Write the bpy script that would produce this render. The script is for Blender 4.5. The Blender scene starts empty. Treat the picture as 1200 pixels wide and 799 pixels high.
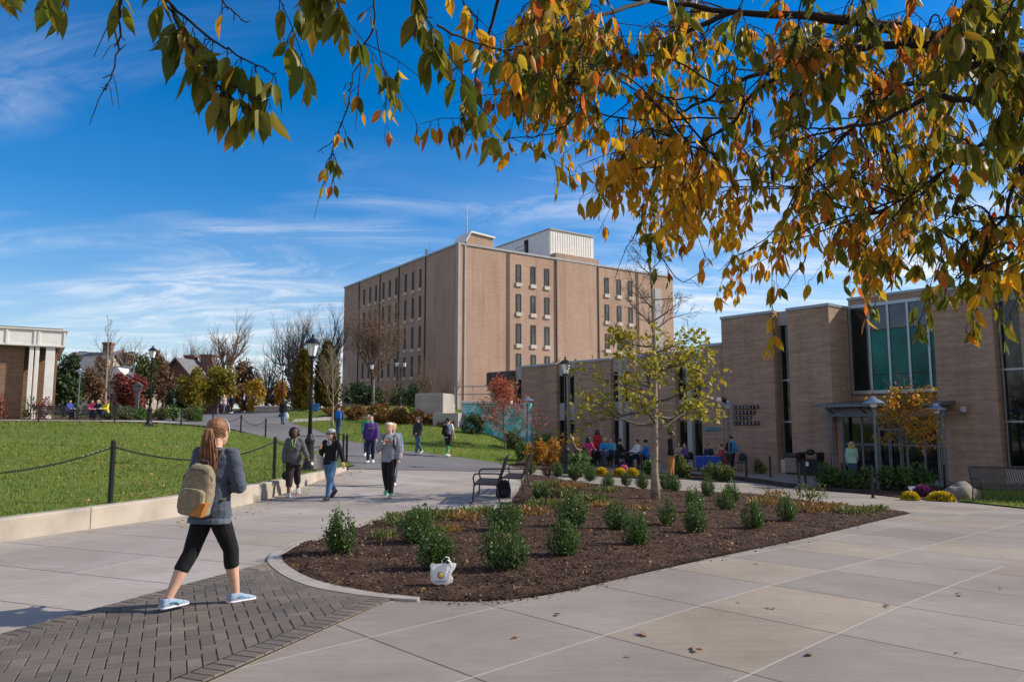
import bpy, math, random
import numpy as np
from mathutils import Vector, Matrix, Quaternion, noise as mnoise
from mathutils.geometry import delaunay_2d_cdt
R = math.radians
V = Vector
scene = bpy.context.scene
col = scene.collection

# ------------------------------------------------------------------ camera solve
F, HC = 870.0, 1.65
PIT = math.atan((495 - 399.5) / F)
CP, SP = math.cos(PIT), math.sin(PIT)

def ray(px, py):
    u = (px - 600) / F; v = (399.5 - py) / F
    return V((u, CP - v * SP, v * CP + SP))

def P(px, py, Y):
    d = ray(px, py); t = Y / d.y
    return V((d.x * t, Y, HC + d.z * t))

# ------------------------------------------------------------------ terrain
class RBF:
    def __init__(s, pts, c=3.0):
        a = np.array(pts, float); s.p = a[:, :2]; s.c = c
        d = np.sqrt(((s.p[:, None] - s.p[None]) ** 2).sum(-1) + c * c)
        n = len(a); M = np.zeros((n + 1, n + 1)); M[:n, :n] = d; M[:n, n] = 1; M[n, :n] = 1
        s.w = np.linalg.solve(M, np.append(a[:, 2], 0))
    def many(s, xy):
        xy = np.asarray(xy, float).reshape(-1, 2)
        d = np.sqrt(((xy[:, None] - s.p[None]) ** 2).sum(-1) + s.c * s.c)
        return d @ s.w[:-1] + s.w[-1]
    def __call__(s, x, y): return float(s.many([(x, y)])[0])

g = RBF([(0, 0, 0), (0, 5, 0), (-4, 8, 0), (4, 7, 0), (-3, -6, 0), (9, 0, 0), (-9, 0, 0), (0, 10, 0), (-2.9, 17.2, -.09),
         (-5.5, 16, -.08), (7, 14, -.2), (4, 11, -.1), (-5, 12, 0), (6.2, 29, -.5), (11.3, 40, -.8), (19.6, 30, -.8), (13, 24, -.65), (14, 18, -.45),
         (.8, 53.5, -.6), (8, 43, -.8), (3, 36, -.35), (-5.4, 28.7, .12), (-3, 34.6, .1), (-15.4, 50, 1.5), (-9.8, 42, .93),
         (-32, 83, 2.2), (-19.8, 40.6, 1.5), (-25, 55, 1.9), (-45, 60, 2), (-2.2, 48, 1.1), (-2.7, 42, .85), (-7, 46, 1.4), (-13, 58, 2.1),
         (.7, 42, .1), (2.4, 44, -.5), (-11.6, 61, 2.35), (-10, 68, 3), (-6.6, 88, 3.5), (-27, 118, 4), (20, 110, 3), (-60, 100, 3), (-60, 40, 1.6),
         (-60, 0, 0), (60, 60, -1), (40, 20, -.8), (0, 160, 5), (-120, 160, 5), (120, 160, 3), (0, -60, 0), (100, -40, 0), (-100, -40, 0), (-12, 20, .3), (-11.8, 38, .75), (-7.6, 31, .3)])
gl = RBF([(-7, 10.4, .3), (-6, 13, .3), (-5.5, 16.3, .26), (-5.5, 22, .2), (-5.7, 26, .15), (-7.6, 31, .32), (-11.8, 38, .78), (-17, 43, 1.3),
          (-22, 45, 1.58), (-30, 46, 1.7), (-20, 38, 1.42), (-45, 46, 1.7), (-14, 25, .66), (-10, 14, .4), (-20, 14, .6), (-40, 10, .8), (-9.5, 4, .3), (-30, 28, 1.15), (-10, 20, .42)])

def G(px, py, f=g, dz=0.0):
    d = ray(px, py); t = 5.0; lo = None
    # march to the first crossing
    while t < 160:
        x, y, z = d.x * t, d.y * t, HC + d.z * t
        if z < f(x, y) + dz:
            a, b = lo, t
            for _ in range(24):
                m = (a + b) / 2
                if HC + d.z * m < f(d.x * m, d.y * m) + dz: b = m
                else: a = m
            return (d.x * b, d.y * b)
        lo = t; t += .35
    raise ValueError(('no ground', px, py))

# ------------------------------------------------------------------ materials
def newmat(name):
    m = bpy.data.materials.new(name); m.use_nodes = True
    nt = m.node_tree; nt.nodes.clear()
    out = nt.nodes.new('ShaderNodeOutputMaterial')
    return m, nt, out

def N(nt, t, **k):
    n = nt.nodes.new(t)
    for a, b in k.items():
        if a.startswith('i_'): n.inputs[a[2:].replace('_', ' ')].default_value = b
        else: setattr(n, a, b)
    return n

def c4(c): return (c[0], c[1], c[2], 1)

def coords(nt, scale=(1, 1, 1), rot=0.0, kind='Object'):
    tc = N(nt, 'ShaderNodeTexCoord'); mp = N(nt, 'ShaderNodeMapping')
    mp.inputs['Scale'].default_value = scale; mp.inputs['Rotation'].default_value = (0, 0, rot)
    nt.links.new(tc.outputs[kind], mp.inputs['Vector']); return mp.outputs['Vector']

def noise(nt, vec, scale, detail=4, rough=.55, dist=0):
    n = N(nt, 'ShaderNodeTexNoise'); n.inputs['Scale'].default_value = scale; n.inputs['Detail'].default_value = detail
    n.inputs['Roughness'].default_value = rough; n.inputs['Distortion'].default_value = dist
    nt.links.new(vec, n.inputs['Vector']); return n.outputs['Fac']

def ramp(nt, fac, stops, interp='LINEAR'):
    r = N(nt, 'ShaderNodeValToRGB'); r.color_ramp.interpolation = interp
    el = r.color_ramp.elements
    while len(el) < len(stops): el.new(.5)
    for e, (p, c) in zip(el, stops): e.position = p; e.color = c4(c)
    nt.links.new(fac, r.inputs['Fac']); return r.outputs['Color']

def mix(nt, fac, a, b, mode='MIX'):
    n = N(nt, 'ShaderNodeMix', data_type='RGBA', blend_type=mode)
    for s, v in (('Factor', fac), ('A', a), ('B', b)):
        i = [q for q in n.inputs if q.name == s and (q.type == 'RGBA' or s == 'Factor' and q.type == 'VALUE')][0]
        if hasattr(v, 'is_output'): nt.links.new(v, i)
        else: i.default_value = v if s == 'Factor' else c4(v)
    return [o for o in n.outputs if o.type == 'RGBA'][0]

def math_(nt, op, a, b=0.0, clamp=False):
    n = N(nt, 'ShaderNodeMath', operation=op, use_clamp=clamp)
    for i, v in enumerate((a, b)):
        if hasattr(v, 'is_output'): nt.links.new(v, n.inputs[i])
        else: n.inputs[i].default_value = v
    return n.outputs[0]

def bump(nt, h, strength=.3, dist=.02):
    b = N(nt, 'ShaderNodeBump'); b.inputs['Strength'].default_value = strength; b.inputs['Distance'].default_value = dist
    nt.links.new(h, b.inputs['Height']); return b.outputs['Normal']

def principled(nt, out, colr, rough=.6, metal=0, spec=.5, normal=None):
    b = N(nt, 'ShaderNodeBsdfPrincipled')
    b.inputs['Roughness'].default_value = rough; b.inputs['Metallic'].default_value = metal
    b.inputs['Specular IOR Level'].default_value = spec
    if hasattr(colr, 'is_output'): nt.links.new(colr, b.inputs['Base Color'])
    else: b.inputs['Base Color'].default_value = c4(colr)
    if normal is not None: nt.links.new(normal, b.inputs['Normal'])
    nt.links.new(b.outputs['BSDF'], out.inputs['Surface']); return b

def nmat(name, c, rough=.6, var=.18, scale=3, bscale=40, bstr=.15, metal=0, spec=.4):
    m, nt, out = newmat(name); v = coords(nt)
    f = noise(nt, v, scale, 5)
    cc = ramp(nt, f, [(.3, [x * (1 - var) for x in c]), (.7, [min(1, x * (1 + var)) for x in c])])
    nb = bump(nt, noise(nt, v, bscale, 3), bstr, .01) if bstr else None
    principled(nt, out, cc, rough, metal, spec, nb); return m

def leafmat(name, cols, trans=.35, rough=.55, patch=0.0):
    """colours picked per leaf, light let through the blade"""
    m, nt, out = newmat(name)
    gq = N(nt, 'ShaderNodeNewGeometry')
    stops = [(i / max(1, len(cols) - 1) if len(cols) > 1 else 0, c) for i, c in enumerate(cols)]
    fac = gq.outputs['Random Per Island']
    if patch:
        nf = noise(nt, coords(nt), patch, 2)
        fac = math_(nt, 'ADD', math_(nt, 'MULTIPLY', fac, .55), math_(nt, 'MULTIPLY', math_(nt, 'SUBTRACT', nf, .3), 1.1), True)
    cc = ramp(nt, fac, stops)
    b = N(nt, 'ShaderNodeBsdfPrincipled'); b.inputs['Roughness'].default_value = rough; b.inputs['Specular IOR Level'].default_value = .3
    t = N(nt, 'ShaderNodeBsdfTranslucent'); ms = N(nt, 'ShaderNodeMixShader'); ms.inputs[0].default_value = trans
    nt.links.new(cc, b.inputs['Base Color']); nt.links.new(cc, t.inputs['Color'])
    nt.links.new(b.outputs[0], ms.inputs[1]); nt.links.new(t.outputs[0], ms.inputs[2]); nt.links.new(ms.outputs[0], out.inputs['Surface'])
    return m

def brickmat(name, c1, c2, mortar, streak=.35, bw=.21, bh=.07):
    m, nt, out = newmat(name)
    tc = N(nt, 'ShaderNodeTexCoord'); sx = N(nt, 'ShaderNodeSeparateXYZ'); nt.links.new(tc.outputs['Object'], sx.inputs[0])
    u = math_(nt, 'ADD', sx.outputs['X'], sx.outputs['Y'])
    cb = N(nt, 'ShaderNodeCombineXYZ'); nt.links.new(u, cb.inputs['X']); nt.links.new(sx.outputs['Z'], cb.inputs['Y'])
    bt = N(nt, 'ShaderNodeTexBrick'); nt.links.new(cb.outputs[0], bt.inputs['Vector'])
    bt.inputs['Color1'].default_value = c4(c1); bt.inputs['Color2'].default_value = c4(c2); bt.inputs['Mortar'].default_value = c4(mortar)
    bt.inputs['Scale'].default_value = 1; bt.inputs['Brick Width'].default_value = bw; bt.inputs['Row Height'].default_value = bh
    bt.inputs['Mortar Size'].default_value = .009; bt.inputs['Bias'].default_value = -.1
    mp = N(nt, 'ShaderNodeMapping'); mp.inputs['Scale'].default_value = (.55, 5.5, 1); nt.links.new(cb.outputs[0], mp.inputs['Vector'])
    f1 = noise(nt, mp.outputs[0], 1.0, 6, .65)
    f2 = noise(nt, cb.outputs[0], .16, 3)
    s1 = ramp(nt, f1, [(.36, (1 - streak,) * 3), (.62, (1.0,) * 3)])
    s2 = ramp(nt, f2, [(.3, (.84, .83, .83)), (.7, (1, 1, 1))])
    cc = mix(nt, 1.0, mix(nt, 1.0, bt.outputs['Color'], s1, 'MULTIPLY'), s2, 'MULTIPLY')
    mv = N(nt, 'ShaderNodeMapping'); mv.inputs['Scale'].default_value = (1.3, .09, 1); nt.links.new(cb.outputs[0], mv.inputs['Vector'])   # rain streaks
    cc = mix(nt, 1.0, cc, ramp(nt, noise(nt, mv.outputs[0], 1.0, 5, .6), [(.33, (.84, .82, .81)), (.5, (1, 1, 1)), (.72, (1.06, 1.06, 1.05))]), 'MULTIPLY')
    cc = mix(nt, ramp(nt, noise(nt, cb.outputs[0], .5, 6, .7), [(.62, (0, 0, 0)), (.8, (.35, .35, .35))]), cc, [q * .55 for q in c2])
    principled(nt, out, cc, .85, 0, .2, bump(nt, bt.outputs['Fac'], -.35, .01)); return m

def fabric(name, c, var=.12, rough=.9, c2=None, pscale=30):
    m, nt, out = newmat(name); v = coords(nt)
    f = noise(nt, v, 9, 5)
    cc = ramp(nt, f, [(.3, [x * (1 - var) for x in c]), (.7, [x * (1 + var) for x in c])])
    if c2:
        vo = N(nt, 'ShaderNodeTexVoronoi'); vo.inputs['Scale'].default_value = pscale; nt.links.new(v, vo.inputs['Vector'])
        cc = mix(nt, ramp(nt, vo.outputs['Distance'], [(.18, (1, 1, 1)), (.34, (0, 0, 0))]), cc, c2)
    nb = bump(nt, math_(nt, 'ADD', noise(nt, v, 14, 3), math_(nt, 'MULTIPLY', noise(nt, v, 260, 2), .3)), .5, .02)
    b = principled(nt, out, cc, rough, 0, .2, nb)
    b.inputs['Sheen Weight'].default_value = .25 if max(c) > .05 else .04
    return m

def glassmat(name, c, rough=.04, spec=.6):
    m, nt, out = newmat(name); v = coords(nt)
    f = noise(nt, v, .35, 3, .5, 1.0)
    cc = ramp(nt, f, [(.35, [x * .45 for x in c]), (.65, [x * 1.3 for x in c])])
    principled(nt, out, cc, rough, 0, spec, bump(nt, noise(nt, v, .8, 1), .04, .05)); return m

# ------------------------------------------------------------------ mesh builder
class MB:
    def __init__(s): s.v = []; s.f = []; s.m = []
    def add(s, vs, fs, mi=0):
        o = len(s.v); s.v += [tuple(p) for p in vs]; s.f += [tuple(i + o for i in f) for f in fs]; s.m += [mi] * len(fs)
        return s
    def box(s, c, size, rot=None, mi=0):
        hx, hy, hz = [q / 2 for q in size]; c = V(c)
        vs = [V((x, y, z)) for z in (-hz, hz) for x, y in ((-hx, -hy), (hx, -hy), (hx, hy), (-hx, hy))]
        if rot is not None: vs = [rot @ p for p in vs]
        return s.add([p + c for p in vs], [(3, 2, 1, 0), (4, 5, 6, 7), (0, 1, 5, 4), (1, 2, 6, 5), (2, 3, 7, 6), (3, 0, 4, 7)], mi)
    def bb(s, x0, x1, y0, y1, z0, z1, mi=0):
        return s.box(((x0 + x1) / 2, (y0 + y1) / 2, (z0 + z1) / 2), (abs(x1 - x0), abs(y1 - y0), abs(z1 - z0)), None, mi)
    def cbox(s, x0, x1, y0, y1, z0, z1, b=.02, mi=0):
        """box with chamfered edges (convex loft of octagons)"""
        def ring(ins, z):
            a, c, d, e = x0 + ins, x1 - ins, y0 + ins, y1 - ins; q = b
            return [V(p) for p in ((a + q, d, z), (c - q, d, z), (c, d + q, z), (c, e - q, z), (c - q, e, z), (a + q, e, z), (a, e - q, z), (a, d + q, z))]
        return s.loft([ring(b, z0), ring(0, z0 + b), ring(0, z1 - b), ring(b, z1)], mi)
    def loft(s, rings, mi=0, caps=True):
        n = len(rings[0]); vs = [p for r in rings for p in r]; fs = []
        for k in range(len(rings) - 1):
            for i in range(n):
                j = (i + 1) % n
                fs.append((k * n + i, k * n + j, (k + 1) * n + j, (k + 1) * n + i))
        if caps: fs.append(tuple(range(n - 1, -1, -1))); fs.append(tuple(range((len(rings) - 1) * n, len(rings) * n)))
        return s.add(vs, fs, mi)
    def tube(s, pts, rad, n=6, mi=0, caps=True):
        pts = [V(p) for p in pts]
        if not hasattr(rad, '__len__'): rad = [rad] * len(pts)
        rings = []; up = None
        for i, p in enumerate(pts):
            d = (pts[min(i + 1, len(pts) - 1)] - pts[max(i - 1, 0)])
            d = d.normalized() if d.length > 1e-9 else V((0, 0, 1))
            if up is None: up = d.orthogonal().normalized()
            else:
                up = up - d * up.dot(d)
                up = up.normalized() if up.length > 1e-6 else d.orthogonal().normalized()
            w = d.cross(up)
            rings.append([p + (up * math.cos(2 * math.pi * k / n) + w * math.sin(2 * math.pi * k / n)) * rad[i] for k in range(n)])
        return s.loft(rings, mi, caps)
    def lathe(s, prof, c=(0, 0, 0), n=12, mi=0):
        c = V(c)
        return s.loft([[c + V((r * math.cos(2 * math.pi * k / n), r * math.sin(2 * math.pi * k / n), z)) for k in range(n)] for r, z in prof], mi)
    def ell(s, c, rx, ry, rz, n=10, k=7, mi=0, rot=None):
        c = V(c); rings = []
        for i in range(k + 1):
            a = -math.pi / 2 + math.pi * i / k; a = max(-1.52, min(1.52, a))
            rg = [V((rx * math.cos(a) * math.cos(2 * math.pi * j / n), ry * math.cos(a) * math.sin(2 * math.pi * j / n), rz * math.sin(a))) for j in range(n)]
            if rot is not None: rg = [rot @ p for p in rg]
            rings.append([c + p for p in rg])
        return s.loft(rings, mi)
    def prism(s, poly, z0, z1, mi=0):
        return s.loft([[V((x, y, z0)) for x, y in poly], [V((x, y, z1)) for x, y in poly]], mi)
    def mesh(s, name, mats, smooth=False):
        me = bpy.data.meshes.new(name); me.from_pydata(s.v, [], s.f)
        for m in (mats if isinstance(mats, (list, tuple)) else [mats]): me.materials.append(m)
        if any(s.m): me.polygons.foreach_set('material_index', s.m)
        if smooth: me.polygons.foreach_set('use_smooth', [True] * len(s.f))
        me.update(); return me
    def build(s, name, mats, parent=None, loc=(0, 0, 0), smooth=False):
        return link(name, s.mesh(name, mats, smooth), parent, loc)

def link(name, me, parent=None, loc=(0, 0, 0), rz=0):
    o = bpy.data.objects.new(name, me); col.objects.link(o); o.location = loc; o.rotation_euler = (0, 0, rz)
    if parent is not None: o.parent = parent
    return o

def tag(o, label=None, cat=None, group=None, kind=None):
    if label: o['label'] = label
    if cat: o['category'] = cat
    if group: o['group'] = group
    if kind: o['kind'] = kind
    return o

def thing(name, label, cat, loc=(0, 0, 0), rz=0, group=None):
    o = bpy.data.objects.new(name, None); o.empty_display_size = .2; col.objects.link(o)
    o.location = loc; o.rotation_euler = (0, 0, rz)
    return tag(o, label, cat, group)

def dup(root, loc, rz, label, group=None, scale=None):
    r = root.copy(); col.objects.link(r); r.location = loc; r.rotation_euler = (0, 0, rz); r['label'] = label
    if group: r['group'] = group
    if scale: r.scale = scale if hasattr(scale, '__len__') else (scale,) * 3
    for ch in list(root.children):
        c = ch.copy(); col.objects.link(c); c.parent = r
        for q in list(ch.children):
            d = q.copy(); col.objects.link(d); d.parent = c
    return r

def npmesh(name, verts, faces, mat, smooth=False):
    """verts (n,3), faces (m,k) all the same size"""
    me = bpy.data.meshes.new(name); nv, (nf, k) = len(verts), faces.shape
    me.vertices.add(nv); me.vertices.foreach_set('co', verts.astype(np.float32).ravel())
    me.loops.add(nf * k); me.loops.foreach_set('vertex_index', faces.astype(np.int32).ravel())
    me.polygons.add(nf); me.polygons.foreach_set('loop_start', np.arange(0, nf * k, k, dtype=np.int32))
    try: me.polygons.foreach_set('loop_total', np.full(nf, k, dtype=np.int32))
    except Exception: pass
    if smooth: me.polygons.foreach_set('use_smooth', np.ones(nf, bool))
    me.materials.append(mat); me.update(calc_edges=True); me.validate(); return me

def unit(a): return a / np.maximum(1e-9, np.linalg.norm(a, axis=-1, keepdims=True))

def leaves(pos, axis, size, rng, tpl='card', wid=.5, curl=.25):
    """arrays of leaf blades: pos (n,3) root, axis (n,3) pointing to the tip"""
    n = len(pos); axis = unit(axis); rnd = rng.normal(size=(n, 3)); side = unit(np.cross(axis, rnd)); nor = np.cross(side, axis)
    size = np.broadcast_to(np.asarray(size, float), (n,))[:, None]
    if tpl == 'card':      # folded rhombus
        T = [(0, 0, 0), (-.5, .45, .12), (0, 1, 0), (.5, .45, .12)]; Fc = [(0, 2, 1), (0, 3, 2)]
    else:                  # long pointed blade with a midrib fold and a curl
        T = []; Fc = []
        prof = [(0, .02), (.12, .5), (.32, .95), (.55, 1), (.78, .6), (.92, .2), (1.05, .02)]
        for i, (t, w) in enumerate(prof):
            T += [(-.5 * w, t, .16 * w), (0, t, 0), (.5 * w, t, .16 * w)]
            if i: b = 3 * i; Fc += [(b - 3, b - 2, b + 1, b), (b - 2, b - 1, b + 2, b + 1)]
    T = np.array(T); k = len(T)
    cu = rng.normal(0, curl, size=(n, 1))
    lat = T[None, :, 0] * wid; lon = np.broadcast_to(T[None, :, 1], (n, k)); up = T[None, :, 2] * wid + cu * lon ** 2
    vs = pos[:, None] + size[..., None] * (lat[..., None] * side[:, None] + lon[..., None] * axis[:, None] + up[..., None] * nor[:, None])
    fs = np.array(Fc)[None] + (np.arange(n) * k)[:, None, None]
    return vs.reshape(-1, 3), fs.reshape(-1, fs.shape[-1])

def sheet(name, poly, f, dz, cell, mat, skirt=0, disp=None, rim=None):
    """a surface that follows the terrain, cut to a plan outline"""
    n = len(poly); pts = [V(p[:2]) for p in poly]
    xs = [p.x for p in pts]; ys = [p.y for p in pts]
    def inside(x, y):
        c = False; j = n - 1
        for i in range(n):
            if (pts[i].y > y) != (pts[j].y > y) and x < (pts[j].x - pts[i].x) * (y - pts[i].y) / (pts[j].y - pts[i].y) + pts[i].x: c = not c
            j = i
        return c
    ring = []
    for i in range(n):
        a, b = pts[i], pts[(i + 1) % n]; k = max(1, int((b - a).length / cell))
        ring += [a.lerp(b, t / k) for t in range(k)]
    m = len(ring); extra = []
    x = min(xs) + cell * .37
    while x < max(xs):
        y = min(ys) + cell * .41
        while y < max(ys):
            if inside(x, y): extra.append(V((x, y)))
            y += cell
        x += cell
    vo, ed, fa, *_ = delaunay_2d_cdt(ring + extra, [(i, (i + 1) % m) for i in range(m)], [], 1, 1e-5)
    z = f.many([(p.x, p.y) for p in vo]) + dz
    b = MB(); b.v = [(p.x, p.y, float(q) + (disp(p.x, p.y) if disp else 0)) for p, q in zip(vo, z)]
    for t in fa:
        a, c, d = [vo[i] for i in t[:3]]
        b.f.append(tuple(t) if (c - a).cross(d - a) > 0 else tuple(reversed(t)))
    if skirt:   # turn the rim down into the ground
        k0 = len(b.v); b.v += [(b.v[i][0], b.v[i][1], b.v[i][2] - skirt) for i in range(m)]
        b.f += [(k0 + i, k0 + (i + 1) % m, (i + 1) % m, i) for i in range(m)]
    if rim is not None:
        for i in range(m): b.v[i] = (b.v[i][0], b.v[i][1], float(z[i]) - dz + rim)
        for i in range(len(b.v) - m if skirt else len(b.v), len(b.v)): q = b.v[i - len(b.v) + m]; b.v[i] = (q[0], q[1], q[2] - skirt)
    b.m = [0] * len(b.f)
    return b.build(name, mat, smooth=True)

def inpoly(poly, x, y):
    c = np.zeros(len(x), bool); n = len(poly); j = n - 1
    for i in range(n):
        xi, yi, xj, yj = poly[i][0], poly[i][1], poly[j][0], poly[j][1]
        with np.errstate(divide='ignore', invalid='ignore'):
            c ^= ((yi > y) != (yj > y)) & (x < (xj - xi) * (y - yi) / (yj - yi) + xi)
        j = i
    return c

def smoothpoly(p, k=4):
    """Catmull-Rom through an open polyline"""
    p = [V(q[:2]) for q in p]; out = []
    for i in range(len(p) - 1):
        a, b, c, d = p[max(0, i - 1)], p[i], p[i + 1], p[min(len(p) - 1, i + 2)]
        for j in range(k):
            t = j / k
            out.append(.5 * ((2 * b) + (c - a) * t + (2 * a - 5 * b + 4 * c - d) * t * t + (3 * b - a - 3 * c + d) * t ** 3))
    return out + [p[-1]]
# ------------------------------------------------------------------ camera, sun, sky
cam = bpy.data.cameras.new('camera'); cam.sensor_width = 36; cam.lens = F / 1200 * 36; cam.clip_end = 6000; cam.clip_start = .05
co = bpy.data.objects.new('camera', cam); col.objects.link(co); co.location = (0, 0, HC); co.rotation_euler = (math.pi / 2 + PIT, 0, 0)
scene.camera = co
SAZ, SEL = R(80), R(34)
sd = V((math.sin(SAZ) * math.cos(SEL), math.cos(SAZ) * math.cos(SEL), math.sin(SEL)))
sl = bpy.data.lights.new('sun', 'SUN'); sl.energy = 4.2; sl.angle = R(.5); sl.color = (1, .90, .76)
so = bpy.data.objects.new('sun', sl); col.objects.link(so); so.rotation_euler = sd.to_track_quat('Z', 'Y').to_euler(); so.location = (30, 5, 40)
w = bpy.data.worlds.new('World'); scene.world = w; w.use_nodes = True
nt = w.node_tree; nt.nodes.clear()
wo = N(nt, 'ShaderNodeOutputWorld'); bg = N(nt, 'ShaderNodeBackground'); bg.inputs['Strength'].default_value = .1
sky = N(nt, 'ShaderNodeTexSky', sky_type='NISHITA', sun_disc=False, sun_elevation=SEL, sun_rotation=SAZ, altitude=100, air_density=1.0, dust_density=.6, ozone_density=3.0)
hs = N(nt, 'ShaderNodeHueSaturation'); hs.inputs['Saturation'].default_value = 1.55; hs.inputs['Value'].default_value = 1.12; hs.inputs['Hue'].default_value = .505
nt.links.new(sky.outputs[0], hs.inputs['Color'])
tc = N(nt, 'ShaderNodeTexCoord'); sx = N(nt, 'ShaderNodeSeparateXYZ'); nt.links.new(tc.outputs['Generated'], sx.inputs[0])
zz = math_(nt, 'ADD', math_(nt, 'MAXIMUM', sx.outputs['Z'], 0.0), .10)
cb = N(nt, 'ShaderNodeCombineXYZ')
nt.links.new(math_(nt, 'DIVIDE', sx.outputs['X'], zz), cb.inputs[0]); nt.links.new(math_(nt, 'DIVIDE', sx.outputs['Y'], zz), cb.inputs[1])
def cloudmask(scale, rot, off, lo, hi, detail=7, dist=.8, rough=.56):
    mp = N(nt, 'ShaderNodeMapping'); mp.inputs['Scale'].default_value = scale; mp.inputs['Rotation'].default_value = (0, 0, rot); mp.inputs['Location'].default_value = off
    nt.links.new(cb.outputs[0], mp.inputs[0])
    return ramp(nt, noise(nt, mp.outputs[0], 1.0, detail, rough, dist), [(lo, (0, 0, 0)), (hi, (1, 1, 1))])
m1 = cloudmask((1.0, 2.6, 1), R(30), (3.1, .7, 0), .43, .70, 12, 1.6, .64)
m2 = cloudmask((.3, .7, 1), R(30), (7.7, 2.3, 0), .40, .66, 4, .3)
cm = math_(nt, 'MULTIPLY', m1, m2)
cm = math_(nt, 'ADD', math_(nt, 'MULTIPLY', cm, 1.15), math_(nt, 'MULTIPLY', m2, .2))
# cirrus thickens towards the horizon and thins overhead
hz = ramp(nt, sx.outputs['Z'], [(0.0, (1, 1, 1)), (.27, (1, 1, 1)), (.36, (.45, .45, .45)), (.46, (.12, .12, .12)), (.7, (.06, .06, .06))])
cm = math_(nt, 'MULTIPLY', cm, hz, True)
veil = ramp(nt, sx.outputs['Z'], [(0.0, (.75, .75, .75)), (.09, (.42, .42, .42)), (.2, (.1, .1, .1)), (.4, (0, 0, 0))])
skyc = mix(nt, veil, hs.outputs[0], (4.6, 5.3, 6.1))
skyc = mix(nt, cm, skyc, (7.6, 7.6, 7.7))
# added warm-white cloud behind the camera, out of view, to lighten the shaded facades
fill_cloud = ramp(nt, math_(nt, 'ADD', math_(nt, 'MULTIPLY', sx.outputs['Y'], -1.0), math_(nt, 'MULTIPLY', m2, .25)), [(.1, (0, 0, 0)), (.55, (.6, .6, .6))])
skyc = mix(nt, fill_cloud, skyc, (5.6, 5.1, 4.7))
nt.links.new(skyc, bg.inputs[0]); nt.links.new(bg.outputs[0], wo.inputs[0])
scene.view_settings.view_transform = 'Standard'; scene.view_settings.look = 'None'; scene.view_settings.exposure = .5; scene.view_settings.gamma = 1
scene.view_settings.use_curve_mapping = False
scene.cycles.max_bounces = 5; scene.cycles.diffuse_bounces = 2; scene.cycles.glossy_bounces = 2; scene.cycles.transmission_bounces = 3; scene.cycles.transparent_max_bounces = 6
scene.cycles.use_denoising = True; scene.cycles.sample_clamp_indirect = 6

# ------------------------------------------------------------------ ground materials
def concrete(name, az, u0, su, v0, sv, base=(.27, .242, .215), tan=(.275, .235, .19), vtail=True, tanp=.72):
    m, nt, out = newmat(name); vec = coords(nt)
    sx = N(nt, 'ShaderNodeSeparateXYZ'); nt.links.new(vec, sx.inputs[0]); X, Y = sx.outputs[0], sx.outputs[1]
    s, c = math.sin(az), math.cos(az)
    u = math_(nt, 'DIVIDE', math_(nt, 'SUBTRACT', math_(nt, 'ADD', math_(nt, 'MULTIPLY', X, s), math_(nt, 'MULTIPLY', Y, c)), u0), su)
    v = math_(nt, 'DIVIDE', math_(nt, 'SUBTRACT', math_(nt, 'SUBTRACT', math_(nt, 'MULTIPLY', X, c), math_(nt, 'MULTIPLY', Y, s)), v0), sv)
    def line(t, size, wd):
        t = math_(nt, 'ADD', t, math_(nt, 'MULTIPLY', math_(nt, 'SUBTRACT', noise(nt, vec, 5, 3), .5), .008))
        d = math_(nt, 'ABSOLUTE', math_(nt, 'SUBTRACT', t, math_(nt, 'ROUND', t)))
        return math_(nt, 'LESS_THAN', math_(nt, 'MULTIPLY', d, size), wd)
    lu, lv = line(u, su, .0095), line(v, sv, .0075)
    fl = N(nt, 'ShaderNodeCombineXYZ'); nt.links.new(math_(nt, 'FLOOR', u), fl.inputs[0]); nt.links.new(math_(nt, 'FLOOR', v), fl.inputs[1])
    wn = N(nt, 'ShaderNodeTexWhiteNoise', noise_dimensions='2D'); nt.links.new(fl.outputs[0], wn.inputs['Vector'])
    big = noise(nt, vec, .45, 5, .6)
    slab = ramp(nt, wn.outputs['Value'], [(0, [q * .86 for q in base]), (tanp - .02, [q * 1.06 for q in base]), (tanp + .02, tan), (1, [q * 1.12 for q in tan])])
    blot = ramp(nt, big, [(.32, (.78, .76, .73)), (.62, (1.05, 1.05, 1.05))])
    mp = N(nt, 'ShaderNodeMapping'); mp.inputs['Rotation'].default_value = (0, 0, az); mp.inputs['Scale'].default_value = (1.2, 9, 1); nt.links.new(vec, mp.inputs[0])
    broom = ramp(nt, noise(nt, mp.outputs[0], 1.6, 6, .6), [(.3, (.9, .9, .9)), (.7, (1.06, 1.06, 1.06))])
    grit = ramp(nt, noise(nt, vec, 60, 3, .7), [(.3, (.9, .9, .9)), (.7, (1.07, 1.07, 1.07))])
    cc = mix(nt, 1, mix(nt, 1, mix(nt, 1, slab, blot, 'MULTIPLY'), broom, 'MULTIPLY'), grit, 'MULTIPLY')
    stain = ramp(nt, noise(nt, vec, 1.7, 8, .75, .5), [(.55, (0, 0, 0)), (.78, (.6, .6, .6))])
    spots = ramp(nt, noise(nt, vec, 14, 2, .5), [(.70, (0, 0, 0)), (.76, (.45, .45, .45))])
    stain = mix(nt, 1.0, stain, spots, 'ADD')
    cc = mix(nt, stain, cc, (.17, .15, .13))
    cc = mix(nt, math_(nt, 'MULTIPLY', lu, .85), cc, (.06, .055, .05))
    if vtail:
        keep = math_(nt, 'GREATER_THAN', noise(nt, vec, .35, 2), .36)
        cc = mix(nt, math_(nt, 'MULTIPLY', math_(nt, 'MULTIPLY', lv, keep), .7), cc, (.44, .41, .375))
    h = math_(nt, 'SUBTRACT', math_(nt, 'MULTIPLY', noise(nt, vec, 90, 3), .25), lu)
    principled(nt, out, cc, .8, 0, .25, bump(nt, h, .35, .006)); return m

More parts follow.
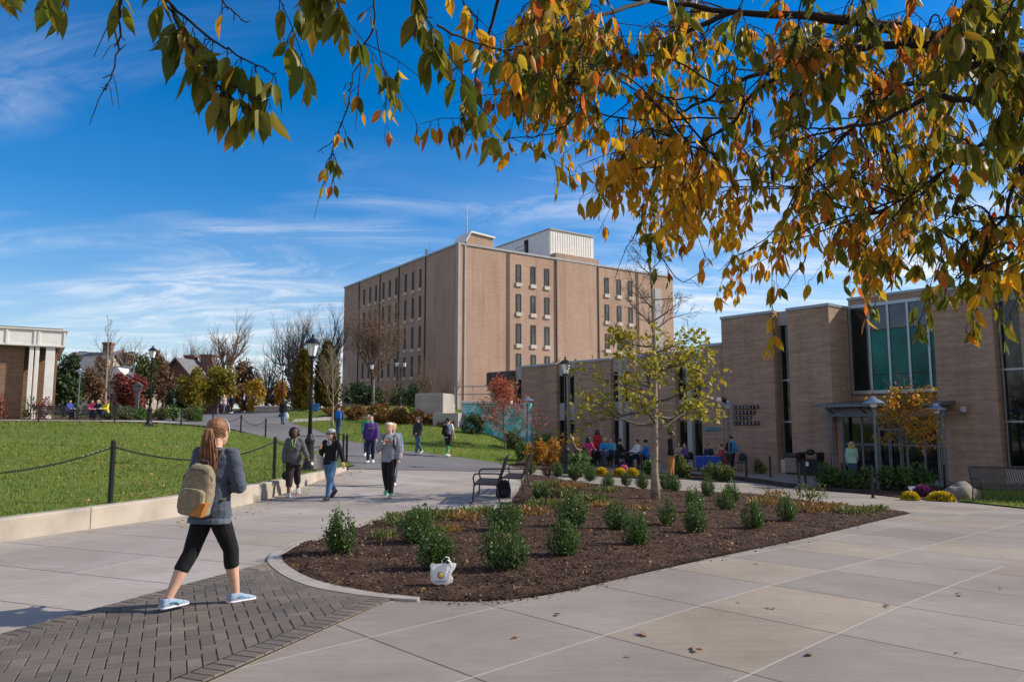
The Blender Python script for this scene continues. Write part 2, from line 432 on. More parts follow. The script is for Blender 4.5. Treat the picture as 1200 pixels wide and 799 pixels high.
M = {}
M['plaza'] = concrete('plaza_concrete', R(46.5), 4.64, 1.34, -3.85, 1.24)
M['walk'] = concrete('walk_concrete', R(21), 6.1, 1.13, -5.6, 1.9, base=(.355, .322, .292), tan=(.33, .29, .245), tanp=.86)
M['path'] = concrete('path_concrete', R(95), 0, 1.5, 0, 30, base=(.42, .4, .375), vtail=False, tanp=.95)
M['kerb'] = nmat('kerb_concrete', (.34, .305, .275), .85, .2, 2.5, 60, .3)
M['lowwall'] = nmat('low_wall_concrete', (.38, .335, .28), .85, .25, 1.2, 50, .3)
M['conc'] = nmat('board_concrete', (.36, .34, .32), .85, .2, .9, 30, .2)
def groundmat(name, stops, s1, s2, bs, bd, rough=.95):
    m, nt, out = newmat(name); v = coords(nt)
    a = noise(nt, v, s1, 6, .65); b = noise(nt, v, s2, 4, .7)
    f = math_(nt, 'ADD', math_(nt, 'MULTIPLY', a, .5), math_(nt, 'MULTIPLY', b, .5))
    principled(nt, out, ramp(nt, f, stops), rough, 0, .15, bump(nt, b, bs, bd)); return m
M['asphalt'] = groundmat('asphalt', [(.35, (.12, .118, .122)), (.65, (.185, .18, .18))], .3, 45, .3, .01)
M['mulch'] = groundmat('mulch', [(.36, (.02, .012, .008)), (.5, (.06, .034, .023)), (.64, (.125, .075, .052))], 2.5, 42, .9, .03)
M['turf'] = groundmat('turf', [(.34, (.06, .095, .012)), (.5, (.10, .155, .02)), (.66, (.18, .18, .04))], .5, 22, .5, .03)
M['earth'] = groundmat('earth', [(.35, (.05, .06, .02)), (.65, (.11, .11, .045))], .05, 3, .3, .05)

# ------------------------------------------------------------------ ground sheets
def pg(*px): return [G(*q) for q in px]
# base sheet out to the horizon
b = MB(); rings = [0.01, 3, 6, 9, 12, 16, 20, 25, 30, 35, 40, 46, 52, 60, 70, 80, 92, 105, 120, 140, 165, 260, 500, 1200, 4500]; nb = 72
for r_ in rings:
    xy = [(r_ * math.sin(2 * math.pi * k / nb), r_ * math.cos(2 * math.pi * k / nb)) for k in range(nb)]
    zq = g.many([(x * min(1, 165 / r_), y * min(1, 165 / r_)) for x, y in xy])
    zl = [0.0] * nb
    b.v += [(x, y, float(z) - .25) for (x, y), z in zip(xy, zq)]
for k in range(len(rings) - 1):
    for i in range(nb):
        j = (i + 1) % nb; b.f.append((k * nb + i, (k + 1) * nb + i, (k + 1) * nb + j, k * nb + j))
b.m = [0] * len(b.f)
tag(b.build('ground', M['earth'], smooth=True), kind='structure')

AZS = R(20.5); sa = V((math.sin(AZS), math.cos(AZS))); sb = V((math.cos(AZS), -math.sin(AZS))); S0 = V((-3.39, 7.59)); SW = 2.27
strip_r = S0 + sb * SW
Dk = lambda t: tuple(strip_r + sa * t)
asp_a, asp_b = G(404, 549), G(582, 553)
wallpts = [(-9.6, 3.2), (-8.15, 7.1), (-7.01, 10.41), (-6.12, 13.04), (-5.62, 16.32), (-5.5, 20), (-5.5, 25.0), (-5.52, asp_a[1])]
fac = lambda s, e=0: (11.36 + .625 * s + .781 * e, 40 - .781 * s + .625 * e)
walk_poly = [(-11, -2), *wallpts, asp_b, (.55, 22), (.2, 8), tuple(S0 + sb * SW + sa * .2), Dk(-10)]
tag(sheet('walkway', walk_poly, g, 0, .8, M['walk']), kind='structure')
plaza_poly = [Dk(-10), tuple(S0 + sb * SW + sa * .2), (.2, 8), (.55, 22), asp_b, G(601, 546), (1.6, 37.5), (4, 43), fac(-13, 0), fac(0, 0), fac(24, .5), (30, 12), (18, -3)]
tag(sheet('plaza', plaza_poly, g, 0, .9, M['plaza']), kind='structure')
lawn_edge = [(-5.62, 26.9), (-7.6, 31), (-11.8, 38), (-16.6, 43.2), (-21.5, 45.4), (-30, 46.4), (-46, 46.8)]
slope_edge = pg((604, 545), (575, 541), (540, 536), (480, 528.5), (440, 522), (400, 515.5), (350, 498)) + [(-15.6, 52.5)]
asph = [asp_a, asp_b, *slope_edge, (-19, 62), (-25, 80), (-33, 98), (-40, 98), (-32, 72), (-25.5, 57), (-24, 50.5), *reversed(lawn_edge[:5])]
tag(sheet('asphalt_path', asph, g, .012, .9, M['asphalt']), kind='structure')
lawn_poly = [(p[0] - .16, p[1]) for p in wallpts] + lawn_edge + [(-48, 30), (-48, 0), (-14, 0)]
tag(sheet('lawn', lawn_poly, gl, 0, .7, M['turf']), kind='structure')
slope_poly = slope_edge + [(-19, 62), (-24, 78), (-10, 80), (0, 70), (3.6, 50), (2.2, 43), (1.4, 37.5)]
tag(sheet('grass_slope', slope_poly, g, .02, .8, M['turf']), kind='structure')
tag(sheet('cross_path', [(-24, 50.5), (-45, 51.5), (-46, 48.2), (-21.3, 46.7), (-19.5, 46.6)], g, .03, .7, M['path']), kind='structure')
tag(sheet('hill_path', [(-15.3, 51.8), (-9.6, 59.2), (-8.8, 62), (-10.4, 62), (-15.9, 54.6)], g, .05, .6, M['path']), kind='structure')

# planting bed
back = [(1040, 598), (967, 590), (880, 579), (830, 578), (760, 574), (700, 568.5), (655, 562), (617, 555)]
bed_px = [(1066, 601.5), (1000, 617), (900, 640), (800, 661), (713, 681), (640, 697), (570, 704), (500, 703), (430, 696), (370, 683), (340, 668)]
bl_px = [(329, 655), (345, 643), (372, 634), (420, 619), (468, 602), (500, 599)]
pad_px = [(532, 599), (588, 597), (600, 587), (607, 577), (612, 566)]
bed = smoothpoly(pg(*bed_px, *bl_px), 3) + pg(*pad_px) + pg(*reversed(back))
bedp = [tuple(p[:2]) for p in bed]
def lump(x, y): return .022 * mnoise.noise(V((x * .9, y * .9, 3))) + .014 * mnoise.noise(V((x * 4, y * 4, 1))) + .012 * mnoise.noise(V((x * 11, y * 11, 7)))
tag(sheet('mulch_bed', bedp, g, .045, .16, M['mulch'], skirt=.12, disp=lump, rim=.012), kind='structure')
# concrete kerb round the rounded end of the bed
arc = smoothpoly(pg((490, 704.5), (430, 697.5), (370, 684.5), (338, 669), (327, 655), (343, 642), (372, 633), (420, 618)), 5)
b = MB(); sec = []
for i, p in enumerate(arc):
    d = (arc[min(i + 1, len(arc) - 1)] - arc[max(0, i - 1)]).normalized(); nrm = V((-d.y, d.x))   # outwards
    if (p + nrm - V((0, 9))).length < (p - nrm - V((0, 9))).length: nrm = -nrm
    wk = .12 * min(1, (i + .5) / 9, (len(arc) - .5 - i) / 7) + .012
    q0, q1 = p - nrm * .03, p + nrm * wk; z = g(p.x, p.y)
    sec.append([V((q0.x, q0.y, z - .05)), V((q0.x, q0.y, z + .035)), V((q1.x, q1.y, z + .024)), V((q1.x, q1.y, z - .05))])
b.loft(sec)
tag(b.build('bed_kerb', M['kerb']), kind='structure')

# herringbone paving strip
m, nt, out = newmat('clay_paver')
gq = N(nt, 'ShaderNodeNewGeometry'); v = coords(nt)
cc = ramp(nt, gq.outputs['Random Per Island'], [(0, (.115, .10, .09)), (.3, (.14, .122, .108)), (.55, (.155, .128, .108)), (.8, (.13, .115, .105)), (1, (.175, .15, .13))])
cc = mix(nt, 1, cc, ramp(nt, noise(nt, v, 1.2, 5, .6), [(.3, (.72, .72, .72)), (.7, (1.12, 1.1, 1.08))]), 'MULTIPLY')
cc = mix(nt, 1, cc, ramp(nt, noise(nt, v, 70, 3, .7), [(.3, (.82, .82, .82)), (.7, (1.12, 1.12, 1.12))]), 'MULTIPLY')
principled(nt, out, cc, .85, 0, .25, bump(nt, noise(nt, v, 120, 3), .35, .004)); M['paver'] = m
M['sand'] = nmat('joint_sand', (.19, .155, .115), .95, .3, 6, 80, .2)
rnd = random.Random(5)
import bmesh
def paver(bm, c, ax, L_, W_, gap=.0045):
    """one clay paver, chamfered top"""
    ay = V((-ax.y, ax.x)); hz = .014 + rnd.uniform(-.0012, .0012); ch = .005
    lo, hi = [], []
    for sx_, sy_ in ((-1, -1), (1, -1), (1, 1), (-1, 1)):
        q = c + ax * sx_ * (L_ / 2 - gap / 2) + ay * sy_ * (W_ / 2 - gap / 2); lo.append(bm.verts.new((q.x, q.y, .004)))
        q = c + ax * sx_ * (L_ / 2 - gap / 2 - ch) + ay * sy_ * (W_ / 2 - gap / 2 - ch); hi.append(bm.verts.new((q.x, q.y, hz + rnd.uniform(-.0008, .0008))))
    bm.faces.new(hi)
    for i in range(4): j = (i + 1) % 4; bm.faces.new((lo[i], lo[j], hi[j], hi[i]))
bm = bmesh.new(); A45 = AZS - R(45); e1 = V((math.sin(A45), math.cos(A45))); e2 = V((e1.y, -e1.x)); Bw = .1; orig = S0 + sb * (SW / 2)
# unit herringbone: for each diagonal step k and column j
for i in range(-75, 75):
    for j in range(-20, 20):
        # cells of size Bw; horizontal brick at (i + 2j .. +2 , i), vertical at (i+2j... )
        a0 = i + 4 * j
        ch_ = orig + e1 * ((a0 + 1) * Bw) + e2 * ((i + .5) * Bw)
        cv = orig + e1 * ((a0 - .5) * Bw) + e2 * ((i + 1) * Bw)
        for c_, ax in ((ch_, e1), (cv, e2)):
            t, s_ = (c_ - S0).dot(sa), (c_ - S0).dot(sb)
            if -7.5 < t < 2.6 and -.15 < s_ < SW + .15: paver(bm, c_, ax, .2, .1)
ge = bm.verts[:] + bm.edges[:] + bm.faces[:]
for pt, nr in ((S0 + sb * .205, -sb), (S0 + sb * (SW - .205), sb)):
    ge = bm.verts[:] + bm.edges[:] + bm.faces[:]
    bmesh.ops.bisect_plane(bm, geom=ge, plane_co=(pt.x, pt.y, 0), plane_no=(nr.x, nr.y, 0), clear_outer=True)
k = -7.5
while k < 2.6:   # border courses
    paver(bm, S0 + sb * .1 + sa * (k + .05), sb, .2, .1); paver(bm, S0 + sb * (SW - .1) + sa * (k + .05), sb, .2, .1); k += .1
me = bpy.data.meshes.new('paving'); bm.to_mesh(me); bm.free(); me.materials.append(M['paver'])
po = link('brick_paving', me); po.location.z = .008; tag(po, kind='structure')
tag(sheet('paving_joints', [tuple(S0 + sa * 2.6), tuple(S0 + sb * SW + sa * 2.6), Dk(-7.5), tuple(S0 - sa * 7.5)], g, .0175, .5, M['sand']), kind='structure')

# low retaining wall along the lawn (top 16 cm wide), in cast lengths
sec = []
wl = smoothpoly(wallpts[:-1], 6)
b = MB(); secs = []
for i, p in enumerate(wl):
    d = (wl[min(i + 1, len(wl) - 1)] - wl[max(0, i - 1)]).normalized(); nl = V((-d.y, d.x))
    top = gl(p.x, p.y) + .035; bot = g(p.x, p.y) - .1
    a, c = p, p + nl * .24
    secs.append((p, [V((a.x, a.y, bot)), V((a.x, a.y, top - .02)), V((a.x + nl.x * .02, a.y + nl.y * .02, top)), V((c.x - nl.x * .02, c.y - nl.y * .02, top)), V((c.x, c.y, top - .02)), V((c.x, c.y, bot))]))
lw = thing('retaining_wall', 'low cream concrete retaining wall curving along the edge of the big lawn', 'wall', (0, 0, 0))
step = 5
for i in range(0, len(secs) - 1, step):
    rs = [s_[1] for s_ in secs[i:i + step + 1]]
    if len(rs) > 1:
        q = (rs[1][0] - rs[0][0]).normalized() * .008
        rs = [[p + q for p in rs[0]]] + rs[1:-1] + [[p - q for p in rs[-1]]]
        MB().loft([list(reversed(r_)) for r_ in rs]).build('wall_length', M['lowwall'], lw)
# ------------------------------------------------------------------ building materials
M['tan'] = brickmat('tan_brick', (.52, .35, .27), (.45, .29, .215), (.46, .36, .28), .13)
M['buff'] = brickmat('buff_brick', (.48, .325, .24), (.385, .255, .185), (.40, .31, .24), .28)
M['redbrick'] = brickmat('red_brick', (.25, .10, .07), (.2, .075, .055), (.3, .26, .22), .3)
M['brown'] = brickmat('brown_brick', (.30, .16, .09), (.24, .12, .07), (.3, .25, .2), .3)
M['white'] = nmat('white_paint', (.72, .71, .69), .6, .08, 1.2, 30, .1)
M['pale'] = nmat('pale_panel', (.36, .35, .36), .6, .1, .8, 30, .08)
M['cream'] = nmat('cream_concrete', (.66, .62, .56), .7, .1, .9, 30, .1)
M['roofgrey'] = nmat('grey_roof', (.14, .145, .16), .8, .2, 2, 20, .3)
M['coping'] = nmat('metal_coping', (.30, .30, .31), .4, .1, 2, 20, .05, .6)
M['alu'] = nmat('brushed_aluminium', (.38, .40, .43), .35, .06, 3, 80, .05, .75)
M['alupaint'] = nmat('silver_paint', (.13, .145, .165), .4, .06, 3, 60, .05, .35)
M['glass'] = glassmat('dark_glass', (.006, .012, .014))
M['teal'] = glassmat('teal_glass', (.001, .15, .135), .05, .2)
M['skyglass'] = glassmat('grey_glass', (.05, .09, .12), .05)
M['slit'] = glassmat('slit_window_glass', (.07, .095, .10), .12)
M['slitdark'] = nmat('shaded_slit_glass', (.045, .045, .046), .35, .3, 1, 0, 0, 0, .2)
M['trim'] = nmat('weathered_trim', (.42, .37, .33), .8, .1, 1, 20, .1)
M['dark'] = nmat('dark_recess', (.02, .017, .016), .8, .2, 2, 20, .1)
M['black'] = nmat('black_paint', (.012, .012, .014), .38, .15, 5, 60, .08)
M['sill'] = nmat('sill_stone', (.55, .5, .45), .8, .1, 3, 30, .1)
M['bronze'] = nmat('bronze_frame', (.05, .035, .03), .5, .1, 3, 30, .05)

def part(name, mat, parent, *boxes, ch=0):
    b = MB()
    for q in boxes: b.bb(*q)
    return b.build(name, mat, parent)

# ------------------------------------------------------------------ tall brick hall
BZ = 2.0
hall = thing('brick_hall', 'tall tan brick academic hall with slit windows and white rooftop penthouse', 'building', (-6.6, 90, BZ), R(34.6))
ZT = P(537, 284, 90).z - BZ
Rx = V((.823, .568)); Lx = V((-.568, .823))
def tr(px):   # distance along the right face for a picture column
    u = (px - 600) / F; return (90 * u + 6.6) / (.823 - .568 * u)
def tl(px):
    u = (px - 600) / F; return (-6.6 - 90 * u) / (.568 + .823 * u)
def zr(px, py): return P(px, py, 90 + .568 * tr(px)).z - BZ
def zl(px, py): return P(px, py, 90 + .823 * tl(px)).z - BZ
XE, YE = tr(791), tl(401)
part('wall', M['tan'], hall, (0, XE, 0, YE, -4, ZT - .25))
part('roof_coping', M['coping'], hall, (-.12, XE + .12, -.12, YE + .12, ZT - .25, ZT))
# raised brick bay under the penthouse, flush with the front
xa, xb = tr(652), tr(703); zb = zr(700, 303)
part('roof_bay', M['tan'], hall, (xa, xb, -.06, 3.2, -4, zb - .1))
ph = part('penthouse', M['white'], hall, (xa - .05, xb + .15, 1.2, 15, ZT, zr(648, 266)))
b = MB()
k = xa + .1
while k < xb: b.bb(k, k + .1, 1.165, 1.2, zb + .05, zr(648, 266) - .1); k += .42
b.build('ribbed_cladding', M['white'], ph)
part('roof_edge', M['pale'], ph, (xa - .15, xb + .25, 1.05, 15.1, zr(648, 266), zr(648, 266) + .18))
part('door', M['dark'], ph, (xa - .09, xa - .05, 6.2, 7.2, ZT + 1.6, ZT + 3.8))
b = MB()
for y_ in (5.6, 7.8): b.tube([(xa - 1.1, y_, ZT), (xa - 1.1, y_, ZT + 2.7)], .05, 5)
b.bb(xa - 1.15, xa - .1, 5.5, 7.9, ZT + 1.5, ZT + 1.6)
for z_ in (2.1, 2.65): b.tube([(xa - 1.1, 5.6, ZT + z_), (xa - 1.1, 7.8, ZT + z_)], .04, 5)
b.build('platform_rail', M['coping'], ph)
# small stair headhouse with a sloping top
x0, x1 = tr(552) + 1.2, tr(580) + .6; z1 = zr(565, 274)
b = MB(); b.loft([[V((x0 - 1.2, 1.4 + q, ZT - .2)), V((x1, 1.4 + q, ZT - .2)), V((x1, 1.4 + q, z1)), V((x1 - 3.4, 1.4 + q, z1 + .25)), V((x0 - 1.2, 1.4 + q, ZT + .6))] for q in (0, 3)])
hh = b.build('stair_headhouse', M['tan'], hall)
b = MB(); b.loft([[V((x0 - 1.3, 1.2 + q, ZT + .6)), V((x1 - 3.4, 1.2 + q, z1 + .27)), V((x1 + .2, 1.2 + q, z1 + .02)), V((x1 + .2, 1.2 + q, z1 + .24)), V((x1 - 3.4, 1.2 + q, z1 + .52)), V((x0 - 1.3, 1.2 + q, ZT + .85))] for q in (0, 3.4)])
b.build('roof', M['white'], hh)
# corner: two pale strips and a gap
part('corner_strip', M['trim'], hall, (-.1, .28, -.14, .02, -4, ZT + .02)); part('corner_strip', M['trim'], hall, (.85, 1.08, -.12, .0, -4, ZT + .02))
part('corner_strip', M['trim'], hall, (-.12, 0, .05, .4, -4, ZT + .02))
for px in (596, 652.4, 702, 749): x = tr(px); part('downpipe', M['bronze'], hall, (x - .07, x + .07, -.17, -.07, zr(px, 470), ZT - .3))
for px in (492.5 + 5, 466, 443.5, 419): y = tl(px); part('downpipe', M['bronze'], hall, (-.15, -.02, y - .08, y + .08, -3, ZT - .3))
part('panel_strip', M['pale'], hall, (tr(769), tr(777), -.1, .02, 0, zr(770, 338)))
def slit_x(px, y0, y1, mat=M['slit']):
    x = tr(px); za, zb_ = zr(px, y1), zr(px, y0); h = .36
    f_ = part('window', M['bronze'], hall, (x - h, x - h + .1, -.09, 0.01, za, zb_), (x + h - .1, x + h, -.09, 0.01, za, zb_), (x - h, x + h, -.09, .01, zb_, zb_ + .1))
    part('pane', mat, f_, (x - h + .1, x + h - .1, -.04, .01, za, zb_))
    part('sill', M['sill'], f_, (x - h - .1, x + h + .1, -.16, .01, za - .5, za))
def slit_y(px, y0, y1):
    y = tl(px); za, zb_ = zl(px, y1), zl(px, y0); h = .25
    f_ = part('window', M['bronze'], hall, (-.09, .01, y - h, y - h + .12, za, zb_), (-.09, .01, y + h - .12, y + h, za, zb_), (-.09, .01, y - h, y + h, zb_, zb_ + .1))
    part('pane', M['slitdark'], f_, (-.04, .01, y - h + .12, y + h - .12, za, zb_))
    part('sill', M['sill'], f_, (-.16, .01, y - h - .12, y + h + .12, za - .45, za))
fx = lambda a, b_, px: a + (b_ - a) * (px - 608) / 132.5
for px in (608, 625.2, 641.5, 712.5, 727, 740.5):
    for (a0, a1), (c0, c1) in (((311, 331.5), (330.3, 348)), ((345.5, 366), (361, 379)), ((380, 403), (395, 411)), ((415, 437), (428, 443))):
        slit_x(px, fx(a0, a1 and c0, px) if 0 else a0 + (c0 - a0) * (px - 608) / 132.5, a1 + (c1 - a1) * (px - 608) / 132.5)
fy = lambda a, c_, px: a + (c_ - a) * (491.3 - px) / 66.5
for px in (491.3, 482.6, 473.8, 462.8, 455, 447.6, 438.8, 431.8, 424.8):
    for (a0, a1), (c0, c1) in (((316.3, 337.5), (340.1, 358)), ((347.5, 372), (367, 386)), ((382.5, 408), (396, 415)), ((417, 441), (426, 444))):
        slit_y(px, fy(a0, c0, px), fy(a1, c1, px))
# lower link block that throws the slanting shadow on the front
lk = [(tr(600), 44, -11, -.1, -6, zr(600, 452))]
part('link_wall', M['tan'], hall, *lk)
part('link_roof', M['coping'], hall, (tr(600) - .2, 44.2, -11.2, -.12, lk[0][5], lk[0][5] + .35))
for px in (604, ): x = tr(px)
un = thing('rooftop_unit', 'pale blue ventilation unit on the flat link roof in front of the tall hall', 'ventilation unit', tuple(V((-6.6, 90)) + Rx * (tr(634)) - Lx * 6) + (lk[0][5] + BZ + .35,), R(34.6))
b = MB(); b.cbox(-2.2, 2.2, -1, 1, .25, 2.0, .06); b.build('casing', nmat('blue_casing', (.18, .36, .55), .5), un)
b = MB(); [b.bb(-2.0 + k * 1.05, -1.3 + k * 1.05, -1.03, -.98, .5, 1.7) for k in range(4)]; b.build('grille', M['skyglass'], un)
b = MB(); [b.bb(x, x + .3, -.9, .9, 0, .27) for x in (-2, 1.7)]; b.build('skid', M['coping'], un)
b = MB(); b.cbox(2.4, 3.2, -.5, .5, .0, 1.5, .05); b.build('duct', M['pale'], un)
for px, h, x_, y_ in ((613, 5.4, tr(613), 8), (333, 0, 0, 0)):
    if h:
        a = thing('antenna_mast', 'thin tall antenna mast on the hall roof beside the white penthouse', 'antenna', tuple(V((-6.6, 90)) + Rx * 6.6 + Lx * 9) + (BZ + ZT - .25,))
        b = MB(); b.tube([(0, 0, 0), (0, 0, h), (0, 0, 8.6)], [.09, .07, .03], 6); b.build('mast', M['coping'], a)
        b = MB(); b.box((0, 0, .1), (.8, .8, .2)); b.build('base', M['coping'], a)
q = V((-6.6, 90)) + Lx * (tl(497)) + Rx * .6
a = thing('antenna', 'short whip antenna on the shaded roof edge of the tall hall', 'antenna', (q.x, q.y, BZ + ZT - .05))
b = MB(); b.tube([(0, 0, 0), (0, 0, 2.1)], [.05, .025], 5); b.build('mast', M['coping'], a)
b = MB(); b.bb(-.6, -.25, -.2, .2, 0, .9); b.build('box', M['coping'], a)

# ------------------------------------------------------------------ library and its long low wing
ang = math.atan2(-.781, .625)
lib = thing('library', 'two storey buff brick library with tall teal window and glass entrance', 'building', (11.36, 40, -.8), ang)
H = 8.15
def blk(par, s0, s1, d=3, top=H, mat=None, cop=True, y0=0):
    part('wall', mat or M['buff'], par, (s0, s1, y0, d, -.6, top - .14))
    if cop: part('coping', M['coping'], par, (s0 - .04, s1 + .04, y0 - .06, d + .03, top - .14, top))
blk(lib, 0, 3.08); blk(lib, 3.93, 6.1); blk(lib, 10.75, 13.0); blk(lib, 13.95, 24)
part('wall', M['buff'], lib, (0, 24, 3.05, 22, -.6, H - .3)); part('roof', M['roofgrey'], lib, (.05, 23.9, 3.1, 21.9, H - .28, H - .2))
# slot windows
def slot(s0, s1, y):
    f_ = part('window', M['alu'], lib, (s0 + .04, s0 + .1, y - .06, y, .6, H - .8), (s0, s1, y - .05, y - .01, 2.45, 2.53), (s0, s1, y - .05, y - .01, 4.55, 4.63))
    part('pane', M['glass'], f_, (s0, s1, y, y + .05, .55, H - .75))
    part('panel', M['pale'], f_, (s0, s1, y - .08, y + .06, H - .76, H - .03))
    part('plinth', M['cream'], f_, (s0, s1, y - .3, y + .06, -.5, .6))
slot(3.08, 3.93, .6); slot(13.0, 13.95, .6)
# deep bay with the tall window
part('wall', M['buff'], lib, (6.1, 10.75, 1.95, 3.3, H - .1, H + .32)); part('coping', M['coping'], lib, (6.06, 10.8, 1.9, 3.35, H + .32, H + .44))
zw0, zw1 = 3.92, H - .06
f_ = part('window', M['alu'], lib, *[(s - .05, s + .05, 1.78, 1.9, zw0, zw1) for s in (6.2, 7.15, 8.05, 8.95, 9.82, 10.68)], (6.15, 10.73, 1.77, 1.91, zw1 - .08, zw1 + .08), (6.15, 10.73, 1.77, 1.91, zw0 - .1, zw0 + .06))
part('wall', M['buff'], lib, (6.1, 10.75, 1.96, 3.03, 3.2, zw0 - .1))
for i, (s0, s1) in enumerate(((6.2, 7.15), (7.15, 8.05), (8.05, 8.95), (8.95, 9.82), (9.82, 10.68))):
    part('pane', M['glass'] if i == 0 else M['teal'], f_, (s0 + .05, s1 - .05, 1.85, 1.89, zw0 + .06, zw1 - 1.25 if i else zw1))
    if i: part('pane', M['skyglass'], f_, (s0 + .05, s1 - .05, 1.86, 1.9, zw1 - 1.21, zw1 - .08))
part('transom', M['bronze'], f_, (7.2, 10.63, 1.83, 1.9, zw1 - 1.25, zw1 - 1.21)); part('transom', M['bronze'], f_, (7.2, 10.63, 1.83, 1.87, zw0 + .78, zw0 + .82))
# canopy
b = MB(); b.loft([[V((5.95, -1.55, 3.14)), V((5.95, 1.9, 3.36)), V((5.95, 1.9, 3.5)), V((5.95, -1.55, 3.27))], [V((11.45, -1.55, 3.14)), V((11.45, 1.9, 3.36)), V((11.45, 1.9, 3.5)), V((11.45, -1.55, 3.27))]])
cn = b.build('canopy', M['alupaint'], lib)
part('canopy_fascia', M['alupaint'], cn, (6.2, 11.3, -.75, -.62, 2.72, 3.12))
for s, y in ((6.35, -.7), (11.15, -.7)): b = MB(); b.lathe([(.17, -.6), (.17, .05), (.09, .1), (.08, 3.1)], (s, y, 0), 12); b.build('canopy_post', M['alupaint'], cn)
for s in (6.5, 8, 9.5, 11): b = MB(); b.tube([(s, -1.4, 3.15), (s, -.6, 2.8)], .035, 6); b.build('canopy_strut', M['alupaint'], cn)
# glazed entrance
mul = [6.45, 7.35, 8.1, 9.1, 10.05, 11.05]
en = part('entrance', M['alupaint'], lib, *[(s - .045, s + .045, .16, .28, -.1, 2.75) for s in mul], (6.4, 11.1, .15, .29, 2.7, 2.82), (6.4, 11.1, .16, .28, 1.42, 1.5), (6.4, 8.1, .16, .28, -.2, .02), (9.1, 11.1, .16, .28, -.2, .02))
for s0, s1 in zip(mul, mul[1:]): part('pane', M['glass'], en, (s0 + .045, s1 - .045, .2, .24, 0.02, 2.7))
for s0 in (8.14, 8.62):
    dr = part('door', M['alupaint'], en, (s0, s0 + .06, .1, .15, -.05, 2.1), (s0 + .4, s0 + .46, .1, .15, -.05, 2.1), (s0, s0 + .46, .1, .15, 2.1, 2.2), (s0, s0 + .46, .1, .15, -.05, .15))
    part('handle', M['black'], dr, (s0 + .07, s0 + .1, .04, .09, .9, 1.2))
part('side_wall', M['buff'], lib, (6.12, 6.4, .2, 1.95, -.6, 3.2))
part('step', M['conc'], lib, (6.2, 11.3, -.9, .15, -.5, -.06))
ld = thing('wall_lamp', 'small round floodlight fixed high on the brick beside the canopy', 'wall lamp', fac(11.75, -.02) + (2.15,), ang)
b = MB(); b.lathe([(.05, -.12), (.14, -.06), (.15, .1), (.06, .16)], (0, -.12, 0), 10); b.build('shade', M['pale'], ld); part('bracket', M['black'], ld, (-.05, .05, -.12, .0, -.03, .03))
# word sign: a row of dark letter tiles for each word
sg = thing('library_sign', 'four rows of dark letter tiles reading FRANCIS HARVEY GREEN LIBRARY on buff brick', 'sign', fac(.62, -.02) + (2.35,), ang)
M['tile'] = nmat('sign_tile', (.018, .012, .016), .5, .2, 6, 40, .1); M['letter'] = nmat('sign_letter', (.36, .3, .3), .5, .1, 8, 0, 0)
for r_, wd in enumerate(('FRANCIS', 'HARVEY', 'GREEN', 'LIBRARY')):
    z0 = -r_ * .275; ts = 1.55 / 7
    b = MB()
    for i in range(len(wd)): b.cbox(i * ts, i * ts + ts - .012, -.05, 0, z0, z0 + .2, .006)
    tile = b.build('letter_tile', M['tile'], sg)
    for i, chh in enumerate(wd):
        fc = bpy.data.curves.new('letter', 'FONT'); fc.body = chh; fc.size = .2; fc.align_x = 'CENTER'; fc.extrude = .006; fc.offset = .004
        fo = bpy.data.objects.new('letter_curve', fc); me = bpy.data.meshes.new_from_object(fo); bpy.data.objects.remove(fo); me.materials.clear(); me.materials.append(M['letter'])
        o = link('letter', me, tile); o.location = (i * ts + ts / 2 - .006, -.058, z0 + .03); o.rotation_euler = (math.pi / 2, 0, 0)

# wing
WH = 6.75
wing = thing('library_wing', 'long low buff brick wing with pairs of narrow windows behind the patio', 'building', (11.36, 40, -.8), ang)
bays = [(-3.22, -1.44), (-8.3, -6.8), (-13.35, -11.6), (-18.0, -17.1)]
blocks = [(-1.44, -.03), (-6.8, -3.22), (-11.6, -8.3), (-17.1, -13.35)]
for s0, s1 in blocks: blk(wing, s0, s1, 2, WH if s1 > -2 else WH - .25)
part('wall', M['buff'], wing, (-18.2, -.03, 2.05, 12, -.6, WH - .6)); part('roof', M['roofgrey'], wing, (-18.1, -.1, 2.1, 11.9, WH - .58, WH - .5))
def bay(s0, s1):
    mid = (s0 + s1) / 2; y = .35
    f_ = part('window', M['pale'], wing, (mid - .16, mid + .16, y - .3, y + .06, -.5, WH - .3), (s0 + .01, s1 - .01, y - .12, y + .05, WH - 1.15, WH - .2), (s0 + .01, s1 - .01, y - .1, y + .05, 2.6, 3.75))
    for a, c_ in ((s0, mid - .16), (mid + .16, s1)):
        for z0, z1 in ((-.2, 2.6), (3.75, WH - 1.15)):
            part('pane', M['glass'], f_, (a + .02, c_ - .02, y, y + .04, z0, z1))
            part('frame', M['bronze'], f_, (a + .02, a + .08, y - .05, y, z0, z1), (c_ - .08, c_ - .02, y - .05, y, z0, z1), (a + .08, c_ - .08, y - .04, y, z0 + .5, z0 + .57))
for q in bays[:3]: bay(*q)
f_ = part('window', M['pale'], wing, (-17.95, -17.12, .2, .4, WH - 1.2, WH - .25)); part('spandrel', M['pale'], f_, (-17.95, -17.12, .2, .4, 2.6, 3.75))
for z0, z1 in ((3.75, WH - 1.2), (-.2, 2.6)): part('pane', M['glass'], f_, (-17.9, -17.12, .35, .39, z0, z1))
pt = part('loggia', M['tan'], wing, (-18.4, -18.0, 0, 2, -.6, WH - .6), (-21.2, -20.8, 0.4, 2, -.6, WH - .6), (-21.3, -18.0, 0.1, 2, 3.0, 3.5), (-21.3, -18.0, .1, 2.2, WH - 1.9, WH - .5))
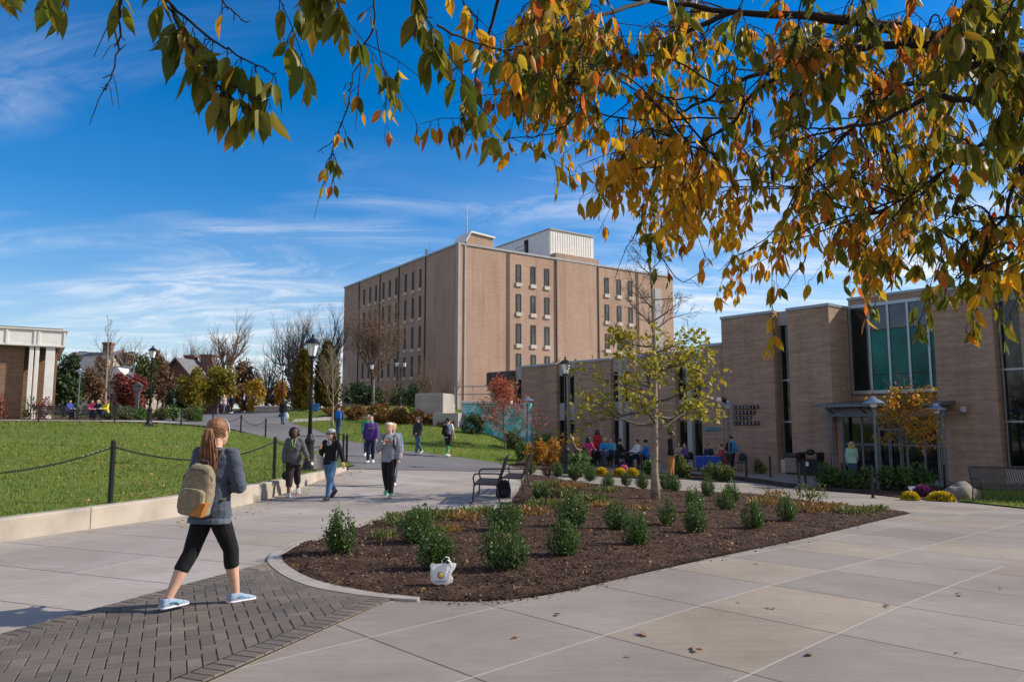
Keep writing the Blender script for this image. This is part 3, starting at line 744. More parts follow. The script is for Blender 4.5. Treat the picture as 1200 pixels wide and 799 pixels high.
part('dark_opening', M['dark'], pt, (-20.8, -18.4, 1.2, 1.9, -.6, WH - .6)); part('fascia', M['bronze'], pt, (-21.3, -18.0, .0, .1, WH - 1.5, WH - .55))

# ------------------------------------------------------------------ mural wall, concrete blocks, railing
def wallbox(name, label, cat, a, c_, th, z0, z1, mat, nm):
    a, c_ = V(a), V(c_); d = c_ - a; L_ = d.length
    t = thing(name, label, cat, (a.x, a.y, z0), math.atan2(d.y, d.x))
    b = MB(); b.cbox(0, L_, 0, th, -.6, z1 - z0, .025); b.build(nm, mat, t); return t, L_
m, nt, out = newmat('mural_paint'); v = coords(nt)
vo = N(nt, 'ShaderNodeTexVoronoi'); vo.inputs['Scale'].default_value = .55
mp = N(nt, 'ShaderNodeMapping'); mp.inputs['Rotation'].default_value = (0, R(35), 0); mp.inputs['Scale'].default_value = (1, 1, 2.2); nt.links.new(v, mp.inputs[0]); nt.links.new(mp.outputs[0], vo.inputs['Vector'])
cs = N(nt, 'ShaderNodeSeparateColor'); nt.links.new(vo.outputs['Color'], cs.inputs[0])
mc = ramp(nt, cs.outputs[0], [(0, (.04, .42, .42)), (.3, (.10, .52, .50)), (.5, (.07, .35, .5)), (.7, (.2, .55, .62)), (.86, (.45, .62, .66)), (1, (.09, .45, .4))], 'CONSTANT')
mc = mix(nt, ramp(nt, noise(nt, v, 1.6, 3), [(.5, (0, 0, 0)), (.56, (.6, .6, .6))]), mc, (.55, .68, .7))
principled(nt, out, mc, .7, 0, .3); M['mural'] = m
mA, mB = P(541, 490, 47), P(622, 500, 46)
mw, L_ = wallbox('mural_wall', 'retaining wall painted as a turquoise and pale blue abstract mural', 'wall', (mA.x, mA.y), (mB.x, mB.y), .4, .3, P(560, 473, 47).z, M['mural'], 'painted_wall')
b = MB(); zt = P(560, 473, 47).z - .3
b.cbox(-.1, 3.2, -.1, .5, zt, zt + .18, .02); b.build('coping', M['cream'], mw)
rl = thing('stair_railing', 'grey pipe railing running along the top of the mural wall', 'railing', (mA.x, mA.y + .3, zt + .3), mw.rotation_euler.z)
b = MB()
for z_ in (.5, 1.0): b.tube([(-.6, 0, z_ + .1), (3.3, 0, z_ + .1)], .03, 6)
b.build('rail', M['alu'], rl)
for k in range(4): b = MB(); b.tube([(-.5 + k * 1.2, 0, 0), (-.5 + k * 1.2, 0, 1.1)], .03, 6); b.build('post', M['alu'], rl)
for lab, p0, p1, Y, pyt in (('large rough concrete block wall below the hall corner, beside bare young trees', 486, 519, 50, 461), ('lower smooth concrete block with a shaded end, in front of the mural', 507, 537, 46.5, 484)):
    a, c_ = P(p0, 490, Y), P(p1, 490, Y - .6)
    wallbox('concrete_block', lab, 'block wall', (a.x, a.y), (c_.x, c_.y), 2.2, g(a.x, a.y), P((p0 + p1) / 2, pyt, Y).z, M['conc'], 'block')
a, c_ = P(298, 486, 66), P(372, 482, 66)
t, L_ = wallbox('garden_wall', 'long low buff stone wall beyond the far end of the path', 'wall', (a.x, a.y), (c_.x, c_.y), .5, g(a.x, a.y) - .2, P(330, 477, 66).z, M['lowwall'], 'wall_body')
b = MB(); b.cbox(-.1, L_ + .1, -.06, .56, P(330, 477, 66).z - g(a.x, a.y) + .2, P(330, 477, 66).z - g(a.x, a.y) + .32, .02); b.build('coping', M['cream'], t)

# ------------------------------------------------------------------ white columned pavilion at the left
pv = thing('pavilion', 'brown brick pavilion with white columns and a deep white fascia', 'building', (P(71, 490, 55).x, 55, 1.75), R(33))
ztp, zsf = P(71, 387, 55).z - 1.75, P(71, 407, 55).z - 1.75
part('wall', M['brown'], pv, (-26, -2.5, .7, 14, -1, zsf)); part('wall', M['brown'], pv, (-2.49, -.4, 1.6, 14, -1, zsf - .01))
part('roof', M['roofgrey'], pv, (-26, -.2, .3, 14.3, ztp, ztp + .12))
fa = part('fascia', M['white'], pv, (-26, 0, 0, 14.5, zsf, ztp - .1)); part('cornice', M['cream'], fa, (-26.1, .12, -.12, 14.6, ztp - .1, ztp))
part('panel_rib', M['white'], fa, *[(x, x + .14, -.06, 0, zsf + .05, ztp - .12) for x in (-.14, -1.75, -2.0, -3.7, -6.2, -8.5, -12)], (-26, -.01, -.05, 0, zsf, zsf + .12))
for x0, x1 in ((-1.2, -.62), (-2.22, -1.95), (-1.86, -1.6)):
    b = MB(); b.cbox(x0, x1, .12, .6, -1, zsf, .02); b.build('column', M['white'], pv)

# ------------------------------------------------------------------ houses on the far side
def house(px0, px1, Y, py_eave, py_ridge, label, wallm, roofm, rz=0, depth=9, chim=(), wins=(), gable_front=False):
    a, c_ = P(px0, py_eave, Y), P(px1, py_eave, Y); zb_ = g((a.x + c_.x) / 2, Y) - .5; L_ = c_.x - a.x
    h = thing('house', label, 'house', (a.x, Y, zb_), rz); ze = a.z - zb_; zr_ = P(px0, py_ridge, Y).z - zb_
    b = MB(); b.bb(0, L_, 0, depth, -1, ze)
    if gable_front: b.loft([[V((0, q, ze)), V((L_, q, ze)), V((L_ / 2, q, zr_ - .1))] for q in (0, depth)])
    else: b.loft([[V((q, 0, ze)), V((q, depth, ze)), V((q, depth / 2, zr_ - .1))] for q in (0, L_)])
    b.build('wall', wallm, h)
    b = MB(); o_ = .4
    if gable_front:
        for s_ in (0, 1):
            x0 = -o_ if s_ == 0 else L_ + o_
            b.loft([[V((x0, q, ze - .25)), V((L_ / 2, q, zr_)), V((L_ / 2, q, zr_ + .25)), V((x0, q, ze))] for q in (-.4, depth + .4)])
    else:
        for s_ in (0, 1):
            y0 = -o_ if s_ == 0 else depth + o_
            b.loft([[V((q, y0, ze - .2)), V((q, depth / 2, zr_)), V((q, depth / 2, zr_ + .25)), V((q, y0, ze + .05))] for q in (-.4, L_ + .4)])
    rf = b.build('roof', roofm, h)
    for x, w_, t_, y in chim:
        b = MB(); b.bb(x, x + w_, y, y + .9, ze, zr_ + t_); b.bb(x - .1, x + w_ + .1, y - .1, y + 1.0, zr_ + t_ - .3, zr_ + t_); b.build('chimney', M['redbrick'], rf)
    for x, z0, w_, h_ in wins:
        f_ = part('window', M['white'], h, (x, x + w_, -.12, 0.01, z0, z0 + h_)); part('pane', M['glass'], f_, (x + .14, x + w_ / 2 - .06, -.15, -.1, z0 + .14, z0 + h_ - .14), (x + w_ / 2 + .06, x + w_ - .14, -.15, -.1, z0 + .14, z0 + h_ - .14))
    return h, L_, ze, zr_
M['stucco'] = nmat('cream_stucco', (.55, .5, .4), .85, .12, 1, 20, .2)
h, L_, ze, zr_ = house(66, 112, 100, 433, 411, 'cream house with a steep dark roof and brick chimney', M['stucco'], M['roofgrey'], R(4), chim=[(4.2, 1.1, 1.6, 3.6), (.4, .9, .4, 5)], wins=[(.8, 2.5, 1.2, 1.9), (3.6, 2.5, 1.2, 1.9)])
h, L_, ze, zr_ = house(112, 160, 97, 446, 428, 'grey stone house with a white gabled dormer in its slate roof', nmat('field_stone', (.33, .29, .24), .9, .3, 2.5, 12, .5), M['roofgrey'], 0, chim=[], wins=[(1, 1.2, 1.1, 1.7), (3.5, 1.2, 1.1, 1.7)])
dx = 1.7
b = MB(); b.loft([[V((dx, q, ze - .3)), V((dx + 1.7, q, ze - .3)), V((dx + 1.7, q, ze + .9)), V((dx + .85, q, ze + 1.75)), V((dx, q, ze + .9))] for q in (.4, 3.5)]); dm = b.build('dormer', M['white'], h)
part('pane', M['glass'], dm, (dx + .45, dx + 1.25, .35, .4, ze - .05, ze + .85))
h, L_, ze, zr_ = house(191, 223, 92, 440, 421, 'red brick house with twin chimneys and a cream gable end', M['redbrick'], M['roofgrey'], R(-6), chim=[(.4, 1.3, .9, 4), (2.4, 1.5, 1.0, 4.4)], wins=[(.9, .9, .85, 1.9), (2.3, 2.6, .6, 1.4)], gable_front=True)
part('porch', M['white'], h, (2.2, 3.6, -1.2, 0, -1, ze - 1.2))
# ------------------------------------------------------------------ vegetation
M['bark'] = nmat('grey_bark', (.15, .125, .105), .9, .3, 8, 40, .6)
M['palebark'] = nmat('pale_bark', (.27, .22, .17), .9, .35, 7, 30, .7)
M['darkbark'] = nmat('dark_bark', (.022, .016, .014), .9, .3, 8, 50, .6)
M['twig'] = nmat('bare_twig', (.17, .115, .085), .9, .2, 3, 0, 0)
M['greytwig'] = nmat('grey_twig', (.15, .125, .115), .9, .2, 3, 0, 0)

def grow(rng, H, base_h, spread, levels, kids, r0, up=.3, wob=.16, ratio=.55, lean=(0, 0), first=None, single=True, crown_top=1.0):
    """trunk and limbs as tapered tubes; returns trunk builder, limb builder, twig points with directions"""
    tb, lb = MB(), MB(); tips = []
    nseg = 8; p = V((0, 0, -.15)); d = V((lean[0], lean[1], 1)).normalized(); pts = [p.copy()]
    for i in range(nseg):
        d = (d + V((rng.uniform(-wob, wob), rng.uniform(-wob, wob), 0)) * .25).normalized(); p = p + d * H * (1 if single else .45) / nseg; pts.append(p.copy())
    top = r0 * .14 if single else r0 * .6
    rad = [r0 * (1 + .35 * (i == 0)) * (1 - i / nseg) + top * i / nseg for i in range(nseg + 1)]
    tb.tube(pts, rad, 8)
    def branch(p0, d0, L, r, lev):
        n = 4 if lev < levels else 3; pts = [p0.copy()]; d = d0.copy(); p = p0.copy()
        for i in range(n):
            d = (d + V((rng.gauss(0, wob), rng.gauss(0, wob), rng.gauss(0, wob) + up * .35))).normalized(); p = p + d * L / n; pts.append(p.copy())
        rr = [max(.004, r * (1 - .75 * i / n)) for i in range(n + 1)]
        lb.tube(pts, rr, 5 if lev == 1 else (4 if lev == 2 else 3), caps=False)
        if lev >= levels:
            for i in range(1, n + 1): tips.append((pts[i], d.copy()))
            return
        for k in range(kids[lev]):
            f = .25 + .75 * (k + rng.random()) / kids[lev]; i = min(n - 1, int(f * n)); q = pts[i].lerp(pts[i + 1], f * n - i) if f < 1 else pts[-1]
            ax = d.orthogonal().normalized(); ax.rotate(Quaternion(d, rng.uniform(0, 6.28)))
            nd = (pts[i + 1] - pts[i]).normalized(); nd.rotate(Quaternion(ax, R(rng.uniform(24, 52))))
            branch(q, nd, L * ratio * rng.uniform(.7, 1.15) * (1.1 - .4 * f), max(.004, r * (1 - .75 * f) * .7), lev + 1)
    for k in range(kids[0]):
        f = base_h + (1 - base_h) * (k + rng.random() * .8) / kids[0]
        if not single: f = rng.uniform(.75, 1)
        i = min(nseg - 1, int(f * nseg)); q = pts[i].lerp(pts[i + 1], min(1, f * nseg - i)); a = k * 2.4 + rng.uniform(-.5, .5)
        el = R(rng.uniform(*(first or (20, 50)))) if single else R(rng.uniform(35, 75))
        L = spread * ((1.05 - f) / (1.05 - base_h)) ** .7 if single else spread * rng.uniform(.8, 1.15)
        branch(q, V((math.cos(a) * math.cos(el), math.sin(a) * math.cos(el), math.sin(el))), L * rng.uniform(.75, 1.15), rad[i] * (.5 if single else .6), 1)
    return tb, lb, tips

def treeobj(name, label, loc, tb, lb, barkm, twigm, leafs=None, leafm=None, group=None, rz=0, cat='tree'):
    t = thing(name, label, cat, loc, rz, group)
    tr_ = tb.build('trunk', barkm, t, smooth=True)
    if lb is not None: lb.build('branch', twigm, t, smooth=True)
    if leafs is not None: link('crown', npmesh('crown', leafs[0], leafs[1], leafm), t)
    return t

def gloc(x, y, f=g): return (x, y, f(x, y))

def tipleaves(rs, tips, per, size, spread, down=.3, keep=1.0, tpl='card', wid=.5):
    pos, ax = [], []
    for p, d in tips:
        if rs.random() > keep: continue
        n = rs.poisson(per)
        for _ in range(n):
            pos.append(np.array(p) + rs.normal(0, spread, 3)); ax.append(rs.normal(0, 1, 3) * .7 + np.array(d) * .5 - np.array((0, 0, down)))
    if not pos: pos, ax = [np.zeros(3)], [np.ones(3)]
    pos, ax = np.array(pos), np.array(ax)
    return leaves(pos, ax, size * rs.uniform(.6, 1.3, len(pos)), rs, tpl, wid)

def ellcloud(rs, n, c, r, clumps=18, cr=.35, flat=.9, shell=.55):
    """points gathered into clumps inside an ellipsoid: uneven outline and gaps"""
    cc = unit(rs.normal(size=(clumps, 3))) * (rs.uniform(shell ** 3, 1, clumps) ** (1 / 3))[:, None]
    k = rs.integers(0, clumps, n); o = unit(rs.normal(size=(n, 3))) * (rs.uniform(.1, 1, n) ** (1 / 2.2))[:, None] * cr * rs.uniform(.6, 1.25, clumps)[k][:, None]
    q = cc[k] * (1 - cr * .6) + o
    return np.array(c) + q * np.array(r), unit(q + rs.normal(0, .5, (n, 3)))

# leaf colours
LM = {}
LM['oak'] = leafmat('yellow_green_leaves', [(.17, .20, .02), (.34, .31, .02), (.46, .36, .02), (.25, .27, .025), (.42, .26, .03)], .45)
LM['orange'] = leafmat('orange_leaves', [(.46, .36, .03), (.30, .28, .03), (.52, .30, .02), (.55, .16, .02), (.50, .38, .03), (.5, .10, .03)], .45, patch=.8)
LM['red'] = leafmat('red_leaves', [(.42, .09, .06), (.5, .15, .07), (.34, .08, .07), (.55, .22, .08)], .4)
LM['maroon'] = leafmat('maroon_leaves', [(.14, .035, .03), (.22, .05, .04), (.28, .06, .05), (.16, .07, .05)], .3)
LM['brown'] = leafmat('brown_leaves', [(.15, .085, .05), (.22, .12, .06), (.12, .08, .05), (.26, .15, .07)], .25)
LM['dkgreen'] = leafmat('dark_evergreen_leaves', [(.018, .04, .012), (.035, .07, .02), (.05, .085, .025), (.025, .05, .018)], .2)
LM['green'] = leafmat('mid_green_leaves', [(.06, .085, .025), (.10, .12, .04), (.13, .14, .05), (.08, .09, .03)], .3)
LM['yellow'] = leafmat('yellow_green_crown', [(.12, .12, .015), (.20, .17, .02), (.27, .21, .02), (.09, .10, .02)], .35, patch=.3)
LM['gold'] = leafmat('golden_leaves', [(.36, .22, .02), (.42, .27, .03), (.30, .20, .03)], .35)
LM['thuja'] = leafmat('golden_brown_conifer', [(.10, .075, .012), (.19, .12, .02), (.07, .07, .015), (.24, .15, .025)], .2, patch=.5)
LM['box'] = leafmat('holly_leaves', [(.03, .07, .015), (.06, .125, .022), (.09, .17, .035), (.13, .21, .06), (.04, .095, .02)], .3, .4)
LM['bronzebox'] = leafmat('bronze_holly_leaves', [(.06, .03, .025), (.1, .035, .035), (.05, .07, .02)], .25, .4)
LM['hedge'] = leafmat('russet_hedge_leaves', [(.16, .07, .02), (.24, .10, .025), (.13, .08, .03), (.28, .15, .04), (.10, .09, .03)], .3, patch=.5)
LM['ambr'] = leafmat('amber_shrub_leaves', [(.42, .22, .02), (.45, .15, .02), (.34, .23, .03), (.40, .28, .03)], .35, patch=.6)
LM['per'] = leafmat('perennial_leaves', [(.09, .13, .03), (.17, .18, .05), (.06, .12, .03), (.24, .2, .07)], .35)
LM['perbr'] = leafmat('faded_perennial_leaves', [(.30, .15, .04), (.22, .16, .05), (.16, .15, .04), (.36, .17, .04), (.28, .09, .04)], .3)
LM['mumy'] = leafmat('yellow_petals', [(.62, .44, .01), (.75, .55, .015), (.55, .36, .01)], .3)
LM['mump'] = leafmat('purple_petals', [(.22, .03, .16), (.32, .05, .24), (.16, .03, .12)], .3)

# ---- young oak in the bed
r1 = random.Random(11); rs = np.random.default_rng(11)
sx_, sy_ = G(768, 586); OH = P(762, 268, sy_).z - g(sx_, sy_)
tb, lb, tips = grow(r1, OH, .25, 1.9, 3, [32, 8, 5], .10, up=.25, wob=.14, ratio=.5, first=(-8, 34))
zt = OH
low = [q for q in tips if q[0].z < OH * .62]
o_ = V((sx_, sy_, g(sx_, sy_)))   # one long limb reaches left, across the lantern of the patio lamp
for ty, dy, hz_ in ((430, 0, .40), (436, -.4, .36)):
    e_ = P(664, ty, sy_ + dy) - o_; a_ = V((0, 0, OH * hz_)); q_ = [a_, a_.lerp(e_, .4) + V((0, 0, .12)), a_.lerp(e_, .75) + V((0, 0, .1)), e_]; lb.tube(q_, [.022, .015, .010, .004], 5, caps=False)
    for k in range(26):
        t_ = .45 + .6 * k / 26; low.append((a_.lerp(e_, t_) + V((r1.gauss(0, .1), r1.gauss(0, .14), r1.gauss(.03, .1))), V((-1, 0, -.1))))
lv = tipleaves(rs, low, 1.35, .125, .07, .4, .85, 'blade', .55)
treeobj('oak_sapling', 'young yellow green oak with a pale straight trunk and bare top, in the mulch bed', gloc(sx_, sy_), tb, lb, M['palebark'], M['bark'], lv, LM['oak'])
# ---- orange tree by the entrance
r1 = random.Random(4); ox, oy = G(1066, 573); OH2 = P(1060, 438, oy).z - g(ox, oy)
tb, lb, tips = grow(r1, OH2, .34, 1.55, 3, [16, 6, 4], .06, up=.15, wob=.15, ratio=.5, first=(0, 40))
lv = tipleaves(rs, [q for q in tips if q[0].z < OH2 * .86], 2.1, .13, .12, .3, .9, 'blade', .6)
treeobj('maple_sapling', 'small orange and yellow maple beside the glass entrance canopy', gloc(ox, oy), tb, lb, M['bark'], M['twig'], lv, LM['orange'])
# ---- red tree by the mural
rx_, ry_ = P(592, 520, 39).x, 39; RH = P(588, 446, 39).z - g(rx_, ry_)
tb, lb, tips = grow(random.Random(8), RH, .16, 1.75, 3, [20, 7, 5], .06, up=.3, wob=.16, ratio=.5, first=(15, 55))
treeobj('red_maple', 'small red leaved tree beside the turquoise mural wall', gloc(rx_, ry_), tb, lb, M['bark'], M['greytwig'], tipleaves(rs, tips, 1.7, .125, .16, .2, .85), LM['red'])

# ---- bare trees
def bare(name, label, px, pyt, Y, spread, seed, kids=(14, 7, 5, 3), levels=3, single=True, base_h=.25, r0=None, first=(30, 65), up=.5, twig='greytwig', leaf=None, group=None, pyb=None, bark='bark', ratio=.55, wob=.13):
    x = P(px, 480, Y).x; z = g(x, Y); Hh = (P(px, pyt, Y).z - z) * (1 if single else .82); spread *= 1 if single else .85
    tb, lb, tips = grow(random.Random(seed), Hh, base_h, spread, levels, list(kids), r0 or Hh * .016, up=up, wob=wob, ratio=ratio, first=first, single=single)
    lf = None
    if leaf: lf = tipleaves(np.random.default_rng(seed), tips, leaf[1], leaf[2], leaf[3], .2, leaf[4])
    return treeobj(name, label, (x, Y, z), tb, lb, M[bark], M[twig], lf, LM[leaf[0]] if leaf else None, group)
bare('bare_tree', 'slender bare tree with pale trunk rising in front of the grey stone house', 123, 372, 62, 2.6, 21, (16, 6, 4), r0=.12, twig='greytwig', bark='palebark')
bare('bare_tree', 'tall forked bare tree with a curving crown above the yellow green trees', 266, 361, 85, 6.2, 9, (8, 8, 6, 4), 4, False, r0=.42, twig='twig')
bare('bare_tree', 'wide fine twigged bare tree just left of the tall hall, behind the lamp posts', 344, 386, 92, 8, 31, (12, 9, 6, 4), 4, False, r0=.35, up=.6)
bare('bare_tree', 'large bare tree touching the left edge of the tall hall', 385, 372, 97, 8, 32, (12, 9, 6, 4), 4, False, r0=.35, up=.6)
bare('bare_tree', 'thin bare tree over the grey slate roof', 150, 404, 105, 6, 33, (12, 6, 5), 3, r0=.2)
bare('bare_tree', 'hazy bare tree behind the chimneys of the brick house', 205, 398, 112, 7, 34, (12, 8, 5), 3, False, r0=.25)
bare('bare_tree', 'upright bare tree left of the tall forked tree', 238, 392, 108, 6, 35, (12, 8, 5), 3, False, r0=.25, up=.8)
bare('bare_tree', 'thin bare tree between the golden conifers and the forked tree', 312, 420, 100, 6, 37, (12, 8, 5), 3, False, r0=.22, up=.6)
bare('street_tree', 'broad tan twigged tree with few leaves, before the shaded side of the tall hall', 437, 366, 74, 6.0, 41, (13, 9, 6, 4), 4, False, r0=.22, up=.9, twig='twig', leaf=('brown', .45, .2, .25, .5), first=(40, 70))
bare('street_tree', 'leafless upright tree just left of the pale corner strip of the hall', 497, 410, 58, 3.0, 42, (12, 8, 5), 3, False, r0=.12, up=.9, twig='twig')
bare('street_tree', 'small leafless tree in front of the concrete block beside the mural', 523, 412, 52, 2.4, 43, (12, 7, 5), 3, False, r0=.09, up=.8, twig='twig')
bare('street_tree', 'slim bare young tree with pale trunk on the grass slope near the blue jacket walker', 390, 408, 47, 2.2, 44, (18, 6, 4), 3, True, .25, .07, (35, 65), .6, 'palebark', bark='palebark')
bare('street_tree', 'bare multi stem tree on the slope under the twin headed lamp', 455, 440, 62, 2.5, 45, (10, 7, 5), 3, False, r0=.08, up=.8, twig='twig')

# ---- leafy background trees
def leafy(name, label, px0, px1, pyt, pyb, Y, lm, n, size, seed, clumps=22, cr=.36, bark='bark', cat='tree', flat=1, shell=.5, depth=None):
    a, c_ = P(px0, (pyt + pyb) / 2, Y), P(px1, (pyt + pyb) / 2, Y); zt_, zb_ = P((px0 + px1) / 2, pyt, Y).z, P((px0 + px1) / 2, pyb, Y).z
    x = (a.x + c_.x) / 2; z = g(x, Y); rs = np.random.default_rng(seed); rx, rz_ = (c_.x - a.x) / 2, (zt_ - zb_) / 2; cz = (zt_ + zb_) / 2 - z
    pos, nor = ellcloud(rs, n, (0, 0, cz), (rx, depth or rx, rz_), clumps, cr, shell=shell)
    pos = pos[pos[:, 2] > .05]; ax = unit(rs.normal(size=pos.shape) + np.array((0, 0, -.3)))
    tb = MB(); tb.tube([(0, 0, -.3), (0, 0, max(.4, (zb_ - z) * .6)), (.05, 0, cz), (0, .05, cz + rz_ * .6)], [max(.06, rx * .07), max(.05, rx * .06), rx * .035, .02], 7)
    lb = MB(); rr = random.Random(seed)
    for k in range(16):
        q = V(pos[rr.randrange(len(pos))]); p0 = V((0, 0, max(.3, cz - rz_ * .7) + rr.random() * rz_ * .8)); lb.tube([p0, p0.lerp(q, .5) + V((0, 0, -.1 * rx)), q], [rx * .028, rx * .018, .012], 4, caps=False)
    return treeobj(name, label, (x, Y, z), tb, lb, M[bark], M[bark], leaves(pos, ax, size * rs.uniform(.6, 1.3, len(pos)), rs), LM[lm], cat=cat)
leafy('evergreen_tree', 'dense dark green tree beside the white columned pavilion', 54, 100, 411, 487, 66, 'dkgreen', 5200, .34, 51)
leafy('shrub_tree', 'reddish brown leafy tree between the dark evergreen and the stone house', 92, 124, 430, 484, 72, 'brown', 2600, .3, 52)
leafy('maple_tree', 'dark red maple in front of the grey stone house', 128, 174, 436, 482, 70, 'maroon', 3400, .3, 53)
leafy('tall_tree', 'tall mid green tree behind the nearest black lamp on the lawn', 152, 190, 409, 480, 84, 'green', 3400, .36, 54)
leafy('brown_tree', 'russet treetop seen over the grey slate roof', 128, 160, 408, 440, 118, 'brown', 1800, .45, 55)
leafy('brown_tree', 'brown leaved tree hiding the left side of the red brick house', 180, 206, 427, 474, 82, 'brown', 1900, .3, 56)
leafy('crab_apple', 'rounded yellow green tree left of the three distant walkers', 208, 246, 428, 482, 74, 'yellow', 3600, .3, 57)
leafy('crab_apple', 'broad yellow green tree with a dark underside behind the three distant walkers', 232, 280, 424, 474, 76, 'yellow', 4400, .3, 58)
leafy('brown_tree', 'dull brown leafy tree at the foot of the tall forked tree', 266, 302, 418, 478, 88, 'brown', 2800, .34, 59)
leafy('golden_tree', 'small golden yellow tree right of the three distant walkers', 286, 312, 440, 482, 80, 'gold', 1700, .28, 60)
leafy('golden_tree', 'small orange tree seen behind the lamp on the far path', 322, 336, 440, 482, 84, 'ambr', 1000, .28, 61)
leafy('brown_tree', 'low brown thicket tree behind the garden wall', 304, 350, 448, 482, 90, 'brown', 2600, .3, 62)
leafy('shrub_tree', 'grey brown thicket filling the gap behind the brick house', 168, 240, 444, 486, 120, 'brown', 3000, .45, 66)
leafy('shrub_tree', 'dark low evergreen mass at the foot of the shaded hall wall', 396, 452, 448, 486, 84, 'dkgreen', 3200, .36, 63, depth=3)
leafy('shrub_tree', 'dark rounded evergreen under the twin headed lamp', 440, 492, 452, 486, 76, 'dkgreen', 2600, .3, 64, depth=3)
leafy('shrub_tree', 'dark evergreen beside the rough concrete block', 476, 500, 446, 486, 60, 'dkgreen', 1500, .24, 65, depth=2)
leafy('distant_tree', 'treetop just showing over the wing roof beside the library', 836, 846, 400, 420, 75, 'brown', 500, .3, 67)
leafy('dwarf_spruce', 'dark green conical shrub at the foot of the turquoise mural', 540, 570, 482, 516, 44, 'dkgreen', 2200, .14, 68, cat='shrub', depth=.8)
def thuja(label, px, pyt, pyb, w_, Y, seed):
    x = P(px, pyb, Y).x; z = g(x, Y); Hh = P(px, pyt, Y).z - z; rs = np.random.default_rng(seed); n = 3800; rx = w_ / 870 * Y / 2
    t = rs.uniform(0.02, 1, n); a = rs.uniform(0, 6.28, n); rad = rx * np.minimum(1, (1 - t) * 2.2 + .06) ** .8 * (.72 + .3 * np.sin(a * 5 + t * 14) * .5 + rs.normal(0, .12, n))
    pos = np.stack([rad * np.cos(a), rad * np.sin(a), t * Hh], 1); ax = unit(np.stack([np.cos(a) * .5, np.sin(a) * .5, np.ones(n) * 1.1], 1) + rs.normal(0, .35, (n, 3)))
    tb = MB(); tb.tube([(0, 0, -.2), (0, 0, Hh * .9)], [.16, .03], 6)
    return treeobj('arborvitae', label, (x, Y, z), tb, None, M['bark'], M['bark'], leaves(pos, ax, .38 * rs.uniform(.6, 1.3, n), rs), LM['thuja'])
thuja('golden brown columnar conifer directly behind the nearest tall black lamp', 354, 413, 486, 20, 64, 71)
thuja('taller golden brown columnar conifer next to the hall', 382, 404, 486, 26, 66, 72)

# ---- shrubs of the planting bed
def shrubmesh(seed, n=950, lm='box', rd=2.6, wd=.47):
    rs = np.random.default_rng(seed); tb = MB(); rr = random.Random(seed); pos, ax = [], []
    for k in range(34):   # upright sprigs from the base
        a = rr.uniform(0, 6.28); s_ = rr.random() ** .5; top = V((math.cos(a) * s_ * wd, math.sin(a) * s_ * wd, (1 - .62 * s_ ** rd) * rr.uniform(.80, 1.03)))
        base = V((math.cos(a) * .06, math.sin(a) * .06, -.03)); midp = V((top.x * 1.08, top.y * 1.08, top.z * .45))
        tb.tube([base, midp, top], [.016, .010, .004], 4, caps=False)
        for q in range(int(n / 34)):
            t = rs.uniform(.22, 1.03); p = base * (1 - t) ** 2 + midp * 2 * t * (1 - t) + top * t * t
            pos.append(np.array(p) + rs.normal(0, .06, 3)); ax.append(np.array((math.cos(a) * .5, math.sin(a) * .5, .6)) + rs.normal(0, 1.0, 3))
    pos, ax = np.array(pos), np.array(ax); pos[:, 2] = np.maximum(pos[:, 2], .03)
    v_, f_ = leaves(pos, ax, .085 * rs.uniform(.6, 1.25, len(pos)), rs, 'card', .5)
    return npmesh('foliage', v_, f_, LM[lm]), tb.mesh('stem', M['darkbark'])
SH = [shrubmesh(100 + i, q_, 'box', rd, wd) for i, (q_, rd, wd) in enumerate(((2000, 2.6, .47), (1500, 1.6, .5), (2200, 3.4, .46), (1700, 2.0, .52), (1300, 1.4, .45), (2000, 3.0, .5)))]; SHB = shrubmesh(120, 1100, 'bronzebox')
def shrub(px, pyb, pyt, wpx, label, i=0, bronze=False):
    x, y = G(px, pyb - 3); z = g(x, y) + .03; s_ = y * CP / F; hh = (pyb - pyt) * s_; ww = wpx * s_
    t = thing('holly_shrub', label, 'shrub', (x, y, z), rnd.uniform(0, 6), 'round holly shrubs of the planting bed')
    me, st = SHB if bronze else SH[(i + int(px) * 3) % 6]
    link('foliage', me, t); link('stem', st, t); ww *= .92; t.scale = (ww * rnd.uniform(.92, 1.12), ww * rnd.uniform(.92, 1.12), hh * rnd.uniform(.95, 1.05)); t.rotation_euler = (R(rnd.uniform(-7, 7)), R(rnd.uniform(-7, 7)), rnd.uniform(0, 6)); return (x, y)
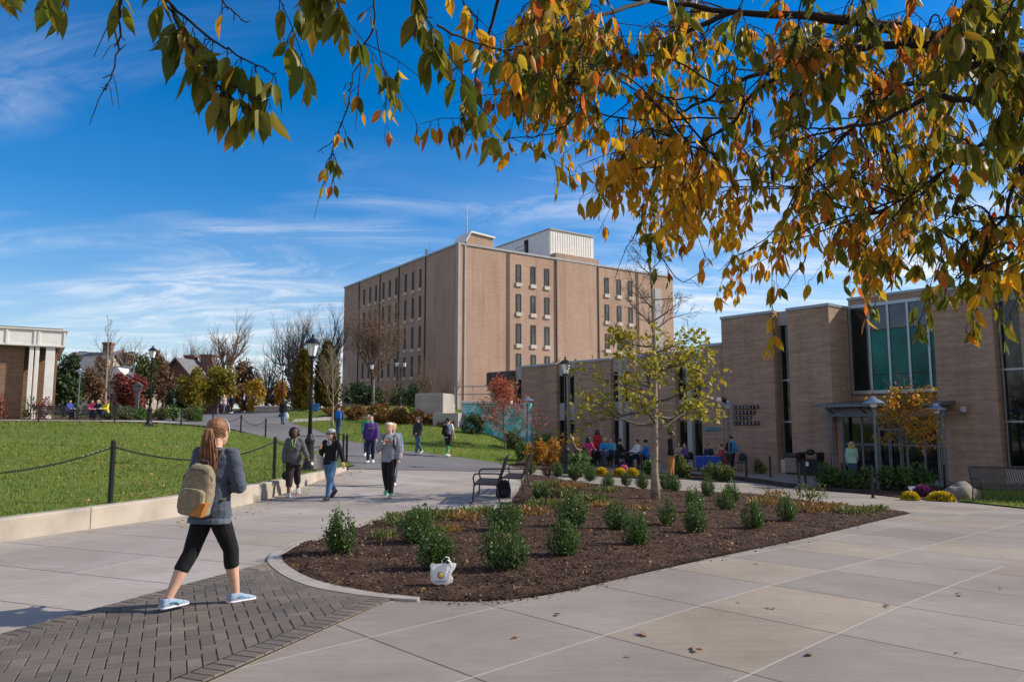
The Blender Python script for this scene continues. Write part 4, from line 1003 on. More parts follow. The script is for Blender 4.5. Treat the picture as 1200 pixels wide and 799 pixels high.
SHR = [(402, 655, 602, 42, 'upright dark green shrub at the left rim of the bed, nearest the walkway', 0), (492, 642, 596, 46, 'loose shrub directly behind the shrub with the plastic bag', 1),
       (510, 674, 622, 46, 'front shrub with the white plastic bag at its foot', 2), (590, 675, 611, 52, 'tallest front shrub, right of the one with the plastic bag', 3), (594, 628, 594, 44, 'pale rounded shrub close behind the tallest front shrub', 0),
       (660, 658, 611, 40, 'dense front shrub of the pair nearest the middle of the bed', 1), (669, 624, 584, 40, 'bright green shrub right behind the middle front pair', 2), (722, 626, 589, 30, 'small round shrub standing alone left of the oak trunk', 3),
       (744, 644, 606, 33, 'round dark shrub at the right front, before the oak trunk', 0), (783, 621, 585, 27, 'upright shrub just right of the oak trunk base', 1), (818, 631, 594, 27, 'narrow tall shrub in front of another one, right of the oak', 2),
       (815, 606, 577, 25, 'shrub half hidden behind the narrow tall shrub right of the oak', 3), (848, 602, 572, 25, 'shrub in the middle of the right hand group of the bed', 1), (858, 592, 570, 21, 'small shrub at the back of the right hand group', 0),
       (829, 586, 560, 18, 'small shrub by the back path, left of the right hand group', 2), (881, 624, 589, 29, 'round dark shrub near the plaza edge, next to last on the right', 3), (922, 615, 583, 24, 'last round shrub towards the pointed tip of the bed', 0),
       (622, 559, 541, 14, 'first small shrub of the back row, right of the steel benches', 1), (652, 562, 545, 15, 'small green shrub beside the bronze leaved one in the back row', 0), (674, 566, 546, 18, 'back row shrub in front of the bigger green bush', 2),
       (691, 567, 548, 16, 'back row shrub left of the yellow mums', 3), (712, 574, 556, 16, 'back row shrub below the first yellow mum', 1), (734, 573, 556, 15, 'back row shrub between two yellow mums', 0), (751, 576, 557, 17, 'back row shrub touching the left of the oak trunk', 2),
       (779, 578, 557, 18, 'back row shrub touching the right of the oak trunk', 3), (792, 580, 559, 15, 'last back row shrub, right of the oak', 1), (633, 590, 570, 22, 'low shrub in the grassy patch behind the tallest front shrub', 2)]
for q in SHR: shrub(*q)
shrub(641, 562, 545, 15, 'bronze leaved small shrub in the back row', bronze=True)

# ---- clump plants
def tuft(rs, n, r, h, lean=.5):
    a = rs.uniform(0, 6.28, n); rr = r * np.sqrt(rs.uniform(0, 1, n)); pos = np.stack([rr * np.cos(a), rr * np.sin(a), rs.uniform(0, h * .7, n)], 1)
    ax = np.stack([np.cos(a) * lean, np.sin(a) * lean, np.ones(n)], 1) + rs.normal(0, .45, (n, 3)); return pos, ax
def clump(px, py, r, h, n, lm, size, label, seed, name='perennial', cat='plant', group=None, wid=.4, stalks=0, f=g, tpl='blade'):
    x, y = G(px, py); rs = np.random.default_rng(seed); pos, ax = tuft(rs, n, r, h)
    t = thing(name, label, cat, (x, y, g(x, y) + .03), 0, group); v_, f_ = leaves(pos, ax, size * rs.uniform(.6, 1.4, n), rs, tpl, wid); link('foliage', npmesh('foliage', v_, f_, LM[lm]), t)
    b = MB()
    for k in range(max(5, stalks)):
        a = rs.uniform(0, 6.28); b.tube([(0, 0, -.03), (math.cos(a) * r * .4, math.sin(a) * r * .4, h * .6), (math.cos(a) * r * .9, math.sin(a) * r * .9, h * rs.uniform(.9, 1.7 if stalks else 1.0))], [.006, .005, .003], 3, caps=False)
    b.build('stem', M['twig'], t); return t
CL = [(478, 617, .42, .28, 420, 'per', .10, 'feathery green perennial spilling at the walkway edge of the bed'), (505, 612, .4, .3, 420, 'per', .1, 'second feathery green perennial behind the loose shrub'),
      (540, 612, .38, .2, 300, 'perbr', .09, 'faded orange brown perennial in front of the steel bench'), (560, 606, .4, .22, 360, 'per', .1, 'green perennial below the legs of the steel bench'),
      (523, 626, .25, .12, 200, 'perbr', .09, 'low rusty perennial beside the loose shrub'), (620, 605, .4, .2, 320, 'perbr', .09, 'orange perennial behind the tallest front shrub'), (640, 597, .45, .26, 420, 'per', .1, 'yellow green perennial left of the bright green shrub'),
      (655, 584, .5, .28, 420, 'per', .11, 'olive perennial clump near the bench end'), (690, 590, .5, .26, 420, 'per', .11, 'pale green perennial right of the bright green shrub'), (672, 574, .5, .22, 380, 'perbr', .1, 'tan perennial in the grassy back corner of the bed'),
      (640, 572, .5, .25, 380, 'per', .11, 'olive clump behind the benches at the bed corner'), (708, 596, .35, .1, 260, 'perbr', .09, 'flat patch of bright orange fallen blooms by the lone round shrub'), (712, 578, .35, .2, 220, 'per', .1, 'green clump in front of the yellow mums'),
      (450, 634, .2, .14, 120, 'per', .09, 'tiny green perennial beside the walkway shrub'), (752, 600, .25, .16, 140, 'perbr', .09, 'small dry clump left of the oak trunk'),
      (893, 594, .4, .3, 260, 'perbr', .1, 'rusty perennial at the back right of the bed'), (945, 602, .45, .4, 320, 'perbr', .1, 'dry tall stemmed perennial beside the last round shrub'), (975, 600, .4, .2, 300, 'perbr', .1, 'bright orange perennial near the bed tip'),
      (1003, 604, .4, .2, 300, 'per', .1, 'green perennial at the bed tip'), (1025, 600, .3, .14, 200, 'per', .1, 'last low green perennial at the bed tip'), (908, 588, .4, .4, 220, 'perbr', .1, 'thin stemmed dry perennial behind the next to last shrub'), (950, 588, .45, .7, 240, 'per', .11, 'tall wispy yellow green perennial at the path edge')]
for i, (px, py, r, h, n, lm, s_, lab) in enumerate(CL): clump(px, py, r * .9, h * .75, int(n * .55), lm, s_ * .85, lab, 200 + i, group='perennials of the planting bed', stalks=14 if 'stem' in lab or 'wispy' in lab else 0)
def bush(px0, px1, pyt, pyb, Y, lm, n, size, label, seed, name='shrub', group=None, depth=None, z=None):
    a, c_ = P(px0, pyb, Y), P(px1, pyb, Y); x = (a.x + c_.x) / 2; rx = (c_.x - a.x) / 2; z = g(x, Y) if z is None else z; h = P((px0 + px1) / 2, pyt, Y).z - z
    rs = np.random.default_rng(seed); pos, _ = ellcloud(rs, n, (0, 0, h * .42), (rx, depth or rx, h * .6), 16, .42, shell=.4); pos = pos[pos[:, 2] > 0]
    t = thing(name, label, 'shrub', (x, Y, z), 0, group); v_, f_ = leaves(pos, rs.normal(size=pos.shape) + np.array((0, 0, .3)), size * rs.uniform(.6, 1.3, len(pos)), rs); link('foliage', npmesh('foliage', v_, f_, LM[lm]), t)
    b = MB()
    for k in range(9):
        q = V(pos[k * 7 % len(pos)]); b.tube([(q.x * .1, q.y * .1, -.1), q * .5, q], [.02, .014, .006], 4, caps=False)
    b.build('stem', M['darkbark'], t); return t
for i, (a, c_, t_, bt, Y, lab) in enumerate(((378, 408, 474, 492, 58, 'left end shrub of the russet hedge on the slope'), (402, 434, 474, 493, 56, 'russet hedge shrub directly below the single lamp'), (428, 462, 472, 497, 54, 'russet hedge shrub right of the single lamp'),
        (452, 486, 476, 502, 51, 'bushy russet shrub in the middle of the slope'), (474, 500, 482, 507, 49.5, 'russet shrub just above the walking man in jeans'), (494, 518, 486, 510, 48.5, 'russet shrub before the rough concrete block'), (512, 538, 494, 513, 46.5, 'last small russet shrub before the smooth concrete block'))):
    bush(a, c_, t_, bt, Y, 'hedge', 2200, .2, lab, 300 + i, 'russet_shrub', 'russet shrubs along the slope', 1.2)
for i, (a, c_, t_, bt, Y, lab, lm) in enumerate(((614, 642, 515, 550, 33, 'big amber shrub at the left end behind the back row', 'ambr'), (634, 660, 514, 550, 34, 'amber shrub just left of the black lamp base', 'ambr'), (654, 684, 510, 545, 36, 'yellow orange shrub behind the black lamp base', 'ambr'),
        (602, 620, 516, 545, 35, 'green shrub below the red maple', 'box'), (668, 694, 528, 562, 27.5, 'big rounded green bush right of the black lamp base', 'box'), (590, 612, 500, 530, 40, 'olive shrub left of the silver lamp by the mural', 'green'), (622, 650, 505, 528, 42, 'low green shrub against the wing wall', 'box'),
        (790, 812, 534, 566, 30, 'loose green shrub behind the standing man in mustard trousers', 'per'), (756, 772, 536, 562, 31, 'green shrub half hidden by the oak trunk', 'box'))):
    bush(a, c_, t_, bt, Y, lm, 1500, .13, lab, 320 + i, 'garden_shrub', 'garden shrubs before the patio', .8)
for i, (a, c_) in enumerate(((958, 976), (970, 988), (986, 1006), (1002, 1024), (1028, 1048), (1044, 1066), (1068, 1094))):
    bush(a, c_, 541 + (i % 3) * 2, 572, 27.2 - i * .25, 'box', 800, .12, ['leftmost hedge shrub beside the litter bin', 'second hedge shrub from the litter bin', 'hedge shrub below the woman at the entrance', 'hedge shrub left of the silver lamp at the entrance', 'hedge shrub right of the silver lamp at the entrance', 'hedge shrub left of the orange maple trunk', 'hedge shrub right of the orange maple trunk'][i], 340 + i, 'hedge_shrub', 'hedge shrubs before the glass entrance', .55)
for i, (a, c_, t_, bt, Y) in enumerate(((822, 842, 540, 566, 29), (838, 858, 542, 567, 28.5), (884, 898, 538, 558, 36), (845, 862, 546, 566, 28.2))):
    bush(a, c_, t_, bt, Y, 'per', 600, .12, ['tall grassy plant right of the standing man in mustard trousers', 'tall grassy plant below the silver lamp post', 'wispy sapling shrub in front of the two dark chairs', 'thin grassy plant at the patio corner'][i], 360 + i, 'grassy_shrub', None, .5)
for i, (px, lab) in enumerate(((128, 'low shrub under the bare tree across the lawn'), (146, 'low shrub below the dark red maple'), (164, 'low shrub just left of the lawn lamp'), (188, 'low shrub right of the lawn lamp'), (203, 'low shrub before the porch of the brick house'), (221, 'low shrub below the yellow green tree'), (234, 'low shrub at the bend of the far path'))):
    bush(px - 9, px + 9, 476, 492, 53 - i * .3, 'green' if i % 2 else 'box', 700, .16, lab, 380 + i, 'low_shrub', 'low shrubs beyond the lawn', 1)
for i, (px, pyt, lm, lab) in enumerate(((0, 456, 'maroon', 'dark red shrub before the pavilion wall'), (34, 462, 'green', 'thin grey green shrub at the paired columns'), (50, 464, 'maroon', 'thin reddish shrub at the corner column'))):
    bush(px - 9, px + 9, pyt, 490, 52, lm, 420, .16, lab, 400 + i, 'pavilion_shrub', None, .6)
tag(sheet('far_mulch', [(-24.5, 50.6), (-45, 51.6), (-45, 60), (-30, 62), (-25.6, 57.5)], g, .02, 1, M['mulch']), kind='structure')

# ---- mums in flower
def mum(px, pyb, wpx, hpx, lm, label, Y=None):
    x, y = G(px, pyb); s_ = y / F; rx, h = wpx * s_ / 2, hpx * s_; rs = np.random.default_rng(int(px)); n = 900
    a = rs.uniform(0, 6.28, n); e = np.arcsin(rs.uniform(0.0, 1, n)); pos = np.stack([rx * np.cos(e) * np.cos(a), rx * np.cos(e) * np.sin(a), h * np.sin(e)], 1) * rs.uniform(.9, 1.03, (n, 1)); ax = unit(pos / np.array((rx, rx, h))) + rs.normal(0, .5, (n, 3))
    t = thing('chrysanthemum', label, 'flower', (x, y, g(x, y) + .03), 0, 'potted round chrysanthemums'); v_, f_ = leaves(pos, ax, .045 * rs.uniform(.7, 1.3, n), rs, 'card', .9); link('bloom', npmesh('bloom', v_, f_, LM[lm]), t)
    n = 260; a = rs.uniform(0, 6.28, n); pos = np.stack([rx * .85 * np.cos(a), rx * .85 * np.sin(a), rs.uniform(0, h * .6, n)], 1); v_, f_ = leaves(pos, rs.normal(size=(n, 3)), .07, rs); link('foliage', npmesh('foliage', v_, f_, LM['box']), t)
    b = MB(); b.ell((0, 0, h * .35), rx * .86, rx * .86, h * .55, 10, 6); b.build('stem', M['darkbark'], t, smooth=True)
mum(705, 557, 15, 8, 'mumy', 'yellow mum at the left, right of the rounded green bush'); mum(727, 558, 15, 8, 'mumy', 'yellow mum in the middle below the pink bag'); mum(741, 558, 15, 8, 'mumy', 'yellow mum nearest the oak trunk')
mum(1067, 586, 18, 8, 'mumy', 'yellow mum under the small white plaque'); mum(1103, 587, 28, 9, 'mumy', 'wide yellow mum beside the grey boulder'); mum(1082, 583, 21, 13, 'mump', 'purple mum between the two yellow ones near the boulder')
mum(730, 551, 12, 9, 'mump', 'purple mum on the patio edge behind the yellow ones')
# entrance mulch and lawn patch
tag(sheet('entry_mulch', pg((940, 574), (1000, 577), (1064, 584), (1120, 588), (1128, 578), (1112, 570), (1000, 567), (960, 568)), g, .03, .5, M['mulch']), kind='structure')
tag(sheet('entry_lawn', pg((1124, 588), (1200, 596), (1260, 600), (1240, 567), (1180, 566), (1110, 568), (1130, 578)), g, .035, .5, M['turf']), kind='structure')
tag(sheet('patio_mulch', pg((600, 547), (640, 551), (700, 558), (752, 561), (860, 562), (930, 572), (935, 568), (862, 558), (800, 555), (752, 554), (690, 549), (655, 538), (616, 528)), g, .03, .5, M['mulch']), kind='structure')
# boulder
bm = bmesh.new(); bmesh.ops.create_icosphere(bm, subdivisions=4, radius=1)
for v_ in bm.verts:
    n_ = mnoise.noise(v_.co * 1.3 + V((4, 1, 2))) * .28 + mnoise.noise(v_.co * 4) * .07 + mnoise.noise(v_.co * 11) * .02; v_.co *= 1 + n_; v_.co.x *= .52; v_.co.y *= .45; v_.co.z = max(-.2, v_.co.z) * .42
me = bpy.data.meshes.new('boulder'); bm.to_mesh(me); bm.free(); me.polygons.foreach_set('use_smooth', [True] * len(me.polygons)); me.materials.append(nmat('grey_stone', (.19, .17, .145), .9, .35, 5, 25, .7))
x, y = G(1126, 586); tag(link('boulder', me, None, (x, y, g(x, y) + .08), .4), 'rounded grey boulder on the grass beside the yellow mums', 'rock')

# ---- stuff: grass, mulch chips, leaf litter
rs = np.random.default_rng(77)
def scatter(poly, n, f, wfun=None):
    a = np.array([p[:2] for p in poly]); lo, hi = a.min(0), a.max(0); q = rs.uniform(lo, hi, (n, 2)); q = q[inpoly(poly, q[:, 0], q[:, 1])]
    if wfun is not None: q = q[rs.uniform(0, 1, len(q)) < wfun(q[:, 0], q[:, 1])]
    return np.column_stack([q, f.many(q)])
LM['grass'] = leafmat('grass_blades', [(.075, .14, .014), (.11, .19, .02), (.15, .21, .03), (.25, .22, .06), (.06, .11, .012), (.13, .20, .025)], .3, .5, patch=.45)
gp = scatter(lawn_poly, 620000, gl, lambda x, y: np.minimum(1, (11.5 / np.hypot(x, y)) ** 1.7) * (x > -.85 * y - 2))
ax = rs.normal(0, .45, gp.shape) + np.array((0, 0, 1)); sz = .05 * (np.hypot(gp[:, 0], gp[:, 1]) / 11) ** .55 * rs.uniform(.6, 1.4, len(gp))
v_, f_ = leaves(gp, ax, sz, rs, 'card', .22); tag(link('grass', npmesh('grass', v_, f_, LM['grass'])), kind='stuff')
gp = np.concatenate([scatter(slope_poly, 60000, g), scatter(pg((1124, 588), (1200, 596), (1260, 600), (1240, 567), (1180, 566), (1110, 568), (1130, 578)), 9000, g)]); ax = rs.normal(0, .45, gp.shape) + np.array((0, 0, 1)); v_, f_ = leaves(gp + np.array((0, 0, .02)), ax, .09 * rs.uniform(.6, 1.4, len(gp)), rs, 'card', .3); tag(link('slope_grass', npmesh('slope_grass', v_, f_, LM['grass'])), kind='stuff')
LM['litter'] = leafmat('fallen_leaf_litter', [(.34, .16, .04), (.22, .11, .04), (.42, .26, .06), (.3, .2, .1)], .15, .7)
gp = scatter(lawn_poly, 40000, gl, lambda x, y: (x > -.9 * y) * np.array([.05 + .5 * max(0, mnoise.noise(V((p * .35, q * .35, 2))) + .15) for p, q in zip(x, y)])); gp[:, 2] += .03; v_, f_ = leaves(gp, rs.normal(size=gp.shape) * np.array((1, 1, .25)), .07 * rs.uniform(.6, 1.3, len(gp)), rs, 'card', .7); tag(link('leaf_litter', npmesh('leaf_litter', v_, f_, LM['litter'])), kind='stuff')
LM['chip'] = leafmat('bark_chips', [(.035, .02, .014), (.085, .05, .034), (.15, .095, .065), (.06, .035, .025), (.24, .17, .12)], 0, .9)
gp = scatter(bedp, 100000, g, lambda x, y: np.minimum(1, (8 / np.hypot(x, y)) ** 1.5))
gp[:, 2] += .052 + np.array([lump(a, b_) for a, b_ in gp[:, :2]]); v_, f_ = leaves(gp, rs.normal(size=gp.shape) * np.array((1, 1, .3)), .035 * rs.uniform(.5, 1.6, len(gp)), rs, 'card', .45); tag(link('mulch_chips', npmesh('mulch_chips', v_, f_, LM['chip'])), kind='stuff')
ed_ = np.array(bedp + bedp[:1]); k_ = rs.integers(0, len(bedp), 2600); t_ = rs.uniform(0, 1, (2600, 1)); q_ = ed_[k_] * (1 - t_) + ed_[k_ + 1] * t_ + rs.normal(0, .07, (2600, 2)) * rs.uniform(.2, 1.6, (2600, 1)); q_ = q_[~inpoly(bedp, q_[:, 0], q_[:, 1])]
q_ = np.column_stack([q_, g.many(q_) + .012]); v_, f_ = leaves(q_, rs.normal(size=q_.shape) * np.array((1, 1, .15)), .028 * rs.uniform(.4, 1.5, len(q_)), rs, 'card', .45); tag(link('spilled_mulch', npmesh('spilled_mulch', v_, f_, LM['chip'])), kind='stuff')
gp = scatter(bedp, 1500, g, lambda x, y: .3 + .7 * (y > 11)); gp[:, 2] += .07; v_, f_ = leaves(gp, rs.normal(size=gp.shape) * np.array((1, 1, .25)), .06 * rs.uniform(.5, 1.3, len(gp)), rs, 'card', .6); tag(link('bed_leaf_litter', npmesh('bed_leaf_litter', v_, f_, LM['litter'])), kind='stuff')
gp = scatter(walk_poly, 26000, g, lambda x, y: (y > 12) * (y < 27) * np.clip(1 - np.abs(x + 5.3) / .5, 0, 1)); gp[:, 2] += .012; v_, f_ = leaves(gp, rs.normal(size=gp.shape) * np.array((1, 1, .2)), .045 * rs.uniform(.5, 1.3, len(gp)), rs, 'card', .6); tag(link('gutter_leaves', npmesh('gutter_leaves', v_, f_, LM['litter'])), kind='stuff')
# single leaves lying on the plaza
LM['dry'] = leafmat('dry_leaf', [(.24, .10, .035), (.33, .15, .04), (.16, .08, .04)], .15, .6)
for i, (px, py, s_) in enumerate(((757, 745, .13), (655, 722, .1), (815, 761, .12), (902, 713, .09), (1037, 710, .09), (947, 766, .1), (1125, 697, .1), (885, 661, .07), (1173, 690, .06), (600, 748, .07), (735, 770, .05), (353, 602, .09), (298, 602, .08), (866, 706, .05), (1123, 765, .05))):
    x, y = G(px, py); rs_ = np.random.default_rng(500 + i); pos = np.zeros((3, 3)) + rs_.normal(0, s_ * .15, (3, 3)) * np.array((1, 1, .1)); ax = rs_.normal(size=(3, 3)) * np.array((1, 1, .12)) + np.array((0, 0, .12))
    v_, f_ = leaves(pos, ax, s_ * .7 * np.array((1, .8, .6)), rs_, 'blade', .55, .5); v_[:, 2] = (v_[:, 2] - v_[:, 2].min()) * .45 + .002
    tag(link('fallen_leaf', npmesh('fallen_leaf', v_, f_, LM['dry']), None, (x, y, g(x, y))), 'curled dry brown leaf lying on the pale concrete', 'leaf', 'dry leaves on the concrete')

# far woods closing the view beyond the houses
rs = np.random.default_rng(91); pos = []
for k in range(46):
    x = -95 + k * 2.6 + rs.uniform(-1, 1); y = 150 + rs.uniform(-8, 8); h = rs.uniform(5, 10.5); p_, _ = ellcloud(rs, 330, (x, y, g(x, y) + h * .42), (rs.uniform(2.5, 4.2), 2.5, h * .6), 9, .45, shell=.3); pos.append(p_)
for k in range(26):   # trees past the left edge of the lawn
    x = -72 + rs.uniform(-4, 4); y = -22 + k * 3.1; h = rs.uniform(8, 14); p_, _ = ellcloud(rs, 330, (x, y, 1 + h * .42), (rs.uniform(3, 5), 3.5, h * .6), 9, .45, shell=.3); pos.append(p_)
pos = np.concatenate(pos); v_, f_ = leaves(pos, rs.normal(size=pos.shape), .62 * rs.uniform(.6, 1.3, len(pos)), rs)
LM['woods'] = leafmat('far_woods_leaves', [(.13, .075, .045), (.09, .075, .035), (.17, .10, .05), (.07, .075, .03), (.2, .13, .05)], .25, patch=.08)
tag(link('far_woods', npmesh('far_woods', v_, f_, LM['woods'])), kind='stuff')

leafy('brown_tree', 'loose brown leaved tree hiding the right part of the cream house', 100, 126, 412, 470, 92, 'brown', 2200, .34, 81, 26, .3)
leafy('brown_tree', 'tall russet tree behind the lawn lamp, hiding the left of the brick house gable', 174, 198, 410, 470, 90, 'brown', 2200, .32, 82, 26, .3)
leafy('shrub_tree', 'low amber and brown thicket between the yellow green tree and the golden tree', 268, 300, 446, 486, 84, 'hedge', 1800, .3, 83, 20, .36)
leafy('shrub_tree', 'dark green shrub tree at the foot of the red brick house porch', 196, 222, 452, 486, 76, 'dkgreen', 1700, .28, 84, 20, .36)
# ------------------------------------------------------------------ lamps
m, nt, out = newmat('frosted_lantern_glass'); principled(nt, out, (.78, .8, .82), .35, 0, .5); M['frost'] = m
def black_lamp(x, y, z, label, heads=1, h=4.3):
    t = thing('street_lamp', label, 'street lamp', (x, y, z), 0, 'black lantern lamp posts')
    b = MB(); b.lathe([(.24, -.1), (.24, .06), (.2, .1), (.19, .18), (.15, .26), (.135, .34), (.125, .8), (.15, .86), (.15, .92), (.1, .99), (.075, 1.1)], n=14); b.build('base', M['black'], t, smooth=False)
    b = MB(); b.cbox(-.33, .33, -.33, .33, -.35, -.02, .03); b.build('footing', M['conc'], t)
    b = MB(); b.lathe([(.066, 1.05), (.05, 2.2), (.045, h - .85), (.07, h - .82), (.07, h - .78), (.045, h - .74)], n=12); b.build('pole', M['black'], t, smooth=True)
    for k in range(heads):
        ox_ = 0 if heads == 1 else (-.34 if k == 0 else .34); zb = h - .72
        if heads > 1: b = MB(); b.tube([(0, 0, h - .95), (ox_ * .7, 0, h - .92), (ox_, 0, zb)], .03, 6); b.build('arm', M['black'], t)
        b = MB(); b.lathe([(.05, zb - .04), (.11, zb), (.12, zb + .05), (.09, zb + .06)], (ox_, 0, 0), 10); ln = b.build('lantern', M['black'], t)
        b = MB(); b.lathe([(.10, zb + .06), (.185, zb + .44)], (ox_, 0, 0), 8); b.build('glass', M['frost'], ln)
        b = MB(); b.lathe([(.235, zb + .43), (.235, zb + .46), (.2, zb + .5), (.13, zb + .57), (.06, zb + .61), (.03, zb + .66), (.045, zb + .69), (.012, zb + .74)], (ox_, 0, 0), 12); b.build('cap', M['black'], ln)
        for q in range(8):
            a = math.pi / 8 + q * math.pi / 4; b = MB(); b.tube([(ox_ + .1 * math.cos(a), .1 * math.sin(a), zb + .05), (ox_ + .188 * math.cos(a), .188 * math.sin(a), zb + .45)], .008, 4)
            if q % 2 == 0: b.build('rib', M['black'], ln)
def lampat(px, Y, label, heads=1, f=g, pyt=None):
    x = P(px, 480, Y).x; z = f(x, Y); h = 4.3 if pyt is None else min(5.0, P(px, pyt, Y).z - z); black_lamp(x, Y, z, label, heads, h)
lampat(364, 22.6, 'nearest tall black lamp with a white lantern, behind the two walking women', f=gl, pyt=392)
lampat(175.5, 40.3, 'black lamp with a dark lantern standing alone on the far lawn edge', f=gl, pyt=405)
lampat(434.5, 60, 'single headed black lamp rising from the russet hedge', pyt=423)
lampat(468.5, 66, 'twin headed black lamp in front of the tall hall', 2, pyt=421)
lampat(330, 57, 'small far black lamp beside the path walker with the white bag', pyt=424)
lampat(663, 29, 'dark lamp post beside the patio, its lantern among the oak leaves', pyt=418)
def silver_lamp(x, y, z, h, label, spots=False, sc=1.0):
    t = thing('path_lamp', label, 'path lamp', (x, y, z), 0, 'silver path lamps')
    b = MB(); b.lathe([(.11, -.1), (.11, .03), (.055, .06), (.05, h - .35), (.035, h - .3), (.035, h - .1)], n=10); b.build('pole', M['alupaint'], t, smooth=False)
    b = MB(); b.lathe([(.36 * sc, h - .16), (.36 * sc, h - .14), (.2 * sc, h - .05), (.1, h), (.09, h + .06), (.02, h + .09)], n=16); b.build('shade', M['alu'], t, smooth=False)
    b = MB(); b.lathe([(.1, h - .3), (.13, h - .17)], n=10); b.build('lens', M['frost'], t)
    if spots:
        for k, (dx_, m_) in enumerate(((-.42, M['white']), (-.2, M['black']))):
            b = MB(); b.ell((dx_, 0, h + .1), .14, .14, .14, 10, 6); b.tube([(dx_, 0, h + .02), (dx_ * .5, 0, h - .05), (0, 0, h - .05)], .025, 5); b.build('spotlight', m_, t)
for px, Y, pyt, lab, sp in ((618, 40, 466, 'slim silver lamp in front of the left end of the wing, near the red maple', False), (853, 36.5, 471, 'silver lamp with two spotlights, beside the word sign of the library', True), (1024, 26.2, 467, 'silver lamp with a wide cone shade left of the orange maple', False),
                            (1097, 28.2, 475, 'silver lamp behind the right side of the orange maple', False), (91, 51, 433, 'thin pale lamp post beyond the lawn, next to the benches', False)):
    x = P(px, 480, Y).x; z = g(x, Y); silver_lamp(x, Y, z, P(px, pyt, Y).z - z, lab, sp)

# ------------------------------------------------------------------ bollards and chains
def bollard(x, y, z, label, h=.98, group='black bollards', loop=True):
    t = thing('bollard', label, 'bollard', (x, y, z), 0, group)
    b = MB(); b.lathe([(.042, -.15), (.042, h - .02), (.036, h), (.01, h + .004)], n=12); b.build('post', M['black'], t, smooth=False)
    b = MB(); b.lathe([(.085, -.01), (.085, .012), (.05, .02)], n=12); b.build('base_plate', M['black'], t)
    if loop: b = MB(); b.lathe([(.05, h - .13), (.05, h - .1)], n=10); b.build('collar', M['black'], t)
    return V((x, y, z + h - .11))
def chain(a, c_, sag, label, near=True):
    L_ = (c_ - a).length; pts = []; n = max(8, int(L_ / (.046 if near else .5)))
    for i in range(n + 1):
        t = i / n; p = a.lerp(c_, t); p.z -= sag * 4 * t * (1 - t); pts.append(p)
    b = MB()
    if near:
        for i in range(n):
            p, q = pts[i], pts[i + 1]; d = (q - p); ln = d.length; d.normalize(); s_ = d.cross(V((0, 0, 1))).normalized(); s_.rotate(Quaternion(d, R(45 if i % 2 else -45))); c0 = (p + q) / 2
            loop_ = [c0 + d * (ln * .72) * math.cos(k * math.pi / 4) + s_ * .017 * math.sin(k * math.pi / 4) for k in range(9)]; b.tube(loop_, .0062, 4, caps=False)
    else: b.tube(pts, .016, 5)
    tag(b.build('chain', M['black']), label, 'chain', 'chains between the bollards')
B_ = {}
def bol(key, px, pyb, label, f=gl, h=.98): x, y = G(px, pyb, f); B_[key] = bollard(x, y, f(x, y), label, h)
B_['out'] = bollard(-8.1, 8.6, gl(-8.1, 8.6), 'bollard at the near end of the lawn wall, beyond the picture edge', 1.02)
bol('b1', 129, 589, 'nearest bollard on the lawn, left of the woman with the backpack', h=1.04); bol('b2', 321, 561, 'bollard right behind the walking woman in the grey hoodie', h=1.04)
bol('b3', 396, 537, 'left one of three close bollards at the wall end', h=1.0); bol('b4', 402, 538.5, 'middle one of three close bollards at the wall end', h=1.0); bol('b5', 406, 541, 'right one of three close bollards at the wall end', h=1.02)
for key, px, pyb, lab in (('f1', 46, 493, 'far bollard in front of the pavilion columns'), ('f2', 91, 494.2, 'far bollard at the foot of the thin pale lamp post'), ('f3', 134, 495.5, 'far bollard left of the lamp on the far lawn edge'), ('f4', 212, 500, 'far bollard right of the lamp on the far lawn edge'),
                          ('f5', 249, 501, 'far bollard at the path bend, before the yellow green trees'), ('f6', 282, 507, 'far bollard above the head of the woman with the backpack'), ('f7', 311, 512, 'far bollard at the curve of the asphalt path')):
    try: bol(key, px, pyb, lab)
    except ValueError: B_[key] = bollard(P(px, 480, 44).x, 44, gl(P(px, 480, 44).x, 44), lab)
chain(B_['out'], B_['b1'], .3, 'chain hanging from the nearest bollard out of the picture on the left'); chain(B_['b1'], B_['b2'], .33, 'long chain passing behind the woman with the backpack'); chain(B_['b2'], B_['b3'], .32, 'chain passing behind the two walking women')
chain(B_['b5'] , B_['b4'] , .04, 'short chain joining the close bollards at the wall end')
for a, c_, lab in (('f5', 'f6', 'far thin chain at the path bend'), ('f6', 'f7', 'far thin chain along the curve of the asphalt path')): chain(B_[a], B_[c_], .35, lab, False)
for px, pyb, lab in ((708, 556.5, 'patio bollard behind the left yellow mum'), (752, 557.5, 'patio bollard just left of the oak trunk'), (791, 560, 'patio bollard beside the man in mustard trousers'), (847, 560, 'patio bollard left of the lamp with two spotlights'), (875, 558.5, 'bollard left of the two dark chairs'), (903, 559, 'bollard right of the two dark chairs'),
                     (937, 577, 'bollard in front of the litter bins at the path edge'), (944, 570, 'bollard just behind the one before the litter bins'), (988, 573, 'bollard among the entrance hedge shrubs'), (1023, 583.5, 'bollard in front of the entrance mulch, before the silver lamp'), (1108, 575, 'bollard left of the boulder, by the brick pier')):
    x, y = G(px, pyb); bollard(x, y, g(x, y), lab, .92, 'black bollards')

